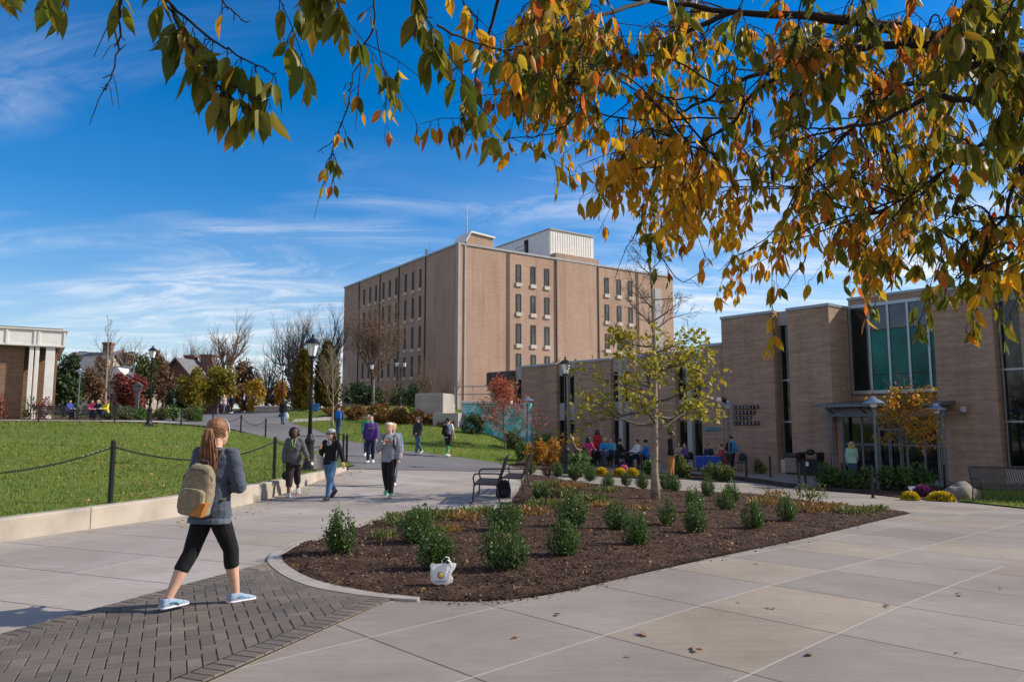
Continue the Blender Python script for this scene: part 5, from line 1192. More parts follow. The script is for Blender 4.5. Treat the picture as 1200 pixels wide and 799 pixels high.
# ------------------------------------------------------------------ benches
M['strap'] = nmat('bench_steel', (.045, .04, .038), .35, .15, 4, 60, .05, .3)
def bench(x, y, z, rz, label, length=1.75, back=1.0, group=None):
    """strap bench, facing local +x, long axis local y"""
    t = thing('bench', label, 'bench', (x, y, z), rz, group); hl = length / 2
    for s_ in (-1, 1):
        yy = s_ * hl
        pts = [(.40, yy, .012), (.33, yy, .015), (.315, yy, .05), (.285, yy, .42), (.31, yy, .56), (.28, yy, .63), (.2, yy, .645), (-.2, yy, .645), (-.29, yy, .63)]
        b = MB(); b.tube(pts, .017, 6); b.tube([(.285, yy, .42), (-.2, yy, .4)], .016, 6); b.tube([(-.2, yy, .4), (-.27, yy, .05), (-.285, yy, .015), (-.36, yy, .012)], .017, 6); b.tube([(-.2, yy, .4), (-.3, yy, .66), (-.4, yy, back)], .017, 6); b.build('end_frame', M['black'], t)
    n = int(length / .062)
    sb_, bb_ = MB(), MB()
    for i in range(n):
        yy = -hl + .03 + i * (length - .06) / (n - 1)
        def strap(b, pts, w_=.042, th=.007):
            rg = []
            for k, p in enumerate(pts):
                d = (V(pts[min(k + 1, len(pts) - 1)]) - V(pts[max(0, k - 1)])).normalized(); nn = V((-d.z, 0, d.x)) * th; c0 = V((p[0], yy, p[2])); u_ = V((0, w_ / 2, 0))
                rg.append([c0 - u_, c0 + u_, c0 + u_ + nn, c0 - u_ + nn])
            b.loft(rg)
        strap(sb_, [(.31, 0, .39), (.3, 0, .425), (.25, 0, .435), (.0, 0, .415), (-.17, 0, .405)])
        strap(bb_, [(-.18, 0, .41), (-.23, 0, .47), (-.3, 0, .66), (-.39, 0, back - .06), (-.43, 0, back + .02), (-.46, 0, back + .01)])
    sb_.build('seat', M['strap'], t); bb_.build('backrest', M['strap'], t)
    b = MB(); b.tube([(.27, -hl, .40), (.27, hl, .40)], .014, 6); b.tube([(-.2, -hl, .395), (-.2, hl, .395)], .014, 6); b.tube([(-.4, -hl, back - .01), (-.4, hl, back - .01)], .014, 6); b.build('rail', M['black'], t); return t
p0, p1 = V(G(541, 594)), V(G(567, 577))
bx, by = G(566, 590); bench(bx + .12, by + .85, g(bx, by), math.pi - R(2), 'nearest black steel bench seen end on, at the edge of the bed', 1.7)
bx2, by2 = bx + .75, by + 3.4; bench(bx2, by2, g(bx2, by2), math.pi - R(6), 'second steel bench, right behind the nearest one', 1.7)
bx3, by3 = G(1176, 590); bench(bx3 + .35, by3 + .15, g(bx3, by3), -math.pi / 2 - R(6), 'black slatted bench on the grass at the right edge, beside the boulder', 1.8, .95)
for px, lab in ((64, 'dark bench across the lawn near the pavilion, with the person in blue'), (114, 'dark bench across the lawn with the people in pink and yellow')):
    x = P(px, 480, 50.2).x; bench(x, 50.2, g(x, 50.2) + .03, -math.pi / 2, lab, 2.4, .95)
# ------------------------------------------------------------------ bins, chairs, tables
ang_ = ang
bn = thing('litter_bin', 'buff panelled litter bin with a dark hood by the brick pier', 'litter bin', fac(4.5, -.9) + (-.78,), ang_)
b = MB(); b.cbox(-.3, .3, -.3, .3, .05, .78, .03); b.build('body', nmat('bin_panel', (.24, .2, .17), .7), bn); b = MB(); b.cbox(-.34, .34, -.34, .34, .78, .98, .05); b.build('hood', M['bronze'], bn); b = MB(); b.bb(-.26, .26, -.26, .26, 0, .06); b.build('foot', M['black'], bn)
bn = thing('litter_bin', 'black twin litter bin with a small white notice, left of the canopy post', 'litter bin', fac(5.45, -1.0) + (-.78,), ang_)
b = MB(); b.cbox(-.5, .5, -.3, .3, .05, .72, .02); b.build('body', M['black'], bn); b = MB(); b.bb(-.5, -.44, -.3, .3, .72, 1.0); b.bb(.44, .5, -.3, .3, .72, 1.0); b.bb(-.5, .5, -.3, .3, 1.0, 1.05); b.ell((-.02, 0, 1.05), .2, .26, .14, 10, 6); b.build('hood', M['black'], bn); b = MB(); b.bb(-.12, .04, -.312, -.303, .42, .62); b.build('notice', M['white'], bn)
M['blackmesh'] = nmat('dark_green_steel', (.02, .028, .026), .5, .2, 6, 50, .1)
def chair(x, y, z, rz, label, mat=None, group='dark metal patio chairs'):
    t = thing('patio_chair', label, 'chair', (x, y, z), rz, group); m_ = mat or M['blackmesh']
    b = MB(); b.cbox(-.23, .23, -.23, .23, .43, .46, .01); b.build('seat', m_, t)
    b = MB(); rg = []
    for k in range(9):
        a = math.pi * k / 8; u_, zz_ = -.23 * math.cos(a), .62 + .28 * math.sin(a) ** .7
        rg.append((u_, zz_))
    b.loft([[V((u_, -.22 - .05 * (z_ - .5) + q, z_)) for u_, z_ in [(-.23, .5)] + rg + [(.23, .5)]] for q in (0, -.015)]); b.build('backrest', m_, t)
    for sx1 in (-1, 1):
        for sy1 in (-1, 1): b = MB(); b.tube([(.21 * sx1, .2 * sy1, .44), (.24 * sx1, .25 * sy1, 0)], .014, 5); b.build('leg', M['black'], t)
    for sx1 in (-1, 1): b = MB(); b.tube([(.23 * sx1, -.22, .66), (.24 * sx1, .18, .66), (.22 * sx1, .2, .45)], .013, 5); b.build('armrest', M['black'], t)
    return t
for s_, lab in ((1.15, 'left one of two round backed dark chairs by the library wall'), (2.0, 'right one of two round backed dark chairs by the library wall')):
    x, y = fac(s_, -1.6); chair(x, y, g(x, y), ang_ + R(180), lab)
def table(px, Y, label, cloth=None, r_=.55):
    x = P(px, 480, Y).x; z = g(x, Y); t = thing('patio_table', label, 'table', (x, Y, z), .3, 'round patio tables')
    b = MB(); b.lathe([(r_ - .01, .70), (r_, .71), (r_, .735), (r_ - .01, .74)], n=20); b.build('tabletop', cloth or M['blackmesh'], t); b = MB(); b.lathe([(.05, .05), (.05, .7)], n=8); b.build('column', M['black'], t)
    for k in range(4): a = k * math.pi / 2; b = MB(); b.tube([(0, 0, .1), (.2 * math.cos(a), .2 * math.sin(a), .06), (.42 * math.cos(a), .42 * math.sin(a), .02)], .02, 5); b.build('leg', M['black'], t)
    return x, Y, z
TB = {k: table(px, Y, lab, c_, r_) for k, px, Y, lab, c_, r_ in (('a', 733, 37, 'patio table between the man in black and the people in white and blue', None, .75), ('b', 694, 36, 'patio table left of the middle one, before the red jacket', None, .6), ('d', 796, 37.5, 'patio table right of the oak trunk, behind the standing man', None, .55))}
x = P(829, 480, 36).x; t = thing('covered_table', 'long table under a blue cloth at the right end of the patio', 'table', (x, 36, g(x, 36)), R(-8))
b = MB(); b.cbox(-.62, .62, -.35, .35, .22, .76, .03); b.build('cloth', fabric('blue_cloth', (.02, .06, .30)), t)
for sx1 in (-.5, .5):
    for sy1 in (-.25, .25): b = MB(); b.tube([(sx1, sy1, .3), (sx1, sy1, 0)], .02, 5); b.build('leg', M['black'], t)
# small signs
x = P(160.5, 470, 58).x; t = thing('map_board', 'grey notice board on a post in front of the dark red maple', 'sign', (x, 58, g(x, 58)), 0); zt_ = P(160, 452, 58).z - g(x, 58); b = MB(); b.cbox(-.34, .34, -.04, .04, zt_ - .45, zt_, .02); b.build('board', M['roofgrey'], t); b = MB(); b.bb(-.12, .12, .02, .1, -.3, zt_ - .1); b.build('post', M['roofgrey'], t); b = MB(); b.loft([[V((-.42, q, zt_)), V((.42, q, zt_)), V((0, q, zt_ + .3))] for q in (-.1, .1)]); b.build('hood', M['roofgrey'], t)
x, y = G(1071, 580); t = thing('plaque', 'small white plant plaque leaning on the grass above a yellow mum', 'sign', (x, y, g(x, y) + .03), .2); b = MB(); b.box((0, 0, .17), (.34, .02, .17), Matrix.Rotation(R(-35), 3, 'X')); b.build('plate', M['white'], t); b = MB(); b.tube([(0, .05, 0), (0, .02, .16)], .012, 5); b.build('stake', M['black'], t)
t = thing('wall_sign', 'thin teal sign strip on the wing wall beside the lamp with two spotlights', 'sign', fac(-.75, -.02) + (1.2,), ang_); b = MB(); b.cbox(-.5, .5, -.04, 0, 0, .2, .008); b.build('panel', nmat('teal_panel', (.06, .2, .22), .5), t); b = MB(); b.bb(-.46, -.40, -.045, -.04, .03, .17); b.build('bracket', M['alu'], t)
x = P(370, 478, 62).x; t = thing('recycling_bin', 'small blue bin behind the russet hedge below the columnar conifers', 'bin', (x, 62, g(x, 62)), .2); b = MB(); b.loft([[V((s1 * w1, s2 * .3, z1)) for s1, s2 in ((-1, -1), (1, -1), (1, 1), (-1, 1))] for w1, z1 in ((.22, .05), (.27, .6))]); b.build('body', nmat('blue_plastic', (.02, .14, .42), .5), t); b = MB(); b.cbox(-.3, .3, -.33, .33, .6, .68, .03); b.build('lid', nmat('blue_lid', (.015, .1, .33), .5), t)
# rail of the patio planter
# plastic shopping bag at the foot of the front shrub
M['plastic'] = leafmat('thin_white_plastic', [(.60, .62, .65)], .5, .3)
x, y = G(517, 690); t = thing('shopping_bag', 'crumpled white plastic shopping bag with a yellow disc on it, against the front shrub', 'bag', (x, y, g(x, y) + .05), .1); t.scale = (.86, .86, .95)
b = MB(); rg = []
for k_, (z, w_, d_) in enumerate(((0, .085, .045), (.012, .105, .06), (.05, .115, .066), (.1, .118, .06), (.145, .125, .05), (.18, .128, .034), (.2, .125, .018))):
    ring_ = []
    for q in range(28):
        a = 2 * math.pi * q / 28; ca, sa_ = math.cos(a), math.sin(a); n_ = mnoise.noise(V((ca * 2.2, sa_ * 2.2, z * 14))) * .3 + mnoise.noise(V((ca * 5, sa_ * 5, z * 30 + 4))) * .24
        ring_.append(V((math.copysign(abs(ca) ** .7, ca) * w_ * (1 + n_) + z * .06, math.copysign(abs(sa_) ** .7, sa_) * d_ * (1 + 1.6 * n_), z + .012 * math.sin(3 * a) * (z > .15))))
    rg.append(ring_)
b.loft(rg); b.build('bag_body', M['plastic'], t)
for s_ in (-1, 1):
    b = MB(); pts = [V((.0, s_ * .02, .18)), V((.012, s_ * .026, .235)), V((.045, s_ * .022 - .01, .275)), V((.085, s_ * .016, .265)), V((.108, s_ * .016, .19))] if s_ > 0 else [V((.03, -.025, .18)), V((.035, -.035, .22)), V((.07, -.04, .25)), V((.11, -.03, .225)), V((.12, -.015, .17))]
    b.loft([[p + V((0, -.014, 0)), p + V((.006, 0, .004)), p + V((0, .014, 0)), p + V((-.006, 0, -.004))] for p in pts]); b.build('handle', M['plastic'], t)
b = MB(); b.ell((-.01, -.062, .10), .038, .010, .038, 16, 6); b.build('printed_ring', nmat('blue_ring', (.07, .10, .28), .5, .05), t)
b = MB(); b.ell((-.01, -.066, .10), .027, .011, .028, 14, 6); b.build('printed_disc', nmat('yellow_print', (.75, .5, .02), .5, .05), t)
b = MB(); [b.bb(-.06 + k * .032, -.04 + k * .032, -.074, -.058, .035, .044) for k in range(4)]; b.build('printed_line', nmat('blue_print', (.1, .12, .3), .5, .05), t)
# ------------------------------------------------------------------ people
SK = {k: nmat('skin_' + k, c, .55, .08, 12, 60, .08) for k, c in (('light', (.56, .34, .25)), ('tan', (.46, .28, .19)), ('dark', (.10, .052, .035)), ('brown', (.2, .11, .075)))}
HM = {k: nmat('hair_' + k, c, .5, .35, 14, 90, .5) for k, c in (('auburn', (.22, .10, .045)), ('black', (.012, .010, .010)), ('brown', (.06, .035, .02)), ('blond', (.42, .28, .13)), ('grey', (.3, .28, .26)))}
M['eyewhite'] = nmat('eye_white', (.7, .68, .65), .3, .02, 1, 0, 0); M['iris'] = nmat('eye_iris', (.04, .025, .02), .2, .02, 1, 0, 0); M['lip'] = nmat('lip', (.36, .13, .11), .5, .05, 1, 0, 0)

def remeshed(mb, vox, smooth=3, wrinkle=0.0, ws=9.0, seed=0, cut=None):
    """one continuous skin round overlapping lofts"""
    me = mb.mesh('tmp', [M['black']]); o = bpy.data.objects.new('tmp', me); col.objects.link(o)
    r_ = o.modifiers.new('r', 'REMESH'); r_.mode = 'VOXEL'; r_.voxel_size = vox; r_.use_smooth_shade = True
    s_ = o.modifiers.new('s', 'SMOOTH'); s_.factor = .5; s_.iterations = smooth
    dg = bpy.context.evaluated_depsgraph_get(); out = bpy.data.meshes.new_from_object(o.evaluated_get(dg), depsgraph=dg)
    bpy.data.objects.remove(o); bpy.data.meshes.remove(me)
    if wrinkle:
        nrm = [v_.normal.copy() for v_ in out.vertices]
        for v_, n_ in zip(out.vertices, nrm):
            c0 = v_.co; q = mnoise.noise(V((c0.x * ws, c0.y * ws, c0.z * ws * 1.6 + seed))) + .5 * mnoise.noise(V((c0.x * ws * 2.3, c0.y * ws * 2.3, c0.z * ws * 3.5 + seed)))
            v_.co = c0 + n_ * q * wrinkle
    out.polygons.foreach_set('use_smooth', [True] * len(out.polygons)); out.update(); return out

class Fig:
    def __init__(s, H, sex='m', lean=0, twist=0, legs=((20, 8), (-16, 22)), arms=((-12, 8, 15, 0), (14, 8, 25, 0)), yaw=0, pitch=0, seat=None, bulk=1.0, flat=False):
        s.H, s.sex, s.bulk = H, sex, bulk; L_ = R(lean)
        s.X = V((1, 0, 0)); s.t = V((0, math.sin(L_), math.cos(L_))); s.f = V((0, math.cos(L_), -math.sin(L_)))
        s.legs = []
        for sg, (a, k) in zip((-1, 1), legs):
            a_, k_ = R(a), R(a - k); hip = V((sg * .042 * H, 0, 0)); kn = hip + V((sg * .004 * H, math.sin(a_), -math.cos(a_))) * .245 * H
            an = kn + V((0, math.sin(k_), -math.cos(k_))) * .237 * H
            s.legs.append([hip, kn, an, k_])
        lo = []
        for sg, (hip, kn, an, k_), (a, k) in zip((-1, 1), s.legs, legs):
            # swinging rear foot rolls onto its toe, front foot lands on its heel
            pt = 0 if seat is not None or flat else max(-.75, min(.3, k_ * .75 if k_ < 0 else k_ * .45))
            s.legs[0 if sg < 0 else 1].append(pt); fd, fu = V((0, math.cos(pt), math.sin(pt))), V((0, -math.sin(pt), math.cos(pt)))
            for q in (-.04, .11): lo.append((an + fd * q * H - fu * .046 * H).z)
        s.dz = -min(lo) if seat is None else seat + .075 * H
        up = V((0, 0, s.dz))
        for l in s.legs: l[0] = l[0] + up; l[1] = l[1] + up; l[2] = l[2] + up
        s.tw = R(-twist); tw = Quaternion(s.t, R(-twist)); s.X.rotate(tw); s.f.rotate(tw)
        s.P0 = up; s.sh = .1 if sex == 'm' else .09
        s.arms = []
        for sg, (fw, ou, be, inw) in zip((-1, 1), arms):
            sh_ = s.P0 + s.t * .283 * H + s.X * sg * s.sh * H
            a_, o_ = R(fw) , R(ou); d1 = V((sg * math.sin(o_), math.sin(a_) * math.cos(o_), -math.cos(a_) * math.cos(o_))); d1.rotate(tw)
            b_, i_ = R(fw + be), R(inw); d2 = V((-sg * math.sin(i_), math.sin(b_) * math.cos(i_), -math.cos(b_) * math.cos(i_))); d2.rotate(tw)
            el = sh_ + d1 * .172 * H; wr = el + d2 * .148 * H; s.arms.append([sh_, el, wr, d2, sg])
        y_, p_ = R(yaw), R(pitch); s.hf = (s.f * math.cos(y_) + s.X * math.sin(y_)) * math.cos(p_) + s.t * math.sin(p_)
        s.hx = s.hf.cross(s.t).normalized(); s.hu = s.hx.cross(s.hf).normalized(); s.neck = s.P0 + s.t * .31 * H; s.hc = s.P0 + s.t * .402 * H + s.f * .012 * H
    def ring(s, c, u, v, ru, rv, n=14, pw=.85):
        out = []
        for k in range(n):
            a = 2 * math.pi * k / n; ca, sa_ = math.cos(a), math.sin(a)
            out.append(c + u * (abs(ca) ** pw * math.copysign(1, ca) * ru) + v * (abs(sa_) ** pw * math.copysign(1, sa_) * rv))
        return out
    TM = ((-.055, .07, .056, 0), (-.0, .09, .066, -.003), (.06, .087, .060, .0), (.12, .082, .056, .002), (.18, .091, .062, .004), (.24, .102, .062, .0), (.275, .096, .052, -.004), (.30, .062, .042, -.006), (.318, .036, .034, -.004))
    TF = ((-.055, .074, .058, 0), (-.0, .097, .07, -.006), (.06, .084, .058, .0), (.115, .07, .05, .002), (.18, .08, .062, .008), (.235, .09, .06, .004), (.275, .086, .048, -.004), (.30, .054, .038, -.006), (.318, .031, .031, -.004))
    def torso(s, mb, h0=-.06, h1=.32, inf=0.0, skirt=False, n=16):
        H = s.H; T = s.TM if s.sex == 'm' else s.TF
        def at(h):
            for a, b in zip(T, T[1:]):
                if h <= b[0]: t = max(0, (h - a[0]) / (b[0] - a[0])); return [x + (y - x) * t for x, y in zip(a[1:], b[1:])]
            return T[-1][1:]
        hs = sorted({h0, h1, *[q[0] for q in T if h0 < q[0] < h1]}); rg = []
        for h in hs:
            w_, d_, o_ = at(h if not (skirt and h < .01) else .01); bk = s.bulk if h < .24 else 1
            iw = inf if h < .29 else inf * .6
            rg.append(s.ring(s.P0 + s.t * h * H + s.f * o_ * H, s.X, s.f, (w_ * bk + iw) * H, (d_ * bk + iw) * H, n))
        mb.loft(rg)
    def limb(s, mb, pts, rad, n=12, cap=True):
        q, rr = [pts[0]], [rad[0]]
        for a, b, ra, rb in zip(pts, pts[1:], rad, rad[1:]):
            for t in (.33, .66, 1): q.append(a.lerp(b, t)); rr.append(ra + (rb - ra) * t)
        mb.tube(q, rr, n)
        if cap: mb.ell(pts[0], rad[0], rad[0], rad[0], 10, 6)
    def arm(s, mb, i, inf=0, to=1.0):
        H = s.H; sh_, el, wr, d2, sg = s.arms[i]; k = s.bulk * .5 + .5
        if to <= .55: e = sh_.lerp(el, to / .55); s.limb(mb, [sh_, e], [(.034 * k + inf * .6) * H, (.031 * k + inf) * H]); return
        s.limb(mb, [sh_, el, el.lerp(wr, (to - .55) / .45)], [(.034 * k + inf * .6) * H, (.028 * k + inf) * H, (.019 + inf * (.8 if to > .9 else 1)) * H]); mb.ell(el, (.027 * k + inf) * H, (.027 * k + inf) * H, (.027 * k + inf) * H, 10, 6)
    def leg(s, mb, i, inf=0, to=1.0, flare=0):
        H = s.H; hip, kn, an = s.legs[i][:3]; k = s.bulk; mid = kn.lerp(an, .32) - V((0, .006 * H, 0)) * math.copysign(1, 1)
        full = [(hip, .055 * k), (hip.lerp(kn, .5), .05 * k), (kn, .039 * k), (mid, .037 * k), (kn.lerp(an, .72), .027), (an, .022)]
        L_ = [0, .25, .5, .66, .86, 1.0]; pts, rad = [], []
        for (p, r_), l in zip(full, L_):
            if l <= to + 1e-6: pts.append(p); rad.append((r_ + inf + flare * max(0, l - .5) * 2) * H)
            else:
                a = L_.index(l) - 1; t = (to - L_[a]) / (l - L_[a])
                if t > .02: pts.append(full[a][0].lerp(p, t)); rad.append((full[a][1] + (r_ - full[a][1]) * t + inf + flare * max(0, to - .5) * 2) * H)
                break
        s.limb(mb, pts, rad)
    def foot(s, mb, i, inf=0, sole=False):
        H = s.H; an, pt = s.legs[i][2], s.legs[i][4]; fd, fu = V((0, math.cos(pt), math.sin(pt))), V((0, -math.sin(pt), math.cos(pt))); sg = -1 if i == 0 else 1
        fd = (fd + s.X * sg * .12).normalized(); rt = fd.cross(fu).normalized()
        prof = [(-.042, .017, .028), (-.03, .025, .046), (-.005, .026, .052), (.02, .026, .046), (.05, .028, .034), (.08, .030, .025), (.1, .026, .019), (.113, .014, .013)]
        rg = []
        for d_, w_, h_ in prof:
            b0 = an + fd * d_ * H - fu * .046 * H
            if sole: w_ += .0035; z0, z1 = -.001, .012
            else: z0, z1 = .004, h_
            pts = []
            for k in range(12):
                a = 2 * math.pi * k / 12; ca, sa_ = math.cos(a), math.sin(a)
                pts.append(b0 + rt * math.copysign(abs(ca) ** .6, ca) * (w_ + inf) * H + fu * ((z0 + z1) / 2 + math.copysign(abs(sa_) ** .6, sa_) * ((z1 - z0) / 2 + inf)) * H)
            rg.append(pts)
        mb.loft(rg)
    HP = ((-.068, .016, .016, .030), (-.06, .026, .028, .024), (-.042, .036, .042, .013), (-.018, .043, .052, .006), (.01, .047, .058, .0), (.035, .045, .056, -.003), (.054, .033, .041, -.005), (.066, .013, .016, -.006))
    def head(s, mb, inf=0, back=0, h0=-1, neck=True, up=0, face=True):
        H = s.H; rg = []
        for h, w_, d_, o_ in s.HP:
            if h < h0: continue
            rg.append(s.ring(s.hc + s.hu * (h + up) * H + s.hf * (o_ - back) * H, s.hx, s.hf, (w_ + inf) * H, (d_ + inf) * H, 14, .95))
        mb.loft(rg)
        if neck: s.limb(mb, [s.neck - s.t * .02 * H, s.hc - s.hu * .03 * H - s.hf * .012 * H], [.033 * H, .03 * H])
        if face:
            n0 = s.hc + s.hf * .055 * H
            mb.tube([n0 + s.hu * .012 * H - s.hf * .004 * H, n0 + s.hf * .004 * H - s.hu * .006 * H, n0 + s.hf * .012 * H - s.hu * .019 * H, n0 - s.hf * .004 * H - s.hu * .026 * H], [.004 * H, .006 * H, .0095 * H, .006 * H], 7)
            for sg in (-1, 1): mb.ell(s.hc + s.hx * sg * .048 * H - s.hf * .004 * H - s.hu * .006 * H, .006 * H, .012 * H, .018 * H, 8, 5)
    def facemarks(s, mb):
        H = s.H
        for sg in (-1, 1):
            c = s.hc + s.hx * sg * .019 * H + s.hf * .0515 * H + s.hu * .002 * H; mb.ell(c, .0085 * H, .004 * H, .005 * H, 8, 5, 1); mb.ell(c + s.hf * .0028 * H, .0042 * H, .003 * H, .0042 * H, 8, 5, 2)
            mb.tube([c + s.hx * -.011 * H + s.hu * .010 * H, c + s.hu * .0135 * H + s.hf * .003 * H, c + s.hx * .011 * H + s.hu * .010 * H], .0024 * H, 5, 2)
        c = s.hc + s.hf * .054 * H - s.hu * .037 * H; mb.tube([c - s.hx * .015 * H - s.hf * .006 * H, c + s.hf * .001 * H, c + s.hx * .015 * H - s.hf * .006 * H], [.002 * H, .0045 * H, .002 * H], 6, 3)
    def hand(s, mb, i, curl=.5):
        H = s.H; wr, d, sg = s.arms[i][2], s.arms[i][3], s.arms[i][4]; th = (s.f - d * s.f.dot(d))
        th = th.normalized() if th.length > .2 else (s.t - d * s.t.dot(d)).normalized()
        nn = d.cross(th).normalized() * sg    # palm normal, towards the body
        if nn.dot(s.X * -sg) < 0: nn = -nn
        rg = []
        for q, w_, t_ in ((-.012, .016, .014), (.01, .02, .012), (.035, .025, .011), (.056, .024, .009)): rg.append(s.ring(wr + d * q * H, th, nn, w_ * H, t_ * H, 10))
        mb.loft(rg)
        for k, (o_, L_) in enumerate(((.018, .041), (.0065, .047), (-.005, .043), (-.0165, .034))):
            b0 = wr + d * .052 * H + th * o_ * H; p = b0; dd = d.copy(); pts = [b0 - d * .01 * H, b0]
            for sgm, f_ in enumerate((.45, .32, .23)):
                dd = (dd + nn * curl * (.55 + .25 * sgm)).normalized(); p = p + dd * L_ * f_ * H; pts.append(p)
            mb.tube(pts, [.0056 * H, .0056 * H, .0052 * H, .0048 * H, .0038 * H], 6)
        b0 = wr + d * .012 * H + th * .017 * H; mb.tube([b0, b0 + (d * .5 + th * .8 + nn * .2).normalized() * .02 * H, b0 + (d * .85 + th * .7 + nn * .4).normalized() * .04 * H, b0 + (d * 1.0 + th * .45 + nn * .6).normalized() * .055 * H], [.0085 * H, .0075 * H, .0062 * H, .0045 * H], 6)

def hair(fg, style, mat, root, near=False, seed=1):
    H = fg.H; b = MB(); c = fg.hc; hx, hf, hu = fg.hx, fg.hf, fg.hu
    fg.head(b, inf=.0085, back=.016, h0=-.02, neck=False, up=.006, face=False)
    if style in ('long', 'bob'):
        L_ = -.15 if style == 'long' else -.085
        for sg in (-1, 0, 1): b.tube([c + hx * sg * .04 * H - hf * .02 * H + hu * .03 * H, c + hx * sg * .05 * H - hf * .036 * H - hu * .04 * H, c + hx * sg * .05 * H - hf * .05 * H + hu * L_ * H], [.026 * H, .03 * H, .018 * H], 8)
    if style == 'curly':
        rr = random.Random(seed)
        for k in range(34):
            a = rr.uniform(0, 6.28); e = rr.uniform(-.9, 1.4); d = hx * math.cos(a) * math.cos(e) + hf * math.sin(a) * math.cos(e) + hu * math.sin(e)
            if d.dot(hf) > .45 and d.dot(hu) < .55: continue
            b.ell(c + d * .066 * H - hf * .012 * H, .024 * H, .024 * H, .024 * H, 7, 5)
    if style == 'bun': b.ell(c - hf * .045 * H + hu * .055 * H, .026 * H, .026 * H, .026 * H, 9, 6)
    me = remeshed(b, .008 if near else .014, 2, .002 if near else 0, 40); me.materials.clear(); me.materials.append(mat); ho = link('hair', me, root)
    return ho

def person(label, loc, az, H=1.72, sex='m', skin='light', top=None, bottom=None, shoe=None, hair_=('short', 'brown'), vox=.014, top_o=None, bot_o=None, sole=None, near=False, curl=.5, grp=None, seed=0, **pose):
    fg = Fig(H, sex, **pose); t = thing('person', label, 'person', loc, -R(az), grp)
    to = dict(hem=-.05, inf=.012, sleeve=1.0, hood=False, wr=.004); to.update(top_o or {}); bo = dict(to=1.0, inf=.008, flare=0.0, wr=.003); bo.update(bot_o or {})
    b = MB(); fg.torso(b); fg.head(b)
    for i in (0, 1): fg.arm(b, i); fg.leg(b, i); fg.foot(b, i, -.002)
    me = remeshed(b, vox * .8 if near else vox, 3)
    ex = MB(); fg.facemarks(ex)
    for i in (0, 1): fg.hand(ex, i, curl)
    bm = bmesh.new(); bm.from_mesh(me); 
    for f_ in bm.faces: f_.material_index = 0
    me2 = ex.mesh('tmp', [SK[skin]] * 4, True); bm.from_mesh(me2); bm.to_mesh(me); bm.free(); bpy.data.meshes.remove(me2)
    me.materials.clear()
    for m_ in (SK[skin], M['eyewhite'], M['iris'], M['lip']): me.materials.append(m_)
    me.polygons.foreach_set('use_smooth', [True] * len(me.polygons)); link('body', me, t)
    def cloth(nm, mb, mat, wr, par=t, sm=3):
        me = remeshed(mb, vox, sm, wr, 9 / H * 1.7, seed); me.materials.clear(); me.materials.append(mat); return link(nm, me, par)
    b = MB()
    fg.torso(b, -.06, .06, bo['inf'])
    for i in (0, 1): fg.leg(b, i, bo['inf'], bo['to'], bo['flare'])
    cloth('trousers', b, bottom, bo['wr'])
    b = MB(); fg.torso(b, to['hem'], .308, to['inf'], True)
    for i in (0, 1): fg.arm(b, i, to['inf'] * .95, to['sleeve'])
    if to['hood']:
        for sg in (-1, 1): b.tube([fg.neck + fg.f * .038 * H - fg.t * .012 * H + fg.X * sg * .012 * H, fg.neck + fg.X * sg * .05 * H - fg.f * .005 * H, fg.neck - fg.f * .052 * H - fg.t * .01 * H + fg.X * sg * .012 * H], [.014 * H, .02 * H, .03 * H], 8)
    else: b.tube([fg.neck - fg.t * .004 * H, fg.neck + fg.t * .012 * H], [.042 * H, .038 * H], 12)
    tp = cloth('top', b, top, to['wr'])
    for i in (0, 1):
        b = MB(); fg.foot(b, i, .002); sh_ = cloth('shoe', b, shoe, 0, sm=1)
        if sole: b = MB(); fg.foot(b, i, 0, True); b.build('sole', sole, sh_, smooth=True)
    if hair_: hair(fg, hair_[0], HM[hair_[1]], t, near, seed)
    return t, fg, tp

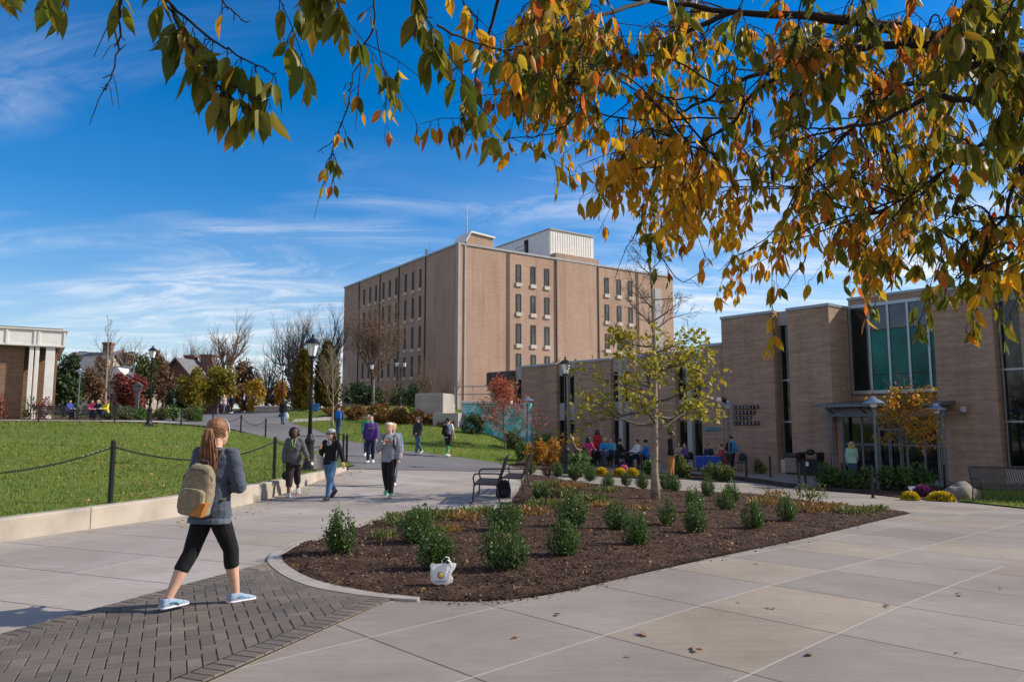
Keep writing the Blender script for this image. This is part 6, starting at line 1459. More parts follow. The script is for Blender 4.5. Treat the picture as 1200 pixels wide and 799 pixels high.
def backpack(name, label, root, fg, mat, size=(.30, .44, .17), off=(0, 0), tilt=0, front=None, base=None, strapm=None, vox=.014, cat='backpack'):
    """worn on the back: its own thing, standing where the figure carries it"""
    H = fg.H; c = fg.P0 + fg.t * .16 * H - fg.f * (.062 * H + .03 + size[2] / 2) + fg.X * off[0] + fg.t * off[1]
    mw = Matrix.Rotation(root.rotation_euler.z, 4, 'Z'); ro = root.location + mw @ V((c.x, c.y, c.z)); t = thing(name, label, cat, tuple(ro), root.rotation_euler.z + fg.tw)
    rt = Matrix.Rotation(R(tilt), 3, 'Y'); sx1, sz1, sy1 = size
    b = MB(); rg = []
    for z, w_, d_ in ((-.5, .38, .4), (-.46, .47, .52), (-.2, .5, .55), (.1, .49, .52), (.32, .44, .42), (.45, .33, .3), (.5, .2, .16)):
        rg.append([rt @ V((math.copysign(abs(math.cos(a)) ** .55, math.cos(a)) * w_ * sx1, math.copysign(abs(math.sin(a)) ** .55, math.sin(a)) * d_ * sy1, z * sz1)) for a in [2 * math.pi * k / 18 for k in range(18)]])
    b.loft(rg); me = remeshed(b, vox * .8, 3, .006, 11, 3); me.materials.clear(); me.materials.append(mat); link('bag_body', me, t)
    b = MB(); rg = []
    for y, w_ in ((-.5, .42), (-.72, .40), (-.8, .33)): rg.append([rt @ V((math.copysign(abs(math.cos(a)) ** .5, math.cos(a)) * w_ * sx1, y * sy1, -.2 * sz1 + math.copysign(abs(math.sin(a)) ** .5, math.sin(a)) * .24 * sz1)) for a in [2 * math.pi * k / 16 for k in range(16)]])
    b.loft(rg); b.build('front_pocket', front or mat, t, smooth=False)
    if base: 
        b = MB(); b.loft([[rt @ V((x * sx1, y * sy1, z * sz1)) for x, z in ((.08, -.46), (.44, -.47), (.53, -.2), (.36, -.2))] for y in (-.86, -.3)]); b.build('leather_patch', base, t)
    sm_ = strapm or M['black']
    for sg in (-1, 1):
        o_ = V((off[0], 0, 0)); q = lambda x, f_, h: V((sg * x * H - o_.x, f_ * H, h * H)) + V((0, .062 * H + .03 + sy1 / 2, -.16 * H - off[1]))
        b = MB(); pts = [q(.045, -.066, .255), q(.052, -.045, .30), q(.056, .0, .312), q(.06, .05, .285), q(.066, .074, .22), q(.074, .07, .15), q(.088, .02, .08), q(.08, -.06, .04)]
        rg = []
        for k, p in enumerate(pts):
            d = (pts[min(k + 1, len(pts) - 1)] - pts[max(k - 1, 0)]).normalized(); u_ = V((1, 0, 0)); u_ = (u_ - d * u_.dot(d)).normalized(); nn = d.cross(u_); rg.append([p + u_ * .024 + nn * .006, p - u_ * .024 + nn * .006, p - u_ * .024 - nn * .006, p + u_ * .024 - nn * .006])
        b.loft(rg); b.build('strap', sm_, t)
    b = MB(); b.tube([rt @ V((-.05, sy1 * .2, sz1 * .47)), rt @ V((-.03, sy1 * .2, sz1 * .56)), rt @ V((.03, sy1 * .2, sz1 * .56)), rt @ V((.05, sy1 * .2, sz1 * .47))], .009, 6); b.build('handle', sm_, t)
    b = MB(); b.tube([rt @ V((x * sx1, y * sy1, z * sz1)) for x, y, z in ((-.47, -.2, -.05), (-.45, -.25, .25), (-.2, -.4, .4), (.2, -.4, .4), (.45, -.25, .25), (.47, -.2, -.05))], .005, 5); b.build('zip', sm_, t)
    return t

def wpt(root, p): return root.location + Matrix.Rotation(root.rotation_euler.z, 4, 'Z') @ V(p)
FB = {}
def fb(name, c, **k):
    if name not in FB: FB[name] = fabric(name, c, **k)
    return FB[name]
# ---- the near woman walking away
fl, fr_ = V(G(209, 722)), V(G(273, 704)); ctr = (fl + fr_) / 2
hd = 38
wm, fg, tp = person('woman with a long auburn ponytail walking away, grey blue sweatshirt, black capri leggings', (ctr.x, ctr.y, .022), hd, 1.70, 'f', 'light', fb('heather_sweatshirt', (.06, .075, .11), var=.2), fb('black_leggings', (.010, .010, .013)), fb('pale_blue_mesh', (.24, .33, .46), c2=(.50, .47, .56), pscale=60), None, .0075,
    dict(hem=-.065, inf=.013, wr=.0075), dict(to=.70, inf=.003, wr=.0015), nmat('white_sole', (.68, .66, .7), .6), True, .8, None, 3, legs=((-19, 9), (24, 15)), arms=((8, 12, 75, 40), (0, 17, 82, 48)), lean=3, twist=-34, yaw=12, pitch=-6, flat=True)
# hair drawn to a ponytail
H = fg.H; c = fg.hc; hx, hf, hu = fg.hx, fg.hf, fg.hu
b = MB(); fg.head(b, inf=.007, back=.015, h0=-.03, neck=False, up=.005, face=False); me = remeshed(b, .006, 2); me.materials.clear(); me.materials.append(HM['auburn']); hr = link('hair', me, wm)
tie = c - hf * .073 * H + hu * .012 * H; rr = random.Random(2); b = MB()
for k in range(150):
    a = rr.uniform(-2.5, 2.5); e = rr.uniform(-.35, 1.2); d = hx * math.sin(a) * math.cos(e) - hf * math.cos(a) * math.cos(e) * .3 + hf * (.55 if abs(a) > 1.2 else .0) + hu * math.sin(e); d.normalize()
    if d.dot(hf) > .55 and e < .6: continue
    def surf(d): return c - hf * .013 * H + hu * .006 * H + hx * d.dot(hx) * .0575 * H + hf * d.dot(hf) * .0675 * H + hu * d.dot(hu) * .0755 * H
    q0 = surf(d); d2 = (d - hf * .9 + hu * .1).normalized(); b.tube([q0, surf(d2), tie.lerp(surf((d2 - hf * 2).normalized()), .4), tie], [.0022, .0034, .003, .002], 4, caps=False)
b.build('hair_strands', HM['auburn'], hr, smooth=True)
b = MB()
for k in range(340):
    a, r_ = rr.uniform(0, 6.28), math.sqrt(rr.random()); o_ = hx * math.cos(a) * r_ * 1.35 + hf * math.sin(a) * r_ * .8; ln = rr.uniform(.72, 1.08); sw = rr.gauss(0, .012); wv = rr.uniform(-.01, .01)
    b.tube([tie + o_ * .012, tie - hf * .014 * H + o_ * .030 - fg.t * .012 * H, tie - hf * .02 * H + hx * (.008 + sw * .3) - fg.t * .075 * H * ln + o_ * .05 + hx * wv, tie - hf * .016 * H + hx * (.018 + sw) - fg.t * .155 * H * ln + o_ * .056, tie - hf * .012 * H + hx * (.034 + sw * 1.6) - fg.t * .27 * H * ln + o_ * .045], [.002, .0034, .0036, .003, .0012], 4, caps=False)
b.build('ponytail', HM['auburn'], hr, smooth=True)
b = MB(); b.lathe([(.018, -.008), (.022, 0), (.018, .008)], (0, 0, 0), 10); hb = b.build('hair_tie', fb('grey_band', (.4, .38, .38)), hr); hb.location = tie; hb.rotation_euler = (-hf).to_track_quat('Z', 'Y').to_euler()
b = MB(); b.tube([c + hx * math.cos(a) * .056 * H + hf * (.012 + .0) * H + hu * (.075 * math.sin(a) + .0) * H for a in [math.pi * k / 12 for k in range(13)]], .005, 6); b.build('headband', fb('pale_headband', (.55, .55, .6)), hr, smooth=True)
b = MB(); fg.torso(b, -.078, -.05, .0175, True); me = remeshed(b, .0075, 2); me.materials.clear(); me.materials.append(fb('sweatshirt_rib', (.10, .12, .16))); link('waistband', me, tp)
for k, sh_ in enumerate([o for o in wm.children if o.name.startswith('shoe')]):
    b = MB(); an, pt = fg.legs[k][2], fg.legs[k][4]; fd = V((0, math.cos(pt), math.sin(pt))); fu = V((0, -math.sin(pt), math.cos(pt)))
    for sg in (-1, 1): b.tube([an + fd * .0 * H - fu * .02 * H + V((sg * .029 * H, 0, 0)), an + fd * .03 * H - fu * .016 * H + V((sg * .0305 * H, 0, 0)), an + fd * .055 * H - fu * .03 * H + V((sg * .031 * H, 0, 0))], .006, 5)
    b.build('stripe', nmat('turquoise_trim', (.08, .42, .5), .5), sh_, smooth=True)
    b = MB(); b.tube([an - fd * .041 * H - fu * .043 * H + V((q * .02 * H, abs(q) * .012, 0)) for q in (-1, -.5, 0, .5, 1)], .007, 5); b.build('heel_trim', nmat('pink_trim', (.6, .08, .25), .5), sh_, smooth=True)
backpack('backpack', 'olive flowered backpack with an orange leather corner, worn by the woman with the ponytail', wm, fg, fb('olive_floral', (.21, .185, .125), c2=(.36, .20, .15), pscale=24), (.285, .45, .15), (-.035, -.10), 8, fb('olive_floral_pocket', (.23, .2, .135), c2=(.38, .26, .17), pscale=26), nmat('tan_leather', (.42, .17, .04), .5, .15, 8, 40, .2), fb('dark_strap', (.06, .05, .045)), .009)

# ---- the three walkers coming towards the camera
def at(px, py, f=g): x, y = G(px, py, f); return (x, y, f(x, y) + .004)
tote = nmat('cream_canvas', (.62, .57, .5), .85, .1, 6, 120, .3)
wa, fa_, ta = person('smiling woman with dark curly hair, charcoal hoodie and cropped dark trousers', at(343, 581), 170, 1.62, 'f', 'dark', fb('charcoal_hoodie', (.085, .085, .095)), fb('dark_plum', (.028, .02, .024)), fb('grey_shoe', (.4, .44, .42), c2=(.6, .6, .6)), ('curly', 'black'), .012, dict(hem=-.06, inf=.016, hood=True, wr=.006), dict(to=.8, inf=.010, flare=.006), M['white'], True, .5, None, 5, bulk=1.1, legs=((-18, 26), (21, 6)), arms=((2, 22, 55, -22), (4, 14, 12, 0)), yaw=-12)
b = MB(); H = fa_.H
for sg in (-1, 1): b.tube([fa_.neck + fa_.X * sg * .028 * H + fa_.f * .045 * H, fa_.P0 + fa_.t * .26 * H + fa_.X * sg * .02 * H + fa_.f * .082 * H, fa_.P0 + fa_.t * .2 * H + fa_.X * sg * .006 * H + fa_.f * .094 * H], .007, 5)
for k in range(5): b.tube([fa_.P0 + fa_.t * (.2 - k * .012) * H + fa_.X * (-.03 + k * .015) * H + fa_.f * .094 * H, fa_.P0 + fa_.t * (.215 - k * .012) * H + fa_.X * (-.022 + k * .015) * H + fa_.f * .095 * H], .006, 5)
b.build('green_print', nmat('lime_print', (.22, .42, .12), .7), ta)
b = MB()
b.ell((0, 0, 0), .10, .055, .11, 12, 8); hp = wpt(wa, fa_.arms[1][2] + fa_.arms[1][3] * .09 * H); tb_ = thing('handbag', 'small dark navy handbag carried between the two walking women', 'handbag', tuple(hp - V((-.06, 0, .16))), 0)
me = remeshed(b, .012, 2, .006, 14); me.materials.clear(); me.materials.append(fb('navy_leather', (.02, .02, .035))); link('bag_body', me, tb_); b = MB(); b.tube([(-.06, 0, .08), (-.05, 0, .19), (-.02, 0, .22), (.03, 0, .18), (.06, 0, .08)], .008, 5); b.build('handle', M['black'], tb_)
wb, fb_, tb2 = person('laughing woman in a black cardigan, blue jeans, grey beanie and sunglasses', at(386, 585), 192, 1.62, 'f', 'light', fb('black_cardigan', (.014, .013, .014)), fb('blue_jeans', (.06, .14, .26), var=.3), fb('dark_shoe', (.05, .045, .045)), ('bob', 'brown'), .012, dict(hem=-.03, inf=.010, wr=.005), dict(to=1.0, inf=.009, wr=.003), M['black'], True, .6, None, 6, legs=((21, 5), (-17, 28)), arms=((10, 30, 14, -24), (0, 18, 128, 18)), yaw=14)
H = fb_.H; b = MB(); b.ell(fb_.P0 + fb_.t * .255 * H + fb_.f * .045 * H, .042 * H, .028 * H, .062 * H, 12, 8); b.build('undershirt', fb('grey_tee', (.26, .23, .25)), tb2, smooth=True)
b = MB(); fb_.head(b, inf=.013, back=.008, h0=.01, neck=False, up=.008, face=False); b.ell(fb_.hc - fb_.hf * .045 * H + fb_.hu * .03 * H, .04 * H, .035 * H, .04 * H); me = remeshed(b, .011, 3); me.materials.clear(); me.materials.append(fb('grey_knit', (.32, .34, .36))); link('beanie', me, wb)
def shades(fg, root):
    H = fg.H; b = MB()
    for sg in (-1, 1): b.ell(fg.hc + fg.hx * sg * .02 * H + fg.hf * .058 * H + fg.hu * .004 * H, .0165 * H, .006 * H, .0125 * H, 10, 6); b.tube([fg.hc + fg.hx * sg * .034 * H + fg.hf * .052 * H + fg.hu * .006 * H, fg.hc + fg.hx * sg * .051 * H + fg.hu * .004 * H], .003 * H, 4)
    b.tube([fg.hc - fg.hx * .008 * H + fg.hf * .062 * H + fg.hu * .006 * H, fg.hc + fg.hx * .008 * H + fg.hf * .062 * H + fg.hu * .006 * H], .003 * H, 4); b.build('sunglasses', M['glass'], root, smooth=True)
shades(fb_, wb)
tp_ = wpt(wb, fb_.P0 + fb_.X * .155 * H + fb_.t * .03 * H); tt = thing('tote_bag', 'cream canvas tote bag hanging at the side of the woman in the black cardigan', 'tote bag', tuple(tp_), wb.rotation_euler.z + R(68))
b = MB(); rg = [[V((math.copysign(abs(math.cos(a)) ** .6, math.cos(a)) * w_, math.copysign(abs(math.sin(a)) ** .6, math.sin(a)) * d_, z)) for a in [2 * math.pi * k / 14 for k in range(14)]] for z, w_, d_ in ((-.2, .15, .03), (-.17, .17, .06), (0, .18, .065), (.15, .165, .03))]; b.loft(rg); b.build('bag_body', tote, tt, smooth=False)
for sg in (-1, 1): b = MB(); b.tube([(-.09, sg * .025, .14), (-.05, sg * .02 + .04, .33), (0, sg * .012 + .07, .43), (.05, sg * .02 + .04, .33), (.09, sg * .025, .14)], .011, 5); b.build('handle', tote, tt)
wc, fc_, tc_ = person('young man in a grey hoodie, white headband, black trousers and green trainers', at(455, 582), 178, 1.75, 'm', 'light', fb('grey_marl_hoodie', (.24, .255, .30), var=.2), fb('black_track', (.014, .014, .016)), fb('green_trainer', (.03, .2, .14), c2=(.06, .3, .22)), ('short', 'blond'), .012, dict(hem=-.06, inf=.018, hood=True, wr=.008), dict(to=1.0, inf=.012, wr=.004), M['white'], True, .7, None, 7, legs=((16, 8), (-13, 22)), arms=((0, 10, 14, -4), (12, 13, 122, 30)), yaw=10)
H = fc_.H; b = MB(); fc_.head(b, inf=.011, back=.006, h0=.03, neck=False, up=.002, face=False); me = remeshed(b, .011, 2); me.materials.clear(); me.materials.append(fb('white_headband', (.7, .7, .7))); link('headband', me, wc)
b = MB()
for k in range(6):
    a = -1.1 + k * .44; b.tube([fc_.P0 + fc_.t * (.215 + .02 * math.cos(a)) * H + fc_.X * math.sin(a) * .055 * H + fc_.f * (.083 + .0 * k) * H, fc_.P0 + fc_.t * (.185 + .02 * math.cos(a)) * H + fc_.X * math.sin(a) * .055 * H + fc_.f * .086 * H], .013, 5)
b.build('orange_print', nmat('orange_print', (.42, .17, .08), .7), tc_)
b = MB(); hip, kn, an = fc_.legs[0][:3]; b.tube([hip.lerp(kn, q) + V((-.072 * H * (1 - q * .35), .01, 0)) for q in (.15, .5, 1)] , .008, 5); b.build('side_stripe', M['white'], [o for o in wc.children if o.name.startswith('trousers')][0])
backpack('backpack', 'black backpack worn by the young man with the white headband', wc, fc_, fb('black_nylon', (.015, .015, .018)), (.3, .44, .16))

# ---- people further along the path
def simple(label, px, Y, az, H, sex, skin, topc, botc, shoec, hr_, vox=.02, f=g, grp=None, **k):
    x = P(px, 490, Y).x
    return person(label, (x, Y, f(x, Y) + .015), az, H, sex, skin, fb(*topc), fb(*botc), fb(*shoec), hr_, vox, sole=None, **{**dict(seed=int(px)), **k})
WS, BS = ('white_trainer', (.66, .66, .66)), ('black_shoe', (.02, .02, .02)); DJ, BK, NV = ('dark_denim', (.035, .075, .15)), ('black_cloth', (.014, .014, .016)), ('navy_cloth', (.018, .022, .05))
s1, f1, t1 = simple('man in a purple sweatshirt with gold lettering and navy trousers', 435, 28.3, 172, 1.78, 'm', 'light', ('purple_sweat', (.07, .03, .22)), NV, WS, ('short', 'brown'), .016, legs=((-10, 16), (14, 5)), arms=((8, 10, 14, 0), (-10, 12, 22, 0)), top_o=dict(inf=.016, wr=.006))
b = MB(); H = f1.H
for k in range(7): a = -1.0 + k * .333; b.tube([f1.P0 + f1.t * (.20 + .022 * math.cos(a)) * H + f1.X * math.sin(a) * .056 * H + f1.f * .088 * H, f1.P0 + f1.t * (.178 + .022 * math.cos(a)) * H + f1.X * math.sin(a) * .056 * H + f1.f * .091 * H], .011, 4)
b.build('gold_print', nmat('gold_print', (.5, .36, .08), .6), t1)
simple('person in a green top and jeans half hidden behind the man in purple', 431.5, 31.5, 165, 1.8, 'm', 'light', ('green_top', (.02, .24, .14)), DJ, WS, ('short', 'brown'), legs=((14, 5), (-14, 22)))
simple('person in a denim jacket with tied up hair, behind the man in grey', 461, 20.5, 176, 1.72, 'f', 'light', ('denim_jacket', (.14, .2, .32)), DJ, WS, ('bun', 'blond'), .016, arms=((5, 14, 30, -6), (5, 24, 40, -10)), top_o=dict(inf=.014))
s2, f2, t2 = simple('man in a dark grey jacket, sunglasses and blue jeans walking along the asphalt path', 490, 34.3, 215, 1.76, 'm', 'tan', ('slate_jacket', (.035, .036, .045)), ('mid_jeans', (.055, .11, .2)), WS, ('short', 'black'), .017, legs=((16, 5), (-13, 24)), arms=((4, 10, 45, 20), (-4, 12, 40, 20)), top_o=dict(inf=.016)); shades(f2, s2)
s3, f3, t3 = simple('man in a pale tee shirt and dark shorts with one green sock, walking away', 525.5, 34.3, 30, 1.76, 'm', 'light', ('pale_tee', (.55, .6, .66)), ('black_red_shorts', (.02, .014, .016)), WS, ('short', 'black'), .017, legs=((12, 6), (-10, 14)), arms=((-6, 12, 20, 0), (10, 10, 20, 0)), top_o=dict(sleeve=.42, inf=.014), bot_o=dict(to=.52, inf=.018, flare=.01))
b = MB(); f3.leg(b, 1, .004, 1.0); me = remeshed(b, .016, 2); me.materials.clear(); me.materials.append(fb('green_sock', (.03, .3, .08))); link('sock', me, s3)
backpack('backpack', 'black backpack on the man in the pale tee shirt', s3, f3, fb('black_nylon', (.015, .015, .018)), (.3, .46, .18))
s4, f4, t4 = simple('person in a dark jacket and jeans with a bright blue bag, walking away', 397, 41.5, -8, 1.74, 'm', 'light', ('dusk_jacket', (.04, .06, .1)), DJ, BS, ('short', 'brown'))
backpack('backpack', 'bright blue backpack of the walker on the grass slope edge', s4, f4, fb('bright_blue', (.01, .12, .5)), (.32, .46, .18))
s5, f5, t5 = simple('long haired person in a black top and jeans walking away on the far path', 331.5, 50, -12, 1.72, 'f', 'light', ('black_top', (.016, .015, .017)), ('mid_jeans', (.055, .11, .2)), BS, ('long', 'brown'))
hp = wpt(s5, f5.arms[1][2]); tt = thing('carrier_bag', 'white carrier bag held by the long haired walker on the far path', 'bag', tuple(hp - V((0, 0, .34))), 0); b = MB(); b.ell((0, 0, 0), .17, .1, .24, 10, 7); b.build('bag_body', M['plastic'], tt, smooth=True); b = MB(); b.tube([(-.08, 0, .2), (0, 0, .32), (.08, 0, .2)], .014, 5); b.build('handle', M['plastic'], tt)
simple('left one of three distant walkers, pale top and blue jeans', 261.5, 66.5, 172, 1.72, 'f', 'light', ('pale_pink_top', (.5, .4, .42)), ('mid_jeans', (.055, .11, .2)), BS, ('long', 'blond'), .03)
simple('middle one of three distant walkers, dark jacket over a white shirt', 271, 68.5, 185, 1.72, 'm', 'light', NV, BK, WS, ('short', 'brown'), .03)
s6, f6, t6 = simple('right one of three distant walkers, black jacket and a white shirt front', 285.5, 65.5, 180, 1.75, 'm', 'light', BK, BK, WS, ('short', 'brown'), .03)
b = MB(); b.ell(f6.P0 + f6.t * .2 * f6.H + f6.f * .06 * f6.H, .05 * f6.H, .04 * f6.H, .1 * f6.H); b.build('shirt_front', fb('white_shirt', (.66, .66, .66)), t6, smooth=True)

# ---- patio, entrance and far benches
SIT = dict(legs=((84, 86), (80, 80)), seat=.45, arms=((25, 8, 60, 15), (30, 8, 55, 15)), lean=6)
def sitter(label, px, Y, az, sex, skin, topc, botc, hr_, H=1.7, chairlab=None, **k):
    r_ = simple(label, px, Y, az, H, sex, skin, topc, botc, BS, hr_, .022, **{**SIT, **k}); x, y, z = r_[0].location
    if chairlab: a = R(az); chair(x - .04 * math.sin(a), y - .04 * math.cos(a), g(x, y), -a, chairlab, group='dark metal patio chairs')
    return r_
sitter('grey dressed person sitting behind the rounded green bush by the lamp base', 668, 33.5, 60, 'f', 'light', ('taupe_top', (.16, .14, .13)), BK, ('bob', 'grey'), chairlab='patio chair under the grey dressed person by the lamp')
sitter('person in a magenta top sitting at the left patio table', 688.5, 35.3, 40, 'f', 'light', ('magenta_top', (.5, .03, .16)), BK, ('long', 'black'), 1.68, 'patio chair under the person in magenta')
simple('standing person with dark hair in a red jacket behind the left patio table', 700, 38, 175, 1.74, 'f', 'dark', ('red_jacket', (.32, .02, .025)), BK, BS, ('long', 'black'), .022, legs=((2, 2), (-2, 2)))
sitter('blond person in a bright blue top at the left patio table', 709, 36.6, 200, 'f', 'light', ('azure_top', (.02, .2, .5)), DJ, ('bob', 'blond'), 1.75, 'patio chair under the blond person in bright blue')
sitter('person in a light turquoise top behind the blond person in blue', 716, 38.2, 200, 'm', 'light', ('turquoise_top', (.06, .32, .46)), BK, ('short', 'brown'), 1.76, 'patio chair under the person in turquoise')
sitter('person in a black jacket sitting in profile at the middle patio table', 724, 35.6, 80, 'm', 'tan', BK, BK, ('short', 'black'), 1.74, 'patio chair under the person in the black jacket')
sitter('person in a white shirt sitting at the middle patio table', 747.5, 37.4, 250, 'm', 'light', ('white_shirt', (.6, .62, .68)), DJ, ('short', 'brown'), 1.74, 'patio chair under the person in white')
sitter('person in a royal blue shirt sitting just left of the oak trunk', 757.5, 35.6, 285, 'm', 'tan', ('royal_blue', (.012, .12, .48)), BK, ('short', 'black'), 1.76, 'patio chair under the person in royal blue')
s7, f7, t7 = simple('standing bearded man in a black leather jacket and mustard trousers', 786, 28.8, 100, 1.8, 'm', 'brown', ('black_leather', (.012, .013, .016)), ('mustard_chinos', (.36, .15, .025)), BS, ('short', 'black'), .016, legs=((3, 3), (-4, 4)), arms=((-5, 10, 18, 0), (0, 10, 14, 0)), top_o=dict(inf=.02))
b = MB(); H = f7.H; b.ell(f7.hc + f7.hf * .036 * H - f7.hu * .045 * H, .036 * H, .026 * H, .028 * H); b.build('beard', HM['black'], s7, smooth=True)
sitter('person in a beige top sitting right of the standing man', 795, 38, 200, 'f', 'light', ('beige_top', (.36, .26, .2)), BK, ('bob', 'brown'), 1.66, 'patio chair under the person in beige')
sitter('small person in purple and navy sitting at the right hand table', 803, 37, 235, 'f', 'light', ('purple_navy', (.1, .05, .2)), NV, ('bob', 'black'), 1.6, 'patio chair under the small person in purple')
sitter('dark haired person sitting behind the blue covered table', 829, 37, 180, 'm', 'tan', NV, BK, ('short', 'black'), 1.6, 'patio chair behind the blue covered table')
sitter('person in a dark red top sitting at the right end of the blue covered table', 846, 36, 270, 'f', 'light', ('dark_red_top', (.3, .03, .03)), BK, ('short', 'brown'), 1.62, 'patio chair at the right end of the blue covered table')
s8, f8, t8 = simple('standing person in a sky blue top and white cap beside the silver lamp', 856.5, 38.5, 60, 1.74, 'm', 'light', ('sky_blue_top', (.03, .22, .48)), BK, BS, ('short', 'black'), .022, legs=((3, 3), (-3, 3)))
b = MB(); f8.head(b, inf=.014, back=.004, h0=.03, neck=False, up=.004, face=False); me = remeshed(b, .015, 2); me.materials.clear(); me.materials.append(fb('white_cap', (.65, .65, .65))); link('cap', me, s8)
backpack('backpack', 'black backpack on the person in sky blue by the silver lamp', s8, f8, fb('black_nylon', (.015, .015, .018)), (.3, .46, .18))
simple('woman with light hair and a mint top behind the hedge at the entrance', 996, 29.2, 20, 1.62, 'f', 'light', ('mint_top', (.3, .5, .42)), DJ, BS, ('long', 'blond'), .02, legs=((3, 3), (-3, 3)))
for px, lab, tc1, az_, hr_ in ((80, 'person in blue leaning on the bench near the pavilion', ('far_blue', (.03, .06, .3)), 120, ('short', 'black')), (107, 'person in a pink top sitting on the far bench', ('far_pink', (.6, .06, .2)), 150, ('bob', 'brown')), (115, 'person in navy sitting between the pink and the yellow tops', NV, 190, ('bob', 'blond')), (124.5, 'person in a yellow top with red hair at the end of the far bench', ('far_yellow', (.6, .5, .05)), 200, ('long', 'auburn'))):
    simple(lab, px, 50.25, az_, 1.7, 'f', 'light', tc1, NV, BS, hr_, .026, **{**SIT, 'legs': ((82, 80), (76, 84))})

# ---- bags left on the ground
x, y = G(590, 583); t = thing('backpack', 'black backpack standing on the concrete under the nearest steel bench', 'backpack', (x, y, g(x, y)), .3)
b = MB(); b.loft([[V((math.copysign(abs(math.cos(a)) ** .5, math.cos(a)) * w_, math.copysign(abs(math.sin(a)) ** .5, math.sin(a)) * d_, z)) for a in [2 * math.pi * k / 16 for k in range(16)]] for z, w_, d_ in ((.0, .15, .1), (.03, .17, .12), (.22, .17, .12), (.36, .14, .09), (.42, .07, .05))]); me = remeshed(b, .012, 2, .008, 12); me.materials.clear(); me.materials.append(fb('black_nylon', (.015, .015, .018))); link('bag_body', me, t)
b = MB(); b.tube([(-.04, 0, .41), (-.02, 0, .46), (.03, 0, .46), (.05, 0, .41)], .008, 5); b.build('handle', M['black'], t); b = MB(); b.cbox(-.12, .12, -.15, -.1, .05, .22, .02); b.build('front_pocket', fb('navy_nylon', (.02, .02, .04)), t)
x = P(730, 480, 33).x; t = thing('tote_bag', 'pink and black bag standing on the patio behind the yellow mums', 'bag', (x, 33, g(x, 33)), .2)
b = MB(); b.ell((0, 0, .15), .2, .11, .15, 12, 8); me = remeshed(b, .018, 2, .01, 9); me.materials.clear(); me.materials.append(fb('pink_fabric', (.36, .04, .11), c2=(.03, .02, .03), pscale=9)); link('bag_body', me, t); b = MB(); b.tube([(-.1, 0, .25), (0, 0, .4), (.1, 0, .25)], .014, 5); b.build('handle', M['black'], t)
# ------------------------------------------------------------------ the cherry tree that overhangs the plaza
LM['cherry'] = leafmat('cherry_leaves_gold', [(.10, .13, .02), (.34, .26, .02), (.58, .34, .022), (.17, .17, .02), (.64, .34, .02), (.60, .27, .02), (.62, .20, .02), (.55, .13, .03), (.26, .24, .022), (.06, .085, .015), (.14, .18, .02), (.60, .42, .03)], .58, .45)
LM['cherrygold'] = leafmat('cherry_leaves_bright_gold', [(.70, .36, .015), (.74, .44, .02), (.68, .25, .015), (.50, .33, .02), (.72, .36, .015), (.30, .26, .02)], .6, .45)
LM['cherrygreen'] = leafmat('cherry_leaves_olive', [(.09, .115, .015), (.15, .17, .018), (.28, .22, .02), (.11, .14, .016), (.38, .22, .02)], .52, .45)
CH = V((4.7, 3.5, g(4.7, 3.5)))
ct = thing('cherry_tree', 'autumn cherry tree whose gold and olive leaves hang over the plaza from the right', 'tree', tuple(CH))
b = MB(); b.tube([V((0, 0, -.2)), V((-.02, .02, .5)), V((-.06, .0, 1.3)), V((-.15, .03, 2.0)), V((-.35, .1, 2.45))], [.26, .19, .165, .16, .13], 14); b.build('trunk', M['darkbark'], ct, smooth=True)
cr = random.Random(19); br = MB(); tw_ = MB()
def wp(*a): return [P(*q) for q in a]
fork = CH + V((-.3, .08, 2.4))
limbs = [[fork] + wp((1330, 150, 3.5), (1240, 95, 3.6), (1170, 66, 3.65), (1100, 48, 3.7), (1030, 30, 3.8), (950, 20, 3.9), (860, 14, 4.0), (760, 2, 4.05), (680, -12, 4.1)),
         [fork] + wp((1330, 165, 3.3), (1215, 92, 3.35), (1150, 118, 3.3), (1090, 112, 3.3), (1040, 140, 3.25), (990, 150, 3.2)),
         [fork] + wp((1300, 30, 3.2), (1180, -30, 3.1), (1050, -50, 3.0), (900, -60, 2.9), (750, -70, 2.8), (620, -60, 2.7), (500, -55, 2.55), (400, -45, 2.45)),
         [fork] + wp((1340, -60, 2.7), (1000, -150, 2.5), (700, -150, 2.3), (450, -110, 2.15), (300, -70, 2.1), (180, -60, 2.05), (60, -60, 2.0), (-40, -70, 1.95)),
         wp((1100, 48, 3.7), (1000, 58, 3.9), (930, 70, 4.1), (860, 100, 4.2), (800, 130, 4.3), (745, 140, 4.35), (690, 130, 4.4)),
         wp((1030, 30, 3.8), (960, 75, 3.7), (900, 95, 3.6), (850, 150, 3.6), (800, 170, 3.6)),
         wp((1170, 66, 3.65), (1100, 90, 4.0), (1040, 110, 4.3), (980, 170, 4.5), (930, 220, 4.5)),
         wp((1215, 92, 3.35), (1180, 150, 3.5), (1130, 180, 3.7), (1080, 220, 3.8), (1030, 250, 3.8)),
         wp((1240, 95, 3.6), (1220, 160, 3.5), (1190, 220, 3.5), (1160, 280, 3.5), (1140, 320, 3.5)),
         wp((860, 14, 4.0), (800, 40, 4.1), (740, 70, 4.2), (690, 80, 4.2), (640, 110, 4.2)),
         wp((760, 2, 4.05), (700, 20, 3.6), (640, 45, 3.5), (590, 60, 3.5)),
         wp((620, -60, 2.7), (590, -10, 3.0), (560, 60, 3.2), (520, 90, 3.2))]
rr0 = [(.085, .010), (.03, .008), (.06, .010), (.055, .008), (.022, .005), (.016, .005), (.022, .005), (.016, .005), (.018, .005), (.014, .004), (.010, .004), (.010, .004)]
LIMB = []
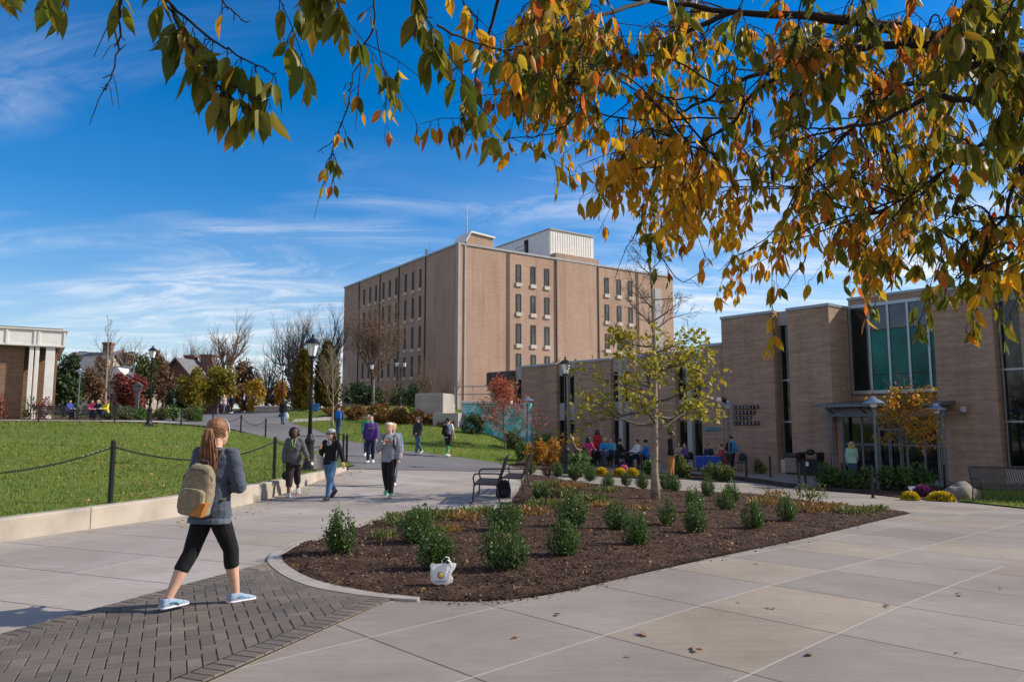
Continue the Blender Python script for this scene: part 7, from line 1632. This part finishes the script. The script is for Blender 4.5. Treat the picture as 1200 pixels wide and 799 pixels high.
for l, (ra, rb) in zip(limbs, rr0):
    q = []
    for i in range(len(l) - 1):
        a, b_, c_, d = l[max(0, i - 1)], l[i], l[i + 1], l[min(len(l) - 1, i + 2)]
        for k in range(4):
            t = k / 4; q.append(.5 * ((2 * b_) + (c_ - a) * t + (2 * a - 5 * b_ + 4 * c_ - d) * t * t + (3 * b_ - a - 3 * c_ + d) * t ** 3) + V((cr.gauss(0, .006), cr.gauss(0, .006), cr.gauss(0, .006))))
    q.append(l[-1]); n = len(q) - 1; br.tube([p - CH for p in q], [ra * (1 - i / n) ** 1.7 + rb for i in range(n + 1)], 8 if ra > .03 else 6); LIMB.append(q)
lp, la, ls, gp_, ga_, gs_, yp, ya, ys = [], [], [], [], [], [], [], [], []
def hang(pts, size, dens, green=False, keep=1.0):
    """leaves in small hanging bunches along a twig"""
    L_ = sum((b_ - a).length for a, b_ in zip(pts, pts[1:])); n = max(2, int(L_ * dens))
    for k in range(n):
        if cr.random() > keep: continue
        t = (.12 + .88 * (k + cr.random()) / n) * (len(pts) - 1); i = min(len(pts) - 2, int(t)); p = pts[i].lerp(pts[i + 1], t - i); spur = V((cr.gauss(0, .012), cr.gauss(0, .012), -.012))
        for q in range(cr.choice((1, 2, 2, 3))):
            st = V((cr.gauss(0, .25), cr.gauss(0, .25), -1)).normalized(); r0 = p + spur + st * .022; br_ = st + V((cr.gauss(0, .22), cr.gauss(0, .22), cr.gauss(0, .08)))
            tw_.tube([p - CH, p + spur - CH, r0 - CH], [.0016, .0014, .001], 3, caps=False)
            P_, A_, S_ = (yp, ya, ys) if green == 2 else ((gp_, ga_, gs_) if green else (lp, la, ls)); P_.append(r0 - CH); A_.append(br_); S_.append(size * cr.uniform(.65, 1.2))
def twig(pts, r0, r1, leafy=None, side=0, n=5):
    q = []
    for i in range(len(pts) - 1):
        a, b_, c_, d = pts[max(0, i - 1)], pts[i], pts[i + 1], pts[min(len(pts) - 1, i + 2)]
        for k in range(n):
            t = k / n; q.append(.5 * ((2 * b_) + (c_ - a) * t + (2 * a - 5 * b_ + 4 * c_ - d) * t * t + (3 * b_ - a - 3 * c_ + d) * t ** 3) + V((cr.gauss(0, .004), cr.gauss(0, .004), cr.gauss(0, .004))))
    q.append(pts[-1]); m = len(q) - 1; tw_.tube([p - CH for p in q], [r0 + (r1 - r0) * i / m for i in range(m + 1)], 5, caps=False)
    for i in range(2, m, 1):   # knobbly spurs
        if cr.random() < .5: d = V((cr.gauss(0, 1), cr.gauss(0, 1), cr.gauss(0, 1))).normalized() * cr.uniform(.012, .035); tw_.tube([q[i] - CH, q[i] + d - CH], [r1 * 1.1, r1 * .9], 4)
    if leafy: hang(q, *leafy)
    for s_ in range(side):
        i = cr.randrange(m // 4, m); d = (q[min(m, i + 1)] - q[i]).normalized() + V((cr.gauss(0, .7), cr.gauss(0, .5), cr.gauss(-.25, .5))); d.normalize(); ln = cr.uniform(.12, .4) if leafy else cr.uniform(.04, .13)
        tw_q = [q[i], q[i] + d * ln * .5 + V((0, 0, -.01)), q[i] + d * ln + V((0, 0, -.05))]; tw_.tube([p - CH for p in tw_q], [r1 * 1.2, r1, r1 * .6], 4, caps=False)
        if leafy: hang(tw_q, *leafy)
    return q
# dense right hand mass: drooping twigs from the limbs down to the lower edge of the crown
def edge(x):
    T = [(560, 150), (640, 150), (690, 200), (725, 260), (755, 318), (790, 300), (820, 270), (845, 335), (880, 372), (905, 352), (950, 300), (985, 345), (1020, 368), (1055, 320), (1090, 312), (1120, 372), (1150, 398), (1180, 375), (1230, 420)]
    for a, b_ in zip(T, T[1:]):
        if x <= b_[0]: t = max(0, (x - a[0]) / (b_[0] - a[0])); return a[1] + (b_[1] - a[1]) * t
    return 400
src = [p for i in (0, 1, 4, 5, 6, 7, 8, 9) for p in LIMB[i][4 if i < 2 else 0:]]
n = 0
while n < 235:
    x1 = cr.uniform(600, 1225); yb = edge(x1) - 26; y1 = yb * (1 - cr.random() ** 1.45 * .98)
    if y1 < 0 : continue
    gap = mnoise.noise(V((x1 / 95, y1 / 80, 4.2)))
    if gap < -.14 and cr.random() < .85: continue
    Y1 = cr.uniform(3.2, 5.2); e = P(x1, y1, Y1); c_ = sorted(src, key=lambda p: (p - e).length + .5 * max(0, e.z - p.z + .1) + cr.uniform(0, .35) + .35 * max(0, e.x - p.x))[0]
    if (c_ - e).length > 1.5: continue
    m_ = c_.lerp(e, .5) + V((cr.gauss(0, .05), cr.gauss(0, .06), abs(cr.gauss(.06, .06)))); m2 = c_.lerp(e, .8) + V((cr.gauss(-.02, .03), cr.gauss(0, .03), .04))
    twig([c_, m_, m2, e], .0055, .0018, (cr.uniform(.075, .10), 15, 2 if x1 < 860 and y1 > 120 and cr.random() < .75 or cr.random() < .15 else cr.random() < .12 + .35 * (x1 > 1030)), 2); n += 1
# a few bare ends
for a, c_, d in (((905, 352, 4), (925, 330, 4), (945, 300, 4)), ((840, 300, 4.2), (800, 330, 4.2), (770, 290, 4.3)), ((720, 330, 4.6), (735, 290, 4.5), (760, 250, 4.4))): twig(wp(d, c_, a), .004, .0012, None, 3)
# left hand sprays, nearer to the camera and more olive
def gtwig(pts, side=2, dens=20, size=.1, keep=1.0, green=True, r0=.005): return twig(wp(*pts), r0, .0018, (size, dens, green, keep), side)
Y2 = 2.1
gtwig(((150, -90, Y2), (178, -35, Y2), (198, 8, Y2), (218, 46, Y2), (240, 84, Y2), (262, 112, Y2)), 0, 24, .11)
gtwig(((194, 0, Y2), (238, 38, Y2), (276, 66, Y2), (324, 86, 2.12)), 0, 36, .11)
gtwig(((250, 98, Y2), (278, 122, Y2), (294, 128, Y2)), 0, 40, .11)
gtwig(((222, 54, Y2), (250, 84, Y2), (285, 108, Y2), (312, 118, Y2)), 0, 34, .11)
twig(wp((140, -50, 2.0), (141, 10, 2.0), (138, 60, 2.0), (132, 90, 2.0), (120, 106, 2.0)), .004, .0014, None, 5)
gtwig(((132, -70, 2.0), (139, -10, 2.0), (140, 22, 2.0)), 0, 18, .09)
gtwig(((205, -60, Y2), (245, -14, 2.2), (270, 10, 2.2), (290, 26, 2.2)), 0, 5, .07, .8, False)
gtwig(((-10, -80, 1.9), (6, -40, 1.9), (14, -18, 1.9)), 0, 26, .09); gtwig(((20, -80, 1.9), (42, -40, 1.9), (50, -26, 1.9)), 0, 30, .1); gtwig(((60, -80, 2.0), (74, -22, 2.0), (80, -6, 2.0)), 0, 10, .085)
gtwig(((420, -60, 2.4), (440, 10, 2.4), (425, 60, 2.4), (410, 100, 2.4)), 2, 5, .06, .7, False); twig(wp((410, 100, 2.4), (408, 122, 2.4), (395, 160, 2.4), (372, 178, 2.4)), .003, .0012, (.055, 9, False, .8), 3); twig(wp((440, 30, 2.4), (450, 90, 2.4), (470, 112, 2.4)), .003, .0012, (.055, 8, False, .8), 3)
gtwig(((310, -80, 2.1), (345, -40, 2.15), (372, -18, 2.2), (398, -6, 2.2)), 1, 22, .1); gtwig(((380, -60, 2.2), (392, -10, 2.2), (398, 14, 2.2)), 1, 24, .105); gtwig(((250, -80, 2.1), (280, -50, 2.15), (318, -30, 2.15)), 1, 16, .09)
gtwig(((470, -60, 2.5), (490, 0, 2.5), (505, 34, 2.5), (512, 62, 2.5)), 1, 26, .11, 1, True); gtwig(((500, -60, 2.5), (530, -20, 2.7), (555, 20, 2.8), (560, 40, 2.8)), 2, 16, .1, 1, 2); gtwig(((512, 30, 2.5), (560, 52, 2.6), (600, 60, 2.6)), 0, 14, .11, 1, True)
gtwig(((560, 60, 3.2), (556, 100, 3.2), (545, 130, 3.2), (540, 142, 3.2)), 3, 18, .1, .9, False); gtwig(((590, 60, 3.5), (640, 90, 3.5), (690, 100, 3.5), (660, 150, 3.5), (600, 162, 3.5), (572, 163, 3.5)), 4, 10, .1, .7, False)
gtwig(((620, -60, 2.7), (640, -10, 3.0), (655, 30, 3.2), (650, 60, 3.2)), 4, 20, .1, 1, False); gtwig(((700, -20, 3.4), (720, 20, 3.5), (730, 60, 3.6), (700, 90, 3.7)), 5, 18, .1, 1, False); gtwig(((780, -20, 3.4), (800, 10, 3.5), (790, 50, 3.5)), 4, 20, .1, 1, False)
for px in (860, 930, 1000, 1060, 1110, 1160): gtwig(((px + 30, -60, 3.2), (px + 10, 0, 3.3), (px, 50, 3.3), (px - 15, 90, 3.3)), 4, 16, .105, 1, cr.random() < .6)
for px, py in ((1150, 60), (1175, 20), (1195, 60), (1190, 130), (1120, 20)): gtwig(((px + 40, py - 60, 2.9), (px + 15, py - 20, 2.9), (px, py + 25, 2.9)), 4, 20, .11, 1, True)
br.build('limb', M['darkbark'], ct, smooth=True); tw_.build('twig', M['darkbark'], ct, smooth=True)
rs = np.random.default_rng(3)
for nm, a, b_, c_, lm in (('foliage', lp, la, ls, 'cherry'), ('foliage', gp_, ga_, gs_, 'cherrygreen'), ('foliage', yp, ya, ys, 'cherrygold')):
    v_, f_ = leaves(np.array(a), np.array(b_), np.array(c_), rs, 'blade', .38, .18); link(nm, npmesh(nm, v_, f_, LM[lm], True), ct)
